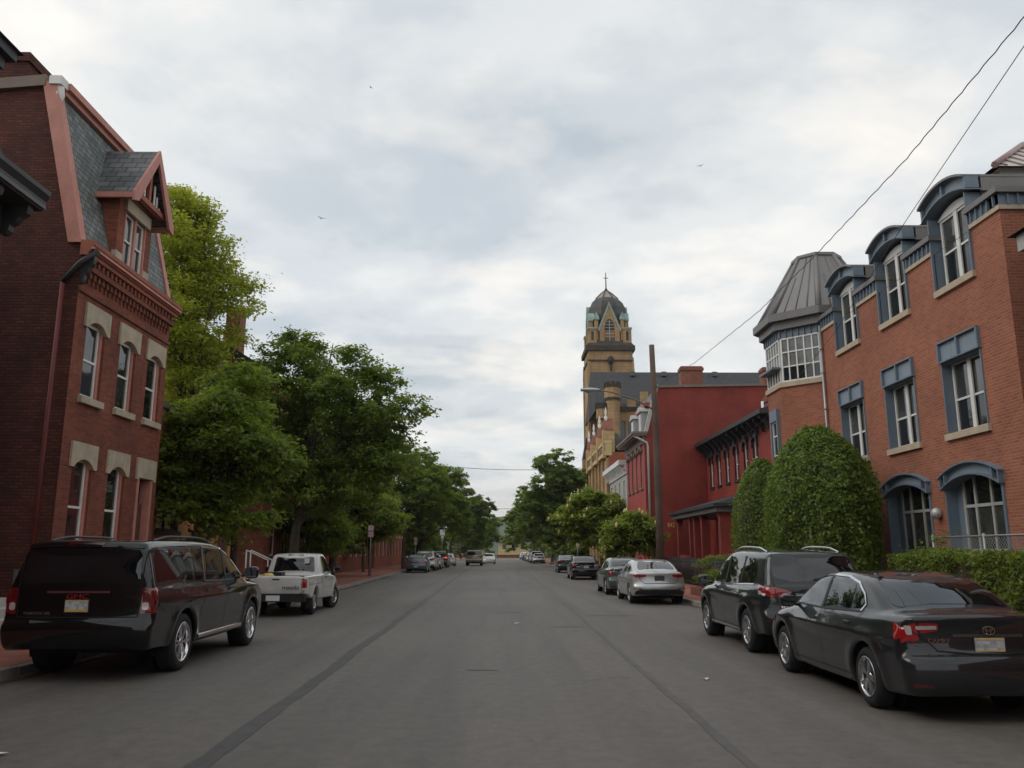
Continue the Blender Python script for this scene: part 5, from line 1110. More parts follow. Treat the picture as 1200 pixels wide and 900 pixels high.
        for i in range(m if closed else m - 1):
            q = [*V[i], *V[(i + 1) % m][::-1]]
            if any(e is None for e in q): continue
            b = len(vs); vs += q; fs.append((b, b + 1, b + 2, b + 3))
        return vs, fs
def mesh_of(name, vs, fs, smooth=True):
    me = bpy.data.meshes.new(name); me.from_pydata([tuple(map(float, q)) for q in vs], [], [tuple(map(int, f)) for f in fs])
    if smooth: me.polygons.foreach_set('use_smooth', np.ones(len(me.polygons), bool))
    me.update(); return me
def mirror(vs, fs): return [(-q[0], q[1], q[2]) for q in vs], [tuple(reversed(f)) for f in fs]
WHEELS = {}
def wheel_meshes(r, w, rimr, spokes, twin=False):
    k = (r, w, rimr, spokes, twin)
    if k in WHEELS: return WHEELS[k]
    t = MB(); a = r - rimr
    t.lathe([(rimr - .012, -w / 2 + .02), (rimr, -w / 2 + .004), (rimr + a * .35, -w / 2 - .004), (r - .035, -w / 2 + .004), (r - .008, -w / 2 + .03), (r, -w * .2), (r, w * .2), (r - .008, w / 2 - .03), (r - .035, w / 2 - .004), (rimr + a * .35, w / 2 + .004), (rimr, w / 2 - .004), (rimr - .012, w / 2 - .02)], (0, 0, 0), 40, axis=0)
    t.lathe([(rimr - .012, -w / 2 + .02), (rimr - .03, 0), (rimr - .012, w / 2 - .02)], (0, 0, 0), 40, axis=0)
    tyre = t.build('wheel', 'rubber'); tm = tyre.data; bpy.data.objects.remove(tyre)
    q = MB(); o = w / 2
    q.lathe([(rimr - .004, o - .002), (rimr - .004, o + .004), (rimr - .024, o + .002), (rimr - .03, o - .06), (rimr - .035, -o + .04)], (0, 0, 0), 40, axis=0)
    q.lathe([(.0, o - .012), (.035, o - .012), (.06, o - .02), (.07, o - .05), (.0, o - .06)], (0, 0, 0), 20, axis=0)
    for i in range(spokes):
        A = 2 * math.pi * i / spokes
        for dA in ((-.15, .15) if twin else (0,)):
            A2 = A + dA; u = np.array((0, math.cos(A2), math.sin(A2))); v = np.array((0, -math.sin(A2), math.cos(A2))); u0 = np.array((0, math.cos(A), math.sin(A)))
            wi, wo = (.017, .02) if twin else ((.036, .046) if spokes <= 6 else (.017, .02))
            p0 = u0 * .045; p1 = u * (rimr - .02); x1, x0 = o - .012, o - .05
            P = [p0 - v * wi + (x0, 0, 0), p0 + v * wi + (x0, 0, 0), p1 + v * wo + (x0 - .0, 0, 0), p1 - v * wo + (x0 - .0, 0, 0), p0 - v * wi * .75 + (x1, 0, 0), p0 + v * wi * .75 + (x1, 0, 0), p1 + v * wo * .72 + (x1 + .004, 0, 0), p1 - v * wo * .72 + (x1 + .004, 0, 0)]
            q.hexa(P)
    rim = q.build('rim', 'alloy'); rm = rim.data; bpy.data.objects.remove(rim)
    d = MB(); d.lathe([(0, o - .10), (rimr - .06, o - .10), (rimr - .06, o - .12), (0, o - .12)], (0, 0, 0), 24, axis=0); dk = d.build('brake_disc', 'steel_dark'); dm = dk.data; bpy.data.objects.remove(dk)
    WHEELS[k] = (tm, rm, dm); return WHEELS[k]
def car_proto(name, p):
    """list of (part, mesh, material role, parent part or None, offset, turn) in the car's own axes: +Y forward, ground at 0"""
    c = Car(p); body = c.mesh(p.get('h', .03)); parts = [('body', body, p['paint'], None, (0, 0, 0), 0)]
    def add(nm, vsfs, mat, par='body', both=False, smooth=True):
        vs, fs = vsfs
        if len(fs) == 0: return
        parts.append((nm, mesh_of(nm, vs, fs, smooth), mat, par, (0, 0, 0), 0))
        if both: v2, f2 = mirror(vs, fs); parts.append((nm, mesh_of(nm, v2, f2, smooth), mat, par, (0, 0, 0), 0))
    for pl, r in p['side_win']: add('side_window', c.patch(rnd(pl, r), 'x'), 'car_glass', both=True)
    for k in ('chrome_side',):
        for line, w, closed, mt in p.get(k, []): add('window_trim', c.strip(line, 'x', w, .009, closed), mt, both=True)
    add('rear_window', c.patch(rnd(*p['rear_win']), '-y', .004), 'car_glass'); add('windshield', c.patch(rnd(*p['front_win']), 'y', .004), 'car_glass')
    for nm, pl, r, ax, mt, both in p.get('patches', []): add(nm, c.patch(rnd(pl, r), ax, p.get('poff', {}).get(nm, .005), .035, .30), mt, both=both)
    for nm, line, ax, w, mt, both, off in p.get('strips', []): add(nm, c.strip(line, ax, w, off), mt, both=both)
    for x0, y, z, L in p.get('handles', []):
        q = c.cast('x', y, z, .012)
        m = MB(); m.box(q[0] - .01, q[0] + .016, y - L / 2, y + L / 2, z - .014, z + .014); add('door_handle', (m.v, m.f), p.get('handle_mat', p['paint']), both=True, smooth=False)
    # mirrors: rounded housings on a short stalk
    mx, my, mz = p['mirror']; m = MB(); a = p.get('mirs', (.11, .07, .085))
    for i in range(7):
        t0 = -math.pi / 2 + math.pi * i / 6; rr = max(.02, math.cos(t0) ** .45)
        m.v += [(mx + a[0] * rr * math.copysign(abs(math.cos(u)) ** .6, math.cos(u)), my + a[1] * math.sin(t0), mz + a[2] * rr * math.copysign(abs(math.sin(u)) ** .6, math.sin(u))) for u in np.linspace(0, 2 * math.pi, 13)[:-1]]
    m.f += [(i * 12 + k, i * 12 + (k + 1) % 12, i * 12 + 12 + (k + 1) % 12, i * 12 + 12 + k) for i in range(6) for k in range(12)] + [tuple(range(11, -1, -1)), tuple(range(72, 84))]; m.sm += [True] * 74
    n0 = len(m.f); m.tube([(mx, my, mz - .03), (mx - .18, my + .03, mz - .06)], .025, 6); add('mirror', (m.v, m.f), p.get('mirror_mat', p['paint']), both=True)
    m = MB(); yb = my - a[1] - .004; pts = rnd([(mx - a[0] * .8, mz - a[2] * .75), (mx + a[0] * .8, mz - a[2] * .75), (mx + a[0] * .8, mz + a[2] * .75), (mx - a[0] * .8, mz + a[2] * .75)], .03); m.poly([(u, yb, w) for u, w in pts]); add('mirror_glass', (m.v, m.f), 'car_glass', par='mirror', both=True)
    # wheel housings
    for ya in p['ax']:
        m = MB(); rr = p['wr'] + p.get('gap', .055) - .006; hw = p['hw']
        m.lathe([(rr, hw - .30), (rr, hw - .05)], (0, ya, p['wr']), 20, axis=0, a0=-.35, arc=math.pi + .7); m.lathe([(0, hw - .297), (rr, hw - .297)], (0, ya, p['wr']), 20, axis=0); add('wheel_housing', (m.v, m.f), 'liner_black', both=True)
    m = MB(); m.box(-p['hw'] + .24, p['hw'] - .24, -p['L'] / 2 + .85, p['L'] / 2 - .6, p.get('zu', .17) + .0, p.get('zu', .17) + .25); add('underbody', (m.v, m.f), 'liner_black', smooth=False)
    tw, rm, dk = wheel_meshes(p['wr'], p.get('ww', .22), p['rim'], p['spokes'], p.get('twin', False)); tr = p['hw'] - p.get('ww', .22) / 2 - p.get('inset', .015)
    for i, ya in enumerate(p['ax']):
        for sg in (1, -1):
            st = p.get('steer', 0) if i == 1 else 0
            parts.append(('wheel', tw, 'rubber', None, (sg * tr, ya, p['wr']), (0 if sg > 0 else math.pi) + st))
            parts.append(('rim', rm, p.get('rim_mat', 'alloy'), '@', (0, 0, 0), 0)); parts.append(('brake_disc', dk, 'steel_dark', '@', (0, 0, 0), 0))
    # plate: thin plaque proud of the bodywork, yellow foot
    if 'plate' in p:
        x, z, wd, ht = p['plate']; q = c.cast('-y', x, z, 0); yy = q[1] - p.get('plate_off', .012)
        m = MB(); m.box(x - wd / 2, x + wd / 2, yy, yy + .05, z - ht / 2, z + ht / 2); add('license_plate', (m.v, m.f), p.get('plate_mat', 'plate'), smooth=False)
        if p.get('plate_mat', 'plate') == 'plate':
            m = MB(); m.box(x - wd / 2 + .004, x + wd / 2 - .004, yy - .003, yy, z - ht / 2 + .003, z - ht / 2 + .035); m.box(x - wd / 2 + .004, x + wd / 2 - .004, yy - .003, yy, z + ht / 2 - .02, z + ht / 2 - .004); add('plate_band', (m.v, m.f), 'plate_yellow', par='license_plate', smooth=False)
        m = MB(); m.box(x - wd / 2 - .012, x + wd / 2 + .012, yy + .004, yy + .04, z - ht / 2 - .012, z + ht / 2 + .012); add('plate_frame', (m.v, m.f), 'plastic_black', par='license_plate', smooth=False)
    for y0, y1, x, z, mt, rr in p.get('rails', []):
        P = []
        for t in np.linspace(0, 1, 12):
            y = y0 + (y1 - y0) * t; q = c.cast('z', x, y, 0); P.append((x, y, q[2] + z * min(1, 5 * min(t, 1 - t)) + .0))
        m = MB(); m.tube(P, rr, 8); add('roof_rail', (m.v, m.f), mt, both=True)
    for txt, size, mt, x, z, sx, dp in p.get('text', []):
        q = c.cast('-y', x, z, .016); me = text_mesh(txt, size, dp); e = c.cast('-y', x, z + .05, .006); tilt = math.atan2(e[1] - q[1], .05) if e is not None else 0
        parts.append(('lettering', me, mt, 'body', tuple(q), ('r', (R(90) - tilt, 0, 0), sx)))
    for txt, size, mt, y, z in p.get('side_text', []):
        q = c.cast('x', y, z, .006); parts.append(('lettering', text_mesh(txt, size, .003), mt, 'body', tuple(q), ('r', (R(90), 0, R(90)), 1)))
    for fn in p.get('extra', []):
        for nm, vsfs, mt, both in fn(c): add(nm, vsfs, mt, both=both, smooth=False)
    c.V = c.Q = c.bvh = None
    return parts
def place_car(parts, name, label, cat, x, y, rz=0, paint=None, swap=None, group='cars parked along the kerbs', face=1):
    o = thing(name, label, cat, (x, y, 0), group, rz); last = {}; lw = None; base = parts[0][2]
    for nm, me, mat, par, off, turn in parts:
        q = bpy.data.objects.new(nm, me); COL.objects.link(q)
        pr = o if par is None else (lw if par == '@' else (o if par == 'body' else last[par])); q.parent = pr
        q.location = off
        if isinstance(turn, tuple): q.rotation_euler = turn[1]; q.scale = (turn[2], 1, 1)
        else: q.rotation_euler = (0, 0, turn)
        mt = mat
        if paint and mt == base: mt = paint
        if swap and nm in swap: mt = swap[nm]
        if not me.materials: me.materials.append(MAT[mt])
        if me.materials[0] != MAT[mt]: q.material_slots[0].link = 'OBJECT'; q.material_slots[0].material = MAT[mt]
        last[nm] = q
        if nm == 'wheel': lw = q
    return o

# --- mid-size sedan, seen largest at the right
def oval_logo(x, z, a, b, mt='chrome', kind='t'):
    def fn(c):
        m = MB(); q = c.cast('-y', x, z, .008); y = q[1]
        def ring(cx, cz, ra, rb, t):
            P = [(cx + ra * math.cos(u), y, cz + rb * math.sin(u)) for u in np.linspace(0, 2 * math.pi, 25)]; m.tube(P, t, 5, False)
        ring(x, z, a, b, .006)
        if kind == 't': ring(x, z, a * .42, b * .97, .005); ring(x, z + b * .42, a * .75, b * .5, .005)
        elif kind == 'n': m.box(x - a * 1.35, x + a * 1.35, y - .006, y + .006, z - b * .22, z + b * .22)
        else: m.tube([(x - a * .5, y, z), (x + a * .5, y, z)], .006, 5)
        return [('emblem', (m.v, m.f), mt, False)]
    return fn
sedan = dict(L=4.81, hw=.91, paint='paint_graphite', h=.026, zm=.60, tuck=.06, shoulder=.075, wr=.325, rim=.225, spokes=5, twin=True, ww=.215, ax=(-1.36, 1.415), kr=.20, kf=.34, pe=2.6, kb=.09, crease=(.80, .010, .05),
    low=[(-2.30, .22), (-2.405, .36), (-2.41, .58), (-2.37, .655), (-2.285, .69), (-2.285, .94), (-2.345, 1.05), (-2.20, 1.07), (-1.6, 1.06), (-.4, 1.0), (.9, .985), (1.5, .93), (2.0, .84), (2.28, .72), (2.40, .56), (2.38, .30), (2.25, .20)],
    cab=[(-1.98, 1.0), (-1.74, 1.09), (-1.28, 1.325), (-.95, 1.43), (-.3, 1.475), (.28, 1.45), (.62, 1.36), (1.05, 1.14), (1.42, .93), (1.0, .7), (-1.6, .7)],
    zb=1.0, wb=.845, tumble=.48, cabc=(-.2, 1.6), cabtap=.10, kc=.11, ku=.04, ccrown=.05,
    side_win=[([(.92, 1.055), (.42, 1.33), (.02, 1.375), (-.02, 1.02), (.80, 1.01)], .05), ([(-.10, 1.02), (-.06, 1.378), (-.50, 1.368), (-.80, 1.31), (-.86, 1.035)], .05), ([(-.90, 1.04), (-.85, 1.295), (-1.06, 1.20), (-1.16, 1.10), (-1.10, 1.05)], .04)],
    chrome_side=[([(1.0, 1.03), (.45, 1.365), (0, 1.405), (-.50, 1.395), (-.86, 1.33), (-1.10, 1.21), (-1.21, 1.10), (-1.15, 1.022)], .022, False, 'chrome'), ([(1.0, 1.0), (-.05, .993), (-1.15, 1.02)], .02, False, 'plastic_black'), ([(-.06, 1.0), (-.02, 1.39)], .07, False, 'plastic_black')],
    rear_win=([(-.66, 1.095), (.66, 1.095), (.53, 1.405), (-.53, 1.405)], .09), front_win=([(-.68, 1.04), (.68, 1.04), (.54, 1.38), (-.54, 1.38)], .08),
    patches=[('tail_light', [(.70, .975), (.675, .80), (.90, .745), (.95, .955)], .02, '-y', 'tail_red', True), ('trunk_lamp', [(.50, .975), (.495, .90), (.665, .865), (.685, .978)], .015, '-y', 'tail_red', True), ('tail_light_wrap', [(-2.35, .94), (-2.3, .76), (-2.05, .80), (-1.98, .96)], .03, 'x', 'tail_red', True),
             ('reverse_lamp', [(.515, .95), (.51, .915), (.70, .905), (.71, .945)], .015, '-y', 'tail_clear', True), ('indicator_lamp', [(.745, .945), (.735, .855), (.785, .85), (.80, .945)], .015, '-y', 'tail_clear', True),
             ('head_light', [(.45, .76), (.82, .80), (.86, .66), (.5, .62)], .04, 'y', 'head_clear', True), ('grille', [(-.4, .70), (.4, .70), (.36, .6), (-.36, .6)], .03, 'y', 'plastic_black', False), ('lower_grille', [(-.5, .45), (.5, .45), (.45, .3), (-.45, .3)], .04, 'y', 'plastic_black', False),
             ('rear_reflector', [(.62, .375), (.62, .345), (.80, .35), (.80, .38)], .01, '-y', 'tail_dark', True), ('high_brake_lamp', [(-.14, 1.395), (-.14, 1.372), (.14, 1.372), (.14, 1.395)], .008, '-y', 'tail_dark', False)],
    poff={'reverse_lamp': .009, 'indicator_lamp': .009, 'high_brake_lamp': .009},
    strips=[('trunk_seam', [(.84, 1.035), (.80, .93), (.60, .79), (.52, .70), (.2, .675), (-.2, .675), (-.52, .70), (-.60, .79), (-.80, .93), (-.84, 1.035)], '-y', .012, 'liner_black', False, .007), ('bumper_seam', [(-2.20, .74), (-1.95, .70), (-1.80, .58)], 'x', .007, 'liner_black', True, .003),
            ('door_seam', [(-.05, 1.0), (-.08, .60), (-.10, .30)], 'x', .008, 'liner_black', True, .003), ('door_seam', [(-1.22, 1.04), (-1.12, .82), (-.97, .64), (-.92, .42), (-.92, .30)], 'x', .008, 'liner_black', True, .003), ('door_seam', [(1.0, 1.0), (1.02, .7), (.98, .30)], 'x', .008, 'liner_black', True, .003),
            ('sill_seam', [(-.92, .30), (.98, .30)], 'x', .008, 'liner_black', True, .003), ('plate_garnish', [(-.36, .855), (.36, .855)], '-y', .03, 'steel_dark', False, .006)],
    handles=[(0, .10, .865, .17), (0, -.92, .885, .17)], mirror=(1.0, .83, 1.03), plate=(0, .755, .305, .155),
    text=[('CAMRY', .055, 'chrome', -.50, .80, 1.25, .006), ('LE', .05, 'chrome', .56, .80, 1.2, .006)], extra=[oval_logo(0, .905, .062, .042)])
P_SEDAN = car_proto('sedan', sedan)
# --- compact sedan with a short, fast tail
import copy
comp = copy.deepcopy(sedan); comp.update(twin=False, L=4.56, hw=.89, paint='paint_silver', h=.034, ax=(-1.30, 1.40), wr=.32, rim=.225, spokes=10, kr=.24,
    low=[(-2.16, .25), (-2.27, .42), (-2.28, .60), (-2.20, .68), (-2.16, .90), (-2.19, 1.02), (-2.05, 1.06), (-1.4, 1.05), (-.4, .98), (.9, .96), (1.5, .90), (1.95, .80), (2.2, .68), (2.27, .52), (2.24, .28), (2.1, .20)],
    cab=[(-1.98, 1.02), (-1.55, 1.18), (-1.05, 1.36), (-.65, 1.425), (-.1, 1.445), (.35, 1.41), (.72, 1.28), (1.1, 1.08), (1.4, .9), (1.0, .7), (-1.5, .7)],
    side_win=[([(.95, 1.04), (.45, 1.30), (.05, 1.34), (.0, 1.01), (.85, 1.0)], .05), ([(-.08, 1.01), (-.03, 1.345), (-.55, 1.335), (-.95, 1.22), (-1.08, 1.09), (-.95, 1.04)], .05)],
    chrome_side=[([(1.0, 1.0), (0, .985), (-1.0, 1.02)], .02, False, 'plastic_black'), ([(-.04, .99), (.01, 1.36)], .07, False, 'plastic_black')],
    rear_win=([(-.64, 1.10), (.64, 1.10), (.50, 1.385), (-.50, 1.385)], .10), front_win=([(-.66, 1.02), (.66, 1.02), (.52, 1.34), (-.52, 1.34)], .08),
    patches=[('tail_light', [(.42, .955), (.42, .90), (.62, .855), (.9, .86), (.93, .99), (.70, .965)], .03, '-y', 'tail_red', True), ('tail_light_wrap', [(-2.25, .98), (-2.2, .87), (-1.95, .90), (-1.78, 1.0)], .03, 'x', 'tail_red', True),
             ('lower_valance', [(-.80, .42), (-.62, .50), (.62, .50), (.80, .42), (.78, .27), (-.78, .27)], .04, '-y', 'plastic_black', False), ('rear_reflector', [(.60, .53), (.60, .505), (.82, .485), (.82, .52)], .01, '-y', 'tail_dark', True), ('head_light', [(.45, .74), (.8, .80), (.84, .66), (.5, .62)], .04, 'y', 'head_clear', True), ('grille', [(-.4, .68), (.4, .68), (.36, .6), (-.36, .6)], .03, 'y', 'plastic_black', False)],
    strips=[('trunk_seam', [(.66, 1.04), (.62, .80), (.50, .68), (-.50, .68), (-.62, .80), (-.66, 1.04)], '-y', .014, 'liner_black', False, .007), ('door_seam', [(-.02, .98), (-.06, .60), (-.08, .30)], 'x', .01, 'liner_black', True, .003), ('door_seam', [(-1.14, 1.04), (-1.02, .82), (-.87, .62), (-.84, .30)], 'x', .01, 'liner_black', True, .003), ('wiper', [(-.28, 1.13), (-.22, 1.26)], '-y', .03, 'plastic_black', False, .02)],
    handles=[(0, .12, .85, .16), (0, -.85, .87, .16)], mirror=(.98, .85, 1.02), plate=(.0, .83, .3, .15), plate_mat='plastic_grey', text=[], extra=[oval_logo(0, .955, .05, .028, 'chrome', 'k')])
P_COMP = car_proto('compact_sedan', comp)
# --- crossover SUV with roof rails
cross = dict(L=5.0, hw=.975, paint='paint_slate', h=.028, zm=.72, tuck=.06, shoulder=.07, wr=.37, rim=.245, spokes=5, twin=True, ww=.235, ax=(-1.43, 1.47), kr=.20, kf=.34, kb=.10, crease=(.93, .010, .05), flare=.025, zu=.24,
    low=[(-2.36, .33), (-2.46, .44), (-2.50, .62), (-2.46, .72), (-2.40, .80), (-2.40, 1.10), (-2.36, 1.16), (-1.6, 1.16), (-.4, 1.11), (1.0, 1.09), (1.7, 1.03), (2.15, .94), (2.42, .76), (2.49, .6), (2.44, .34), (2.3, .26)],
    cab=[(-2.40, 1.05), (-2.30, 1.25), (-2.12, 1.50), (-2.08, 1.655), (-1.95, 1.70), (-1.1, 1.74), (-.2, 1.75), (.35, 1.70), (.75, 1.55), (1.25, 1.25), (1.6, 1.0), (1.2, .8), (-2.3, .8)],
    zb=1.1, wb=.905, tumble=.30, cabc=(-.6, 2.0), cabtap=.09, kc=.11, ku=.04,
    side_win=[([(1.02, 1.17), (.45, 1.53), (.10, 1.60), (.08, 1.13), (.95, 1.12)], .06), ([(-.02, 1.13), (0, 1.605), (-.55, 1.615), (-.92, 1.60), (-.90, 1.14)], .05), ([(-1.0, 1.15), (-1.02, 1.60), (-1.45, 1.58), (-1.68, 1.46), (-1.74, 1.22), (-1.6, 1.16)], .07)],
    chrome_side=[([(.04, 1.12), (.05, 1.62)], .09, False, 'plastic_black'), ([(-.96, 1.13), (-.97, 1.62)], .07, False, 'plastic_black'), ([(1.1, 1.10), (0, 1.098), (-1.72, 1.15)], .022, False, 'chrome')],
    rear_win=([(-.70, 1.27), (-.40, 1.20), (.40, 1.20), (.70, 1.27), (.66, 1.60), (.5, 1.625), (-.5, 1.625), (-.66, 1.60)], .08), front_win=([(-.72, 1.16), (.72, 1.16), (.6, 1.56), (-.6, 1.56)], .08),
    patches=[('tail_light', [(.44, 1.05), (.50, .97), (.72, .955), (.95, .99), (.95, 1.13), (.70, 1.12)], .02, '-y', 'tail_red', True), ('reverse_lamp', [(.46, 1.045), (.51, .975), (.66, .962), (.58, 1.03)], .01, '-y', 'tail_clear', True), ('tail_light_wrap', [(-2.4, 1.13), (-2.4, 1.03), (-1.98, 1.08), (-1.92, 1.15)], .02, 'x', 'tail_red', True), ('tail_lamp_lower', [(-2.4, 1.02), (-2.4, .96), (-2.08, 1.0), (-2.02, 1.065)], .02, 'x', 'tail_clear', True),
             ('spoiler_lip', [(-.68, 1.70), (.68, 1.70), (.66, 1.635), (-.66, 1.635)], .02, '-y', 'plastic_black', False), ('rear_reflector', [(.60, .60), (.60, .565), (.86, .58), (.86, .615)], .01, '-y', 'tail_dark', True), ('head_light', [(.5, .92), (.86, .98), (.9, .82), (.55, .78)], .04, 'y', 'head_clear', True), ('grille', [(-.45, .92), (.45, .92), (.4, .7), (-.4, .7)], .05, 'y', 'plastic_black', False), ('lower_cladding', [(-.86, .50), (.86, .50), (.84, .36), (-.84, .36)], .03, '-y', 'plastic_black', False),
             ('chrome_garnish', [(-.40, 1.03), (-.40, .985), (.40, .985), (.40, 1.03)], .01, '-y', 'chrome', False)],
    poff={'reverse_lamp': .010, 'chrome_garnish': .014},
    strips=[('tailgate_seam', [(.72, 1.27), (.70, .95), (.62, .74), (.3, .70), (-.3, .70), (-.62, .74), (-.70, .95), (-.72, 1.27)], '-y', .012, 'liner_black', False, .007), ('door_seam', [(.04, 1.1), (.0, .70), (-.02, .36)], 'x', .009, 'liner_black', True, .003), ('door_seam', [(-1.0, 1.12), (-1.0, .86), (-.92, .36)], 'x', .009, 'liner_black', True, .003), ('door_seam', [(1.1, 1.09), (1.1, .6), (1.05, .36)], 'x', .009, 'liner_black', True, .003), ('sill_trim', [(-.98, .35), (1.02, .35)], 'x', .05, 'chrome', True, .012), ('rear_wiper', [(-.05, 1.24), (.35, 1.28)], '-y', .025, 'plastic_black', False, .02)],
    handles=[(0, .20, .985, .19), (0, -.82, 1.0, .19)], handle_mat='chrome', mirror=(1.09, .98, 1.14), mirs=(.12, .08, .10), plate=(0, .88, .305, .155), rails=[(-1.75, .25, .62, .055, 'chrome', .018)],
    text=[('PATHFINDER', .05, 'chrome', -.46, .80, 1.25, .003)], extra=[oval_logo(0, 1.10, .055, .055, 'chrome', 'n')])
P_CROSS = car_proto('crossover', cross)
# --- full-size black SUV
big = dict(L=5.70, hw=1.02, paint='paint_black', h=.03, zm=.80, tuck=.04, shoulder=.03, wr=.405, rim=.285, spokes=6, twin=True, ww=.275, ax=(-1.55, 1.75), kr=.08, kf=.22, kb=.07, soft=2, zu=.30, tapr=.015, rim_mat='chrome', gap=.065, flare=.02, crease=(1.08, .012, .05),
    low=[(-2.66, .40), (-2.80, .48), (-2.84, .68), (-2.82, .78), (-2.74, .84), (-2.735, 1.18), (-2.70, 1.24), (-1.6, 1.25), (-.3, 1.23), (1.3, 1.22), (2.1, 1.17), (2.6, 1.07), (2.80, .92), (2.84, .6), (2.78, .42), (2.6, .34)],
    cab=[(-2.74, 1.1), (-2.72, 1.35), (-2.66, 1.62), (-2.64, 1.80), (-2.52, 1.86), (-1.6, 1.88), (-.4, 1.88), (.35, 1.84), (.8, 1.68), (1.3, 1.36), (1.6, 1.12), (1.2, .9), (-2.6, .9)],
    zb=1.22, wb=.985, tumble=.31, cabc=(-.7, 2.3), cabtap=.025, kc=.07, ku=.025, ccrown=.03, kcab=.06,
    side_win=[([(1.12, 1.30), (.72, 1.60), (.42, 1.70), (.32, 1.26), (1.05, 1.25)], .05), ([(.22, 1.26), (.30, 1.71), (-.42, 1.735), (-.62, 1.27)], .05), ([(-.80, 1.27), (-.62, 1.735), (-1.02, 1.74), (-1.10, 1.27)], .04), ([(-1.22, 1.27), (-1.16, 1.74), (-2.30, 1.73), (-2.45, 1.62), (-2.52, 1.28)], .06)],
    chrome_side=[([(1.2, 1.232), (0, 1.232), (-.74, 1.245)], .022, False, 'chrome'), ([(-.76, 1.25), (-.56, 1.77), (.4, 1.745)], .03, False, 'chrome'), ([(.27, 1.25), (.36, 1.74)], .07, False, 'plastic_black')],
    rear_win=([(-.80, 1.25), (.80, 1.25), (.76, 1.70), (-.76, 1.70)], .06), front_win=([(-.78, 1.28), (.78, 1.28), (.66, 1.68), (-.66, 1.68)], .08),
    patches=[('tail_light', [(.83, 1.22), (.83, .88), (1.0, .88), (1.0, 1.22)], .02, '-y', 'tail_deep', True), ('tail_light_wrap', [(-2.76, 1.22), (-2.76, .88), (-2.60, .88), (-2.56, 1.22)], .02, 'x', 'tail_deep', True), ('reverse_lamp', [(.845, 1.03), (.845, .93), (.93, .93), (.93, 1.03)], .035, '-y', 'tail_clear', True), ('tail_lamp_core', [(.845, 1.20), (.845, 1.06), (.90, 1.06), (.90, 1.20)], .02, '-y', 'tail_dark', True),
             ('spoiler', [(-.80, 1.81), (.80, 1.81), (.78, 1.735), (-.78, 1.735)], .03, '-y', 'paint_black', False), ('high_brake_lamp', [(-.25, 1.80), (-.25, 1.775), (.25, 1.775), (.25, 1.80)], .01, '-y', 'tail_dark', False), ('head_light', [(.62, 1.08), (.9, 1.1), (.92, .82), (.66, .82)], .04, 'y', 'head_clear', True), ('head_light_wrap', [(2.72, 1.08), (2.72, .90), (2.45, .98), (2.40, 1.10)], .03, 'x', 'head_clear', True), ('grille', [(-.55, 1.05), (.55, 1.05), (.5, .75), (-.5, .75)], .05, 'y', 'chrome', False), ('bumper_step', [(-.6, .80), (.6, .80), (.58, .765), (-.58, .765)], .01, '-y', 'plastic_grey', False)],
    poff={'reverse_lamp': .010, 'tail_lamp_core': .010, 'spoiler': .02, 'high_brake_lamp': .026},
    strips=[('tailgate_seam', [(.82, 1.72), (.815, 1.2), (.80, .84), (.0, .835), (-.80, .84), (-.815, 1.2), (-.82, 1.72)], '-y', .012, 'liner_black', False, .007), ('plate_garnish', [(-.42, 1.165), (.42, 1.165)], '-y', .025, 'chrome', False, .008), ('door_seam', [(.25, 1.24), (.2, .85), (.18, .44)], 'x', .009, 'liner_black', True, .003), ('door_seam', [(-.85, 1.24), (-.87, 1.0), (-.95, .72), (-.95, .44)], 'x', .009, 'liner_black', True, .003), ('door_seam', [(1.22, 1.22), (1.22, .8), (1.2, .44)], 'x', .009, 'liner_black', True, .003)],
    handles=[(0, .42, 1.09, .2), (0, -.66, 1.10, .2)], mirror=(1.16, 1.12, 1.33), mirs=(.13, .08, .11), plate=(0, .985, .305, .155), plate_off=.02, rails=[(-2.2, .1, .72, .05, 'plastic_grey', .02)],
    text=[('GMC', .085, 'tail_red', -.0, 1.105, 1.6, .006), ('YUKON XL', .06, 'chrome', -.52, .885, 1.2, .006)], side_text=[('YUKON', .075, 'chrome', 1.02, .96)])
def board(c):
    out = []; m = MB(); q = rnd([(-.06, .40), (.06, .40), (.06, .47), (-.06, .47)], .03); x = .98
    m.prism([(x + a, -1.02, b) for a, b in q], (0, 2.1, 0)); out.append(('running_board', (m.v, m.f), 'chrome', True)); return out
big['extra'] = [board]
P_BIG = car_proto('large_suv', big)
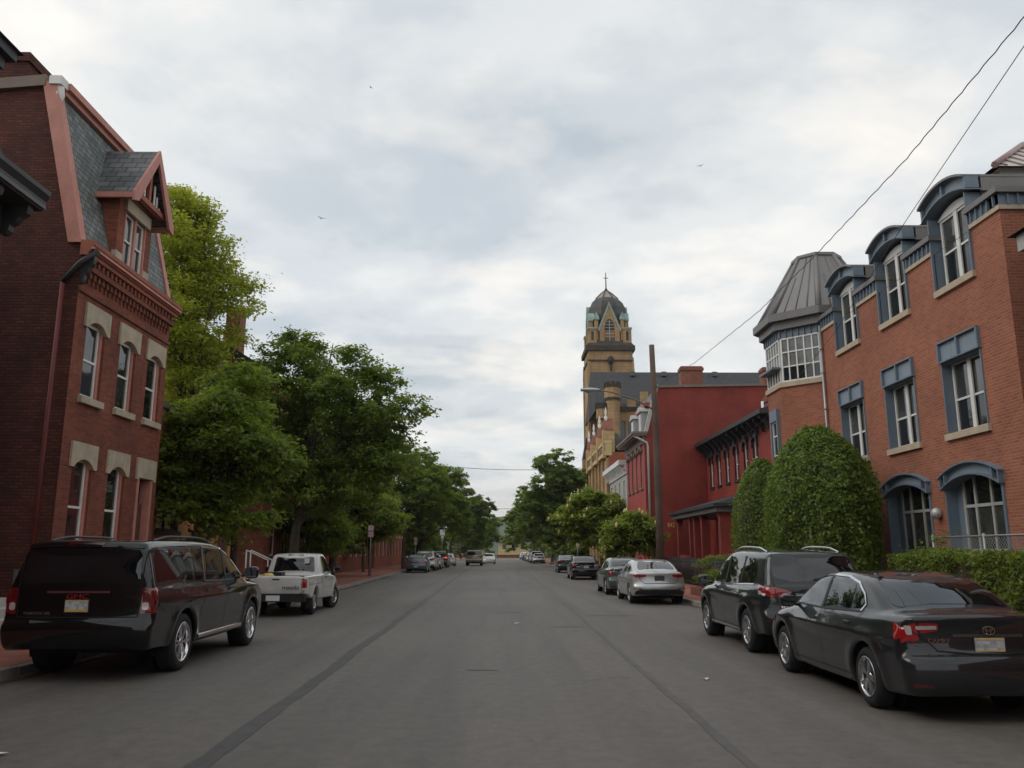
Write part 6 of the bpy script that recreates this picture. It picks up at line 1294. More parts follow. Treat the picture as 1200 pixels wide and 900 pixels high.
# --- small pickup with an open bed
pick = dict(L=4.75, hw=.86, paint='paint_white', h=.03, zm=.70, tuck=.03, shoulder=.03, wr=.345, rim=.20, spokes=8, ww=.22, ax=(-1.28, 1.55), kr=.05, kf=.22, kb=.06, soft=1, zu=.34, tapr=.0, gap=.075, flare=.03, steer=-.30, crown=.0,
    low=[(-2.22, .56), (-2.26, .60), (-2.265, .98), (-2.25, 1.05), (-2.2, 1.065), (-1.0, 1.06), (.0, 1.05), (1.2, 1.0), (1.9, .94), (2.28, .86), (2.36, .7), (2.36, .42), (2.25, .36), (.2, .36), (-1.6, .42)],
    cab=[(-.34, 1.0), (-.30, 1.25), (-.20, 1.56), (-.08, 1.64), (.3, 1.665), (.62, 1.64), (.9, 1.42), (1.22, 1.1), (1.4, .9), (1.0, .7), (-.3, .7)],
    zb=1.05, wb=.815, tumble=.26, cabc=(.4, 1.0), cabtap=.05, kc=.07, ku=.025, kcab=.05, bed=(.72, -2.20, -.42, .62),
    side_win=[([(.98, 1.12), (.66, 1.54), (.0, 1.56), (-.06, 1.09), (.9, 1.08)], .05)], chrome_side=[],
    rear_win=([(-.60, 1.12), (.60, 1.12), (.54, 1.54), (-.54, 1.54)], .06), front_win=([(-.66, 1.12), (.66, 1.12), (.56, 1.54), (-.56, 1.54)], .06),
    patches=[('tail_light', [(.70, 1.0), (.70, .74), (.86, .74), (.86, 1.0)], .02, '-y', 'tail_red', True), ('high_brake_lamp', [(-.22, 1.61), (-.22, 1.575), (.22, 1.575), (.22, 1.61)], .01, '-y', 'tail_dark', False), ('head_light', [(.5, .85), (.8, .85), (.82, .68), (.5, .66)], .04, 'y', 'head_clear', True), ('grille', [(-.45, .84), (.45, .84), (.45, .68), (-.45, .68)], .03, 'y', 'plastic_black', False), ('tailgate_handle', [(-.10, .985), (-.10, .95), (.10, .95), (.10, .985)], .01, '-y', 'plastic_black', False)],
    strips=[('tailgate_seam', [(.69, 1.05), (.68, .60)], '-y', .012, 'liner_black', True, .004), ('door_seam', [(-.10, 1.06), (-.12, .6), (-.12, .42)], 'x', .012, 'liner_black', True, .003), ('bed_seam', [(-.38, 1.05), (-.38, .42)], 'x', .022, 'liner_black', True, .003), ('door_seam', [(.98, 1.05), (.98, .45)], 'x', .01, 'liner_black', True, .003), ('body_crease', [(-2.2, .82), (-.4, .82)], 'x', .012, 'plastic_grey', True, .002)],
    handles=[(0, .06, .97, .14)], handle_mat='plastic_black', mirror_mat='plastic_black', mirror=(1.02, .86, 1.16), mirs=(.12, .06, .09), text=[('mazda', .15, 'plastic_black', .40, .755, 1.2, .003)])
def pick_extra(c):
    out = []; m = MB(); m.box(-.82, .82, -2.40, -2.27, .40, .575); m.box(-.82, .82, -2.42, -2.26, .575, .60); out.append(('rear_bumper', (m.v, m.f), 'plastic_black', False))
    m = MB(); m.box(-.20, .16, -2.415, -2.40, .42, .56); out.append(('license_plate', (m.v, m.f), 'sign_white', False))
    m = MB(); m.box(-.71, .71, -2.19, -.43, .625, .64); out.append(('bed_floor', (m.v, m.f), 'plastic_grey', False))
    m = MB(); m.box(-.60, .60, -1.2, -.6, .64, 1.02); m.box(-.7, -.2, -.9, -.5, 1.02, 1.12); out.append(('bed_load', (m.v, m.f), 'plastic_black', False))
    m = MB(); m.lathe([(.0, 1.02), (.14, 1.02), (.16, 1.06), (.10, 1.12), (0, 1.13)], (-.3, -1.9, 0), 10); out.append(('yellow_tarp', (m.v, m.f), 'plate_yellow', False))
    m = MB(); m.box(.30, .44, -.345, -.33, 1.36, 1.50); out.append(('window_sticker', (m.v, m.f), 'sign_white', False))
    m = MB(); m.box(.70, .84, -1.72, -1.70, .20, .5); out.append(('mud_flap', (m.v, m.f), 'rubber', True))
    return out
pick['extra'] = [pick_extra]
P_PICK = car_proto('pickup', pick)
# --- hatchback
hat = copy.deepcopy(comp); hat.update(L=4.3, paint='paint_bluegrey', h=.045, ax=(-1.28, 1.32), kr=.2,
    low=[(-2.02, .25), (-2.13, .42), (-2.14, .62), (-2.08, .72), (-2.05, .98), (-1.95, 1.05), (-1.2, 1.03), (-.4, .98), (.9, .96), (1.4, .90), (1.85, .80), (2.08, .68), (2.14, .5), (2.1, .28), (2.0, .20)],
    cab=[(-2.04, .95), (-1.92, 1.15), (-1.68, 1.37), (-1.45, 1.43), (-.7, 1.475), (-.1, 1.475), (.35, 1.43), (.72, 1.28), (1.1, 1.08), (1.4, .9), (1.0, .7), (-1.8, .7)],
    side_win=[([(.95, 1.04), (.45, 1.32), (.05, 1.37), (.0, 1.01), (.85, 1.0)], .05), ([(-.08, 1.01), (-.03, 1.375), (-.8, 1.365), (-1.25, 1.30), (-1.4, 1.12), (-1.2, 1.04)], .05)],
    rear_win=([(-.60, 1.08), (.60, 1.08), (.52, 1.36), (-.52, 1.36)], .07), plate=(0, .50, .3, .13), plate_mat='plate', text=[], extra=[], spokes=5,
    patches=[('tail_light', [(.40, .99), (.42, .90), (.9, .86), (.92, 1.0)], .03, '-y', 'tail_red', True), ('head_light', [(.45, .74), (.8, .80), (.84, .66), (.5, .62)], .04, 'y', 'head_clear', True)], strips=[('hatch_seam', [(.64, 1.05), (.6, .72), (-.6, .72), (-.64, 1.05)], '-y', .014, 'liner_black', False, .006)])
P_HATCH = car_proto('hatchback', hat)

KL, KR = 'vehicles parked along the left kerb', 'vehicles parked along the right kerb'
place_car(P_BIG, 'large_suv', 'big shiny black SUV with chrome wheels parked at the left kerb', 'suv', -5.70, 14.22, 0, group=KL)
place_car(P_PICK, 'pickup_truck', 'white small pickup truck with open bed, parked ahead of the black SUV', 'pickup', -6.08, 24.95, R(.4), group=KL)
place_car(P_SEDAN, 'sedan', 'dark grey sedan nearest on the right, with yellow footed plate', 'car', 4.97, 11.05, 0, group=KR)
place_car(P_CROSS, 'crossover_suv', 'dark grey SUV with silver roof rails between hedge and silver sedan', 'suv', 5.18, 16.28, 0, group=KR)
place_car(P_COMP, 'compact_sedan', 'bright silver compact sedan parked before the red house', 'car', 5.08, 29.75, 0, group=KR)
place_car(P_SEDAN, 'sedan', 'grey green sedan half hidden beyond the silver compact', 'car', 5.0, 35.6, 0, 'paint_green', group=KR, swap={'lettering': 'paint_green'})
bs = place_car(P_SEDAN, 'sedan', 'black sedan with chrome trunk bar under the flowering chestnut', 'car', 5.05, 53.8, 0, 'paint_black', {'plate_garnish': 'chrome'}, group=KR)
place_car(P_COMP, 'compact_sedan', 'charcoal sedan farthest of the four before the right street corner', 'car', 5.25, 70.2, 0, 'paint_charcoal', group=KR)
place_car(P_HATCH, 'hatchback', 'grey hatchback first in the far left row', 'car', -7.1, 70.5, R(1.0), group=KL)
place_car(P_CROSS, 'crossover_suv', 'white crossover behind the grey hatchback in the far left row', 'suv', -7.0, 77.5, 0, 'paint_white', group=KL)
place_car(P_COMP, 'compact_sedan', 'silver grey car third in the far left row', 'car', -6.95, 84.3, 0, 'paint_silver', group=KL)
place_car(P_CROSS, 'crossover_suv', 'black SUV with lit red brake lamps in the far left row', 'suv', -6.9, 92, 0, 'paint_black', {'tail_light': 'brake_lit', 'tail_light_wrap': 'brake_lit'}, group=KL)
place_car(P_HATCH, 'hatchback', 'white hatchback last in the far left row', 'car', -6.6, 101.5, 0, 'paint_white', group=KL)
place_car(P_BIG, 'large_suv', 'tan SUV driving away in the left lane', 'suv', -3.55, 104.0, 0, 'paint_tan', {'window_trim': 'paint_tan'}, group='vehicles on the roadway')
place_car(P_COMP, 'compact_sedan', 'white car coming towards the camera beside the tan SUV', 'car', -2.0, 118, R(180), 'paint_white', group='vehicles on the roadway')
for i, (y, pr, nm, pt, lab) in enumerate(((121.5, P_COMP, 'compact_sedan', 'paint_silver', 'silver sedan, nearest of the cars beyond the right corner'), (128, P_CROSS, 'crossover_suv', 'paint_white', 'white SUV second beyond the right corner'), (135.5, P_HATCH, 'hatchback', 'paint_charcoal', 'dark hatchback third beyond the right corner'),
                                          (143, P_COMP, 'compact_sedan', 'paint_white', 'white sedan fourth beyond the right corner'), (152, P_HATCH, 'hatchback', 'paint_bluegrey', 'blue grey car fifth beyond the right corner'), (164, P_COMP, 'compact_sedan', 'paint_black', 'black car second last beyond the right corner'), (185, P_HATCH, 'hatchback', 'paint_silver', 'silver car farthest down the right kerb'))):
    place_car(pr, nm, lab, 'suv' if 'SUV' in lab else 'car', 5.05 - .1 * i, y, 0, pt, group=KR)
# ------------------------------------------------------------------ trees and other plants
def unit(n, g): v = g.normal(size=(n, 3)); return v / (np.linalg.norm(v, axis=1)[:, None] + 1e-9)
def leaves(P, N, size, g, var=.35, asp=.55):
    """one folded kite of two triangles for every leaf"""
    n = len(P); t = unit(n, g); a = np.cross(N, t); a /= (np.linalg.norm(a, axis=1)[:, None] + 1e-9); b = np.cross(N, a)
    s = size * (1 + var * g.uniform(-1, 1, n))[:, None]; w = s * asp
    V = np.stack([P - a * s * .5, P - b * w * .5 + N * s * .08 - a * s * .08, P + a * s * .5, P + b * w * .5 + N * s * .08 - a * s * .08], 1).reshape(-1, 3)
    F = np.arange(n * 4).reshape(n, 4); return V, F
def crown_points(blobs, ncl, per, g, spread=.42, shell=.45, lumps=True):
    """leaf positions: boughs of foliage (lumps) set through each blob, leaf clusters over each bough, leaves in each cluster"""
    if lumps:
        L = []
        for c, r in blobs:
            n = 20; u = unit(n, g); u[:, 2] = np.abs(u[:, 2]) * np.where(g.uniform(size=n) < .6, 1, -.9)
            rr = g.uniform(.5, 1.0, n); q = g.uniform(.28, .48, n)
            for i in range(n): L.append((np.array(c) + u[i] * rr[i] * np.array(r), np.array(r) * q[i] * np.array((1.15, 1.15, .85))))
            L.append((np.array(c), np.array(r) * .55))
        blobs = L; shell = .55
    vol = np.array([b[1][0] * b[1][1] * b[1][2] for b in blobs]) ** .62; k = g.choice(len(blobs), ncl, p=vol / vol.sum())
    u = unit(ncl, g); u[:, 2] += .25; u /= np.linalg.norm(u, axis=1)[:, None]; r = (g.uniform(shell ** 3, 1, ncl)) ** (1 / 3.)
    r *= 1 + .12 * g.normal(size=ncl)
    C = np.array([blobs[i][0] for i in k]) + u * r[:, None] * np.array([blobs[i][1] for i in k])
    m = g.integers(per // 2, per * 3 // 2, ncl); I = np.repeat(np.arange(ncl), m); sp = spread * g.uniform(.5, 1.2, ncl)
    off = g.normal(size=(len(I), 3)) * sp[I][:, None] * np.array((1, 1, .5))
    P = C[I] + off; N = u[I] * .4 + unit(len(I), g) * .7 + np.array((0, 0, .85)); N /= np.linalg.norm(N, axis=1)[:, None]
    cl = g.uniform(0, 1, ncl); lv = np.clip(cl[I] * .55 + g.uniform(0, .55, len(I)) - .05, 0, 1)
    return C, P, N, lv
def tree(name, label, base, blobs, mat, leaf=.13, ncl=500, per=50, r0=.16, seed=1, fork=2.2, group='street trees', spread=.24, shell=.4, limbs=9, blossom=0, cat='tree'):
    g = np.random.default_rng(seed); rr = random.Random(seed); base = np.array(base, float)
    o = thing(name, label, cat, tuple(base), group)
    C, P, N, lv = crown_points(blobs, ncl, per, g, spread, shell)
    P[:, 2] = np.maximum(P[:, 2], base[2] + .5)
    V, F = leaves(P - base, N, leaf, g); link('crown', fastmesh('crown', V, F, False, lv), mat, o)
    cen = np.mean([np.array(b[0]) for b in blobs], 0); top = np.array([cen[0], cen[1], max(b[0][2] + b[1][2] * .6 for b in blobs)])
    m = MB(); f = base + (0, 0, fork); w = np.array((rr.uniform(-.1, .1), rr.uniform(-.1, .1), 0))
    m.tube([base - (0, 0, .1), base + (0, 0, .12), base + w * .6 + (0, 0, fork * .5), f + w], [r0 * 1.45, r0 * 1.1, r0 * .95, r0 * .9], 10)
    m.tube([f + w, f + (top - f) * .35 + w * 2, f + (top - f) * .7, top], [r0 * .85, r0 * .6, r0 * .35, r0 * .08], 8)
    pick = C[g.choice(len(C), min(limbs * 4, len(C)), replace=False)]
    for i in range(limbs):
        e = pick[i]; t = rr.uniform(.0, .55); s = f + (top - f) * t * .9 + w; mid = s + (e - s) * .5 + np.array((0, 0, .25 * np.linalg.norm(e - s) * .4)); rb = r0 * (.55 - .3 * t)
        m.tube([s, s + (mid - s) * .5 + (0, 0, .05), mid, e], [rb, rb * .8, rb * .55, rb * .12], 6)
        for j in range(3):
            e2 = pick[(limbs + i * 3 + j) % len(pick)]; s2 = s + (e - s) * rr.uniform(.35, .7)
            if np.linalg.norm(e2 - s2) < 3.2: m.tube([s2, s2 + (e2 - s2) * .5 + (0, 0, .1), e2], [rb * .4, rb * .28, rb * .06], 5)
    m.build('trunk', 'bark', o, merge=False)
    if blossom:
        q = MB(); out = C[np.argsort(-((C - cen) ** 2).sum(1))][:blossom * 2]; out = out[g.choice(len(out), blossom, replace=False)]
        for c in out:
            c = c + (c - cen) / np.linalg.norm(c - cen) * .25; q.lathe([(.02, -.12), (.09, -.06), (.075, .05), (.04, .14), (.0, .2)], c, 6)
        q.build('blossoms', 'blossom', o, kind='stuff')
    return o
def ell(x, y, z, a, b, c): return ((x, y, z), (a, b, c))
tree('maple_tree', 'dense dark green maple between brick house and white pickup', (-8.7, 27.3, .13), [ell(-9.3, 27.2, 5.9, 1.6, 1.8, 1.7), ell(-10.1, 27, 4.2, 1.3, 1.6, 1.8), ell(-8.6, 27, 4.4, 1.5, 1.7, 1.8), ell(-9.4, 27, 2.9, 1.6, 1.6, 1.1)], 'leaf_mid', .17, 900, 46, .12, 11, 1.9)
tree('plane_tree', 'largest spreading dark green street tree leaning over the left kerb', (-9.4, 38, .13), [ell(-9.9, 38, 10.2, 1.4, 2.0, 1.9), ell(-7.4, 38, 9.2, 1.9, 2.2, 1.7), ell(-5.5, 38, 7.6, 1.7, 2.0, 1.5), ell(-8.7, 38, 7.2, 2.5, 2.6, 2.0), ell(-6.6, 38, 5.8, 2.0, 2.2, 1.6), ell(-10.4, 37.6, 5.4, 1.6, 1.8, 2.1), ell(-8.0, 38.4, 4.4, 1.8, 1.8, 1.2)], 'leaf_dark', .19, 1500, 44, .22, 12, 2.3, limbs=14)
tree('locust_tree', 'tall yellow green tree behind the mansard house', (-14.0, 36, .1), [ell(-15.6, 36, 14.4, 2.8, 2.9, 3.0), ell(-13.6, 36, 13.6, 2.0, 2.2, 2.2), ell(-14.6, 36, 11.2, 2.6, 2.6, 2.0), ell(-15.2, 36, 16.6, 1.9, 1.9, 1.5), ell(-14.2, 36, 9.0, 2.3, 2.2, 1.8)], 'leaf_light', .17, 1150, 50, .26, 13, 4.5, group=None, spread=.30, limbs=14)
tree('young_tree', 'small bright green street tree beside the no parking sign', (-8.9, 56.5, .13), [ell(-8.9, 56.5, 4.3, 1.9, 2.0, 1.3), ell(-7.9, 56.5, 3.4, 1.6, 1.6, 1.0), ell(-10.0, 56.5, 3.5, 1.5, 1.5, 1.0)], 'leaf_fresh', .21, 520, 40, .08, 14, 1.5)
tree('linden_tree', 'dark street tree filling the gap behind the large plane tree', (-9.6, 47.5, .13), [ell(-9.8, 47.5, 5.4, 2.2, 2.4, 2.8), ell(-7.9, 47.5, 7.0, 2.0, 2.0, 2.2), ell(-8.4, 47.5, 4.3, 1.7, 1.8, 1.4)], 'leaf_dark', .22, 760, 42, .15, 15)
tree('young_tree', 'low leafy tree between the pickup and the no parking sign', (-10.1, 42.5, .13), [ell(-10.2, 42.5, 3.4, 1.5, 1.6, 1.6), ell(-9.2, 42.8, 2.6, 1.2, 1.3, 1.2)], 'leaf_mid', .18, 420, 40, .07, 26, 1.0, limbs=6)
tree('young_tree', 'low dark tree against the row houses behind the no parking sign', (-10.8, 52.5, .13), [ell(-10.8, 52.5, 3.6, 1.8, 1.8, 1.9)], 'leaf_dark', .2, 380, 40, .08, 27, 1.0, limbs=6)
tree('linden_tree', 'slender dark tree behind the grey hatchback against the row houses', (-10.9, 66, .13), [ell(-10.6, 66, 4.4, 2.0, 2.2, 2.6), ell(-9.8, 66, 6.6, 1.8, 2, 1.8)], 'leaf_dark', .25, 480, 40, .1, 28, 1.6, limbs=6)
tree('linden_tree', 'rounded dark green tree above the grey hatchback', (-9.2, 78, .13), [ell(-8.4, 78, 8.2, 3.0, 3.2, 2.8), ell(-6.8, 78, 6.0, 2.7, 2.6, 2.4), ell(-10.2, 78, 5.8, 2.7, 2.6, 2.8)], 'leaf_mid', .30, 900, 44, .2, 16)
tree('linden_tree', 'dark tree behind the left hatchback row, second from it', (-9.0, 91, .13), [ell(-7.4, 91, 7.8, 3.3, 3.2, 2.9), ell(-5.8, 91, 5.8, 2.4, 2.6, 2.2), ell(-8.6, 91, 4.6, 2.6, 2.6, 2.2)], 'leaf_dark', .32, 850, 42, .2, 17)
tree('linden_tree', 'far left corner tree rising beside the sky gap', (-7.6, 121, .13), [ell(-6.0, 121, 8.8, 3.4, 3.4, 2.9), ell(-3.8, 121, 6.4, 3.0, 3.0, 2.7), ell(-7.5, 121, 6.0, 3, 3, 3), ell(-4.6, 121, 3.8, 2.6, 2.6, 1.8)], 'leaf_dark', .38, 900, 42, .22, 18)
tree('willow_shrub_tree', 'small round grey green tree behind the tan SUV', (-5.4, 131, .1), [ell(-5.4, 131, 2.9, 1.7, 1.7, 1.9)], 'leaf_grey', .28, 240, 40, .1, 19, 1.0, limbs=5)
tree('linden_tree', 'pale farthest tree on the left, close to the vanishing road', (-5.5, 165, .1), [ell(-3.8, 165, 4.6, 3.2, 3.4, 3.6)], 'leaf_fresh', .45, 420, 40, .22, 20)
tree('linden_tree', 'tall dark tree beyond the charcoal sedan on the right', (7.6, 100, .13), [ell(6.2, 100, 10.4, 2.5, 3.0, 2.8), ell(4.4, 100, 7.2, 2.8, 3.0, 2.8), ell(8.4, 100, 8.6, 2.5, 3.0, 3.2), ell(5.0, 100, 4.4, 3.0, 2.6, 2.2), ell(8.2, 100, 5.0, 2.6, 2.6, 2.4)], 'leaf_dark', .34, 1300, 44, .25, 21)
tree('linden_tree', 'tree behind the right corner leaning toward the road end', (7.2, 124, .13), [ell(5.2, 124, 7.2, 3.8, 3.4, 3.4), ell(3.6, 124, 4.8, 2.9, 2.6, 2.6)], 'leaf_mid', .38, 700, 42, .24, 22)
tree('linden_tree', 'palest tree beyond the right corner, beside the sky gap', (7.0, 158, .13), [ell(4.0, 158, 5.4, 3.6, 3.6, 4.0)], 'leaf_fresh', .45, 450, 40, .24, 23)
tree('chestnut_tree', 'flowering chestnut with cream blossoms over the black sedan', (7.2, 62, .13), [ell(6.8, 62, 4.9, 2.0, 2.2, 1.6), ell(5.5, 62, 3.6, 1.7, 1.7, 1.4), ell(8.1, 62, 3.6, 1.7, 1.7, 1.5), ell(6.8, 62, 2.8, 2.0, 1.8, 1.2)], 'leaf_fresh', .27, 700, 40, .14, 24, 1.5, blossom=60)
tree('chestnut_tree', 'smaller blossoming tree at the foot of the wooden pole', (7.25, 46.5, .13), [ell(7.0, 46.5, 2.85, 1.2, 1.3, .95), ell(6.3, 46.5, 2.2, .9, .9, .8), ell(7.7, 46.5, 2.2, .85, .9, .8)], 'leaf_fresh', .22, 330, 40, .07, 25, 1.0, blossom=30, limbs=6)
FAR = ((-12, 140, 9, 'dense tree beyond the left corner, behind the far left tree'), (-9, 178, 9, 'tree far down the left kerb behind the pale one'), (-9.5, 210, 8, 'far tree at the left of the road end'), (11.5, 140, 10, 'dense tree beyond the right corner, behind the parked row'), (11, 180, 10, 'tree far down the right kerb behind the palest one'),
       (10.5, 222, 8, 'far tree at the right of the road end'), (-17, 112, 8, 'tree in the left side street behind the row houses'), (17, 118, 9, 'tree in the right side street behind the church front'), (-11.5, 107, 6, 'low dark tree at the left corner behind the parked row'), (10.6, 96, 6, 'low dark tree before the church foot'), (9.6, 110, 5, 'bushy low tree at the right corner'))
for i, (x, y, h, lab) in enumerate(FAR):
    tree('distant_tree', lab, (x, y, 0), [ell(x, y, h * .55, h * .42, h * .42, h * .47), ell(x + (1 if x < 0 else -1), y, h * .3, h * .36, h * .36, h * .28)], 'leaf_dark', .42, 330, 36, .22, 40 + i, group='distant trees', limbs=5, fork=1.2)

def clipped(name, label, mat, seed, surf, n, core, leaf=.075, cat='shrub', group=None, fuzz=.06):
    """clipped shrub: leafy skin over a dark twiggy core"""
    g = np.random.default_rng(seed); P, N = surf(n, g); base = np.array((P[:, 0].mean(), P[:, 1].mean(), 0)); o = thing(name, label, cat, tuple(base), group)
    P = P + N * (g.normal(size=(len(P), 1)) * fuzz - .03); Nn = N * .7 + unit(len(P), g) * .75 + np.array((0, 0, .25)); Nn /= np.linalg.norm(Nn, axis=1)[:, None]
    lv = np.clip(.45 + .35 * np.sin(P[:, 1] * 5.1 + P[:, 2] * 7.3) * np.sin(P[:, 0] * 6 - P[:, 2] * 4) + g.normal(size=len(P)) * .25, 0, 1)
    V, F = leaves(P - base, Nn, leaf, g, .65); link('foliage', fastmesh('foliage', V, F, False, lv), mat, o); core.build('twigs', 'bark', o); return o
def topiary(name, label, c, a, b, z0, z1, seed, n, lean=0):
    """beehive: upright sides drawn in to a rounded top"""
    def prof(t): return np.where(t < .45, .93 + .07 * np.sin(t / .45 * math.pi / 2), np.cos((t - .45) / .55 * math.pi / 2 * .985) ** .62)
    def surf(n, g):
        t = g.uniform(0, 1, n) ** .9; th = g.uniform(0, 2 * math.pi, n); lump = 1 + .04 * np.sin(3 * th + 5 * t) + .035 * np.sin(7 * th - 9 * t) + .03 * np.sin(13 * th + 17 * t) * np.sin(11 * t + 3 * th) + .03 * g.normal(size=n); r = prof(t) * lump
        P = np.stack([c[0] + a * r * np.cos(th), c[1] + b * r * np.sin(th), z0 + (z1 - z0) * t], 1); dz = (prof(np.clip(t + .01, 0, 1)) - prof(t)) / .01
        N = np.stack([np.cos(th) / a, np.sin(th) / b, -dz / (z1 - z0)], 1); return P, N / np.linalg.norm(N, axis=1)[:, None]
    m = MB(); ts = np.linspace(0, .97, 12); V = []
    for t in ts:
        for k in range(24): u = 2 * math.pi * k / 24; r = float(prof(np.array(t))) * .9; V.append((c[0] + a * r * math.cos(u), c[1] + b * r * math.sin(u), z0 + .04 + (z1 - z0 - .1) * t))
    m.add(V, [(i * 24 + k, i * 24 + (k + 1) % 24, i * 24 + 24 + (k + 1) % 24, i * 24 + 24 + k) for i in range(11) for k in range(24)] + [tuple(range(24))], True)
    for dx, dy in ((0, 0), (.35, .2), (-.3, -.25)): m.tube([(c[0] + dx, c[1] + dy, 0), (c[0] + dx * 1.3, c[1] + dy * 1.3, z0 + .3)], .07, 6)
    return clipped(name, label, 'leaf_topiary', seed, surf, n, m, .085, group='clipped evergreen domes')
topiary('clipped_shrub', 'large beehive clipped evergreen shrub before the apartments', (8.65, 22.8), 1.3, 2.1, .95, 5.08, 31, 42000)
topiary('clipped_shrub', 'slimmer clipped evergreen partly hidden behind the large beehive one', (8.7, 27.9), .95, 1.5, .5, 4.75, 32, 20000)
def boxes(x0, x1, y0, y1, z0, z1):
    def surf(n, g):
        A = np.array([(x1 - x0) * (y1 - y0), (y1 - y0) * (z1 - z0), (y1 - y0) * (z1 - z0) * .4, (x1 - x0) * (z1 - z0), (x1 - x0) * (z1 - z0)]); k = g.choice(5, n, p=A / A.sum()); u, v = g.uniform(size=(2, n))
        P = np.zeros((n, 3)); N = np.zeros((n, 3)); X = x0 + (x1 - x0) * u; Yv = y0 + (y1 - y0) * v; Z = z0 + (z1 - z0) * u
        P[k == 0] = np.stack([X, Yv, np.full(n, z1)], 1)[k == 0]; N[k == 0] = (0, 0, 1)
        P[k == 1] = np.stack([np.full(n, x0), Yv, Z], 1)[k == 1]; N[k == 1] = (-1, 0, 0); P[k == 2] = np.stack([np.full(n, x1), Yv, Z], 1)[k == 2]; N[k == 2] = (1, 0, 0)
        X2 = x0 + (x1 - x0) * v
        P[k == 3] = np.stack([X2, np.full(n, y0), Z], 1)[k == 3]; N[k == 3] = (0, -1, 0); P[k == 4] = np.stack([X2, np.full(n, y1), Z], 1)[k == 4]; N[k == 4] = (0, 1, 0)
        w = .05 * np.sin(P[:, 1] * 2.1) + .04 * np.sin(P[:, 1] * 5.3 + P[:, 2] * 3) + .03 * np.sin(P[:, 0] * 6 + P[:, 1] * 3.7); return P + N * w[:, None], N
    return surf
clipped('hedge', 'long clipped privet hedge beside the dark grey cars', 'leaf_hedge', 33, boxes(7.75, 8.95, 8.6, 17.0, .12, 1.64), 46000, MB().box(7.86, 8.84, 8.7, 16.9, .05, 1.54), .06, cat='hedge', fuzz=.035)
def shrub(name, label, c, a, h, seed, n, mat='leaf_mid', leaf=.08, group='low shrubs'):
    g = np.random.default_rng(seed); o = thing(name, label, 'shrub', (c[0], c[1], .13), group); C, P, N, lv = crown_points([ell(c[0], c[1], h * .55, a, a, h * .5), ell(c[0] + a * .5, c[1] + a * .4, h * .4, a * .7, a * .7, h * .38)], n // 30, 30, g, .13, .3)
    P[:, 2] = np.maximum(P[:, 2], .15); V, F = leaves(P - np.array((c[0], c[1], .13)), N, leaf, g); link('foliage', fastmesh('foliage', V, F, False, lv), mat, o)
    m = MB()
    for k in range(7): e = C[g.integers(len(C))]; m.tube([(c[0], c[1], .1), (c[0] + (e[0] - c[0]) * .4, c[1] + (e[1] - c[1]) * .4, e[2] * .6), e], [.02, .014, .004], 5)
    m.build('stems', 'bark', o, merge=False); return o
shrub('garden_shrub', 'loose green shrub at the far end of the hedge under the arched window', (9.3, 17.9), .75, 2.0, 51, 5000, 'leaf_hedge')
shrub('garden_shrub', 'shrub against the apartment wall behind the chain link fence', (9.9, 15.6), .5, 1.9, 52, 2400, 'leaf_hedge')
shrub('garden_shrub', 'rounded green bush before the red porch', (9.5, 36.8), 1.0, 1.5, 53, 5000, 'leaf_mid', .1)
shrub('garden_shrub', 'small shrub in the brick planter behind the silver sedan', (7.9, 30.8), .55, 1.0, 54, 2400, 'leaf_mid', .09)
shrub('garden_shrub', 'low shrub beside the pickup at the left house fronts', (-9.6, 41.5), .9, 1.2, 55, 3000, 'leaf_mid', .11)
shrub('garden_shrub', 'trailing plant in the left sidewalk planter', (-8.35, 37.2), .6, .7, 56, 2000, 'leaf_fresh', .09)

# ------------------------------------------------------------------ street furniture and small things
def planter(label, x0, x1, y0, y1):
    o = thing('brick_planter', label, 'planter', ((x0 + x1) / 2, (y0 + y1) / 2, .13), 'brick edged sidewalk planters')
    m = MB(); w = .12; z = .42
    m.box(x0, x1, y0, y0 + w, .1, z); m.box(x0, x1, y1 - w, y1, .1, z - .002); m.box(x0, x0 + w, y0 + w, y1 - w, .1, z - .001); m.box(x1 - w, x1, y0 + w, y1 - w, .1, z - .001); m.build('edging', 'brick_chimney', o); MB().box(x0 + w, x1 - w, y0 + w, y1 - w, .1, .34).build('soil', 'soil', o)
planter('brick edged planter on the right sidewalk by the silver sedan', 7.0, 8.6, 29.9, 31.8); planter('brick edged planter on the left sidewalk ahead of the pickup', -9.1, -7.75, 36.0, 38.4)
def utility_pole():
    o = thing('utility_pole', 'tall weathered wooden pole with street lamp arm before the red wall', 'pole', (7.4, 39.8, .1))
    MB().tube([(7.4, 39.8, -.1), (7.42, 39.8, 4), (7.40, 39.8, 8), (7.34, 39.8, 11.75)], [.19, .175, .155, .13], 12).build('mast', 'pole_wood', o)
    MB().tube([(7.3, 39.75, 8.5), (6.5, 39.75, 8.95), (5.3, 39.75, 9.35), (4.6, 39.75, 9.45)], [.04, .04, .035, .035], 8).build('lamp_arm', 'trim_brown', o)
    m = MB(); V = []
    for t in np.linspace(0, 1, 9):
        a = .06 + .10 * math.sin(min(1, t * 1.3) * math.pi * .75); z = 9.47
        V += [(4.72 - .95 * t, 39.75 + a * math.cos(u) * 1.15, z + a * .62 * math.sin(u) + .0) for u in np.linspace(0, 2 * math.pi, 13)[:-1]]
    m.add(V, [(i * 12 + k, i * 12 + (k + 1) % 12, i * 12 + 12 + (k + 1) % 12, i * 12 + 12 + k) for i in range(8) for k in range(12)] + [tuple(range(12)), tuple(range(96, 108))], True); h = m.build('lamp_head', 'lamp_metal', o)
    MB().lathe([(.13, 9.42), (.12, 9.36), (.06, 9.32), (0, 9.31)], (4.1, 39.75, 0), 12).build('lamp_lens', 'window_glass_blind', h)
utility_pole()
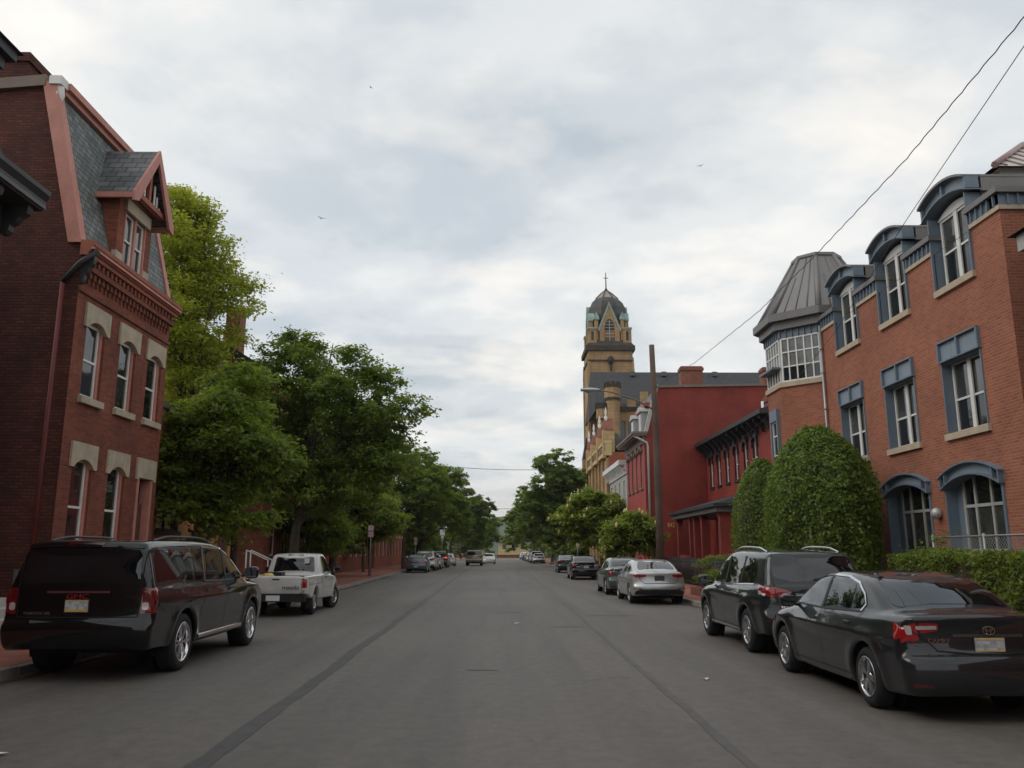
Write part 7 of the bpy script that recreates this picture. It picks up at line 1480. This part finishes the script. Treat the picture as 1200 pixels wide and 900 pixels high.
def wire(label, pts, r, sag=0, n=40, wob=0, group='overhead wires'):
    A, B = np.array(pts[0], float), np.array(pts[-1], float)
    if len(pts) == 2: P = [A + (B - A) * t + (0, 0, -4 * sag * t * (1 - t)) for t in np.linspace(0, 1, n)]
    else:
        Q = np.array(pts, float); s = np.linspace(0, len(Q) - 1, n); P = [np.array([np.interp(a, range(len(Q)), Q[:, k]) for k in range(3)]) for a in s]
    P = [p + (0, 0, wob * math.sin(i * 2.1)) for i, p in enumerate(P)]
    tag(MB().tube(P, r, 5).build('overhead_wire', 'wire_black'), label, 'wire', group)
wire('upper twisted overhead wire slanting from top right to the pole', [(7.4, -2, 10.6), (7.4, 4.5, 9.7), (7.4, 10.42, 9.16), (7.4, 14, 8.78), (7.4, 18.6, 8.60), (7.4, 23, 8.53), (7.4, 31, 8.86), (7.4, 39.8, 9.56)], .0095, n=160, wob=.012)
wire('lower thin overhead wire dropping across the dormers to the porch house', [(7.0, -2, 10.9), (7.6, 10.6, 9.0), (8.3, 15.9, 8.42), (9.3, 22.5, 7.7), (10.6, 33, 7.0), (12.75, 50, 6.9)], .0075, n=80)
wire('thin wire crossing the street far down between the tree tops', [(-9, 96, 11.6), (9, 96, 11.2)], .03, .4)
wire('second thin wire crossing the street low beyond the trees', [(-9, 112, 7.6), (8, 112, 7.6)], .03, .3)
def sign(label, x, y, kind, h=3.2, big=1.0):
    o = thing('street_sign', label, 'sign', (x, y, .13), 'street signs on metal posts'); MB().tube([(x, y, .1), (x, y, h)], .028, 8).build('post', 'galvanised', o)
    w = .155 * big; y2 = y - .035
    if kind == 'parking':
        for z in (h - .24, h - .62):
            p = MB().prism([(a, y2, b) for a, b in rnd([(x - w, z - .17), (x + w, z - .17), (x + w, z + .19), (x - w, z + .19)], .03)], (0, .006, 0)).build('sign_plate', 'sign_white', o)
            f = MB(); f.box(x - w + .012, x + w - .012, y2 - .003, y2, z + .145, z + .178); f.box(x - w + .012, x + w - .012, y2 - .003, y2, z - .158, z - .13); f.box(x - w + .012, x - w + .03, y2 - .003, y2, z - .13, z + .145); f.box(x + w - .03, x + w - .012, y2 - .003, y2, z - .13, z + .145); f.build('sign_border', 'sign_red', p)
            text_part('P' if z > h - .4 else 'NO', .17, 'sign_red', p, (x, y2 - .003, z + .0), (R(90), 0, 0), .002)
    elif kind == 'stop':
        MB().prism([(x + .36 * math.cos(R(22.5 + 45 * k)), y2, h - .36 + .36 * math.sin(R(22.5 + 45 * k))) for k in range(8)], (0, .01, 0)).build('sign_plate', 'sign_red' if big > 0 else 'sign_white', o)
    else:
        MB().box(x - .3, x + .3, y2, y2 + .01, h - .75, h - .05).build('sign_plate', 'sign_white', o); p = MB().box(x - .16, x + .16, y2, y2 + .01, h - 1.35, h - .85).build('sign_plate', 'sign_white', o); MB().box(x - .13, x + .13, y2 - .004, y2, h - 1.3, h - 1.1).build('sign_symbol', 'sign_red', p)
        MB().box(x - .35, x + .35, y2 + .05, y2 + .06, h, h + .18).build('name_blade', 'sign_blue', o)
sign('red and white no parking sign on a post by the small bright tree', -8.25, 52.3, 'parking', 3.35, 1.15); sign('small red sign behind the white crossover in the far left row', -8.55, 82, 'parking', 3.1)
sign('tall grey signs with street name at the far left corner', -7.6, 104.5, 'corner', 4.4); sign('white and red signs at the right street corner', 6.5, 104, 'corner', 4.0); sign('small sign on a post beside the charcoal sedan', 6.7, 76, 'parking', 2.9)
def fence(label, nm, a, b, z0, z1, kind):
    a, b = np.array(a, float), np.array(b, float); L = np.linalg.norm(b - a); d = (b - a) / L; o = thing(nm, label, 'fence', (*((a + b) / 2), z0)); pt = lambda s, z: (*(a + d * s), z)
    for s in np.arange(0, L + .01, L / max(1, round(L / 2.2))): MB().tube([pt(s, z0), pt(s, z1 + .05)], .03, 8).build('post', 'galvanised' if kind == 'chain' else 'iron_black', o)
    for z in ((z1, z0 + .05) if kind == 'chain' else (z1 - .12, z0 + .15)): MB().tube([pt(0, z), pt(L, z)], .022, 6).build('rail', 'galvanised' if kind == 'chain' else 'iron_black', o)
    m = MB()
    if kind == 'chain':
        h = z1 - z0; s = -h
        while s < L:
            for sg in (1, -1):
                s0, s1 = max(0, s), min(L, s + h)
                if s1 > s0: za, zb = (s0 - s), (s1 - s); m.tube([pt(s0, z0 + (za if sg > 0 else h - za)), pt(s1, z0 + (zb if sg > 0 else h - zb))], .004, 3, False)
            s += .085
        m.build('chain_mesh', 'galvanised', o, kind='stuff', merge=False)
    else:
        for s in np.arange(.1, L, .115): MB().tube([pt(s, z0), pt(s, z1)], [.011, .011], 5).lathe([(.018, z1), (.0, z1 + .07)], (*(a + d * s), 0), 5).build('picket', 'iron_black', o)
fence('galvanised chain link fence above the hedge', 'chain_link_fence', (9.45, 12.5), (9.45, 18.4), .2, 2.0, 'chain')
fence('black iron picket fence before the tall red wall and porch', 'iron_fence', (8.95, 33.5), (8.95, 50.5), .15, 1.35, 'iron')
fence('black iron fence along the left house front behind the SUV', 'iron_fence', (-9.7, 16.95), (-9.7, 22.0), .13, 1.3, 'iron')
def handrail():
    o = thing('stair_handrail', 'white pipe handrail at the steps behind the white pickup', 'railing', (-10.2, 35.2, .13))
    for y in (34.9, 35.5):
        MB().tube([(-9.7, y, .1), (-9.7, y, 1.35), (-10.6, y, 1.75)], .03, 6).build('rail', 'trim_white', o); MB().tube([(-10.6, y, .1), (-10.6, y, 1.75)], .03, 6).build('post', 'trim_white', o)
    tag(MB().box(-12.0, -10.0, 34.4, 36.1, .1, .62).box(-10.0, -9.65, 34.4, 36.1, .1, .36).build('concrete_steps', 'concrete'), 'concrete steps under the white handrail', 'steps')
handrail()
def bird(label, p, s, rz):
    o = thing('bird', label, 'bird', p, 'birds in the sky', rz); m = MB(); m.lathe([(.0, -.13), (.035, -.08), (.05, 0), (.035, .08), (.02, .13), (0, .16)], (0, 0, 0), 8, axis=1); me = m.build('body', 'bird_black'); me.parent = o; me.scale = (s, s, s)
    for sg in (-1, 1):
        w = MB(); w.hexa([(sg * .03, -.05, 0), (sg * .03, .07, 0), (sg * .22, .06, .10), (sg * .22, -.03, .10), (sg * .03, -.05, .012), (sg * .03, .07, .012), (sg * .22, .06, .11), (sg * .22, -.03, .11)]); w.hexa([(sg * .22, -.03, .10), (sg * .22, .06, .10), (sg * .42, -.04, .06), (sg * .42, -.06, .06), (sg * .22, -.03, .11), (sg * .22, .06, .11), (sg * .42, -.04, .065), (sg * .42, -.06, .065)]); q = w.build('wing', 'bird_black'); q.parent = o; q.scale = (s, s, s)
bird('dark bird flying left of the sky centre', (-13.6, 58, 26.0), .8, .6); bird('tiny distant bird high at the top left of the sky', (-13.3, 75, 47), .7, 1.2); bird('tiny distant bird right of the sky centre above the tower', (21, 82, 42.2), .9, -.5)
for i, (x, y) in enumerate(((-4.3, 7.55), (2.75, 11.7), (.3, 20.5), (4.3, 7.0), (-2.2, 25.0))):
    m = MB(); g2 = random.Random(i); m.add([(x + g2.uniform(-.05, .05) + .07 * math.cos(k * 1.26), y + .05 * math.sin(k * 1.26), .008 + g2.uniform(0, .025)) for k in range(5)] + [(x, y, .03)], [(k, (k + 1) % 5, 5) for k in range(5)])
    tag(m.build('paper_scrap', 'litter_white'), ('crumpled paper scrap on the asphalt near the bottom left', 'white paper scrap on the road beside the dark grey sedan', 'tiny white scrap in the middle of the road', 'paper scrap on the road at the lower right', 'tiny scrap on the road ahead of the black SUV')[i], 'litter', 'paper scraps on the road')

# ------------------------------------------------------------------ the air: pale summer haze from camera to hills
def haze():
    t = bpy.data.materials.new('haze_air'); t.use_nodes = True; N = t.node_tree.nodes; N.clear(); o = N.new('ShaderNodeOutputMaterial'); v = N.new('ShaderNodeVolumePrincipled')
    v.inputs['Color'].default_value = (.80, .87, .95, 1); v.inputs['Density'].default_value = .00022; v.inputs['Anisotropy'].default_value = .2; t.node_tree.links.new(v.outputs[0], o.inputs['Volume']); MAT['haze_air'] = t
    MB().box(-1260, 1260, -160, 1760, -1.1, 78).build('haze', 'haze_air', kind='stuff')
haze()
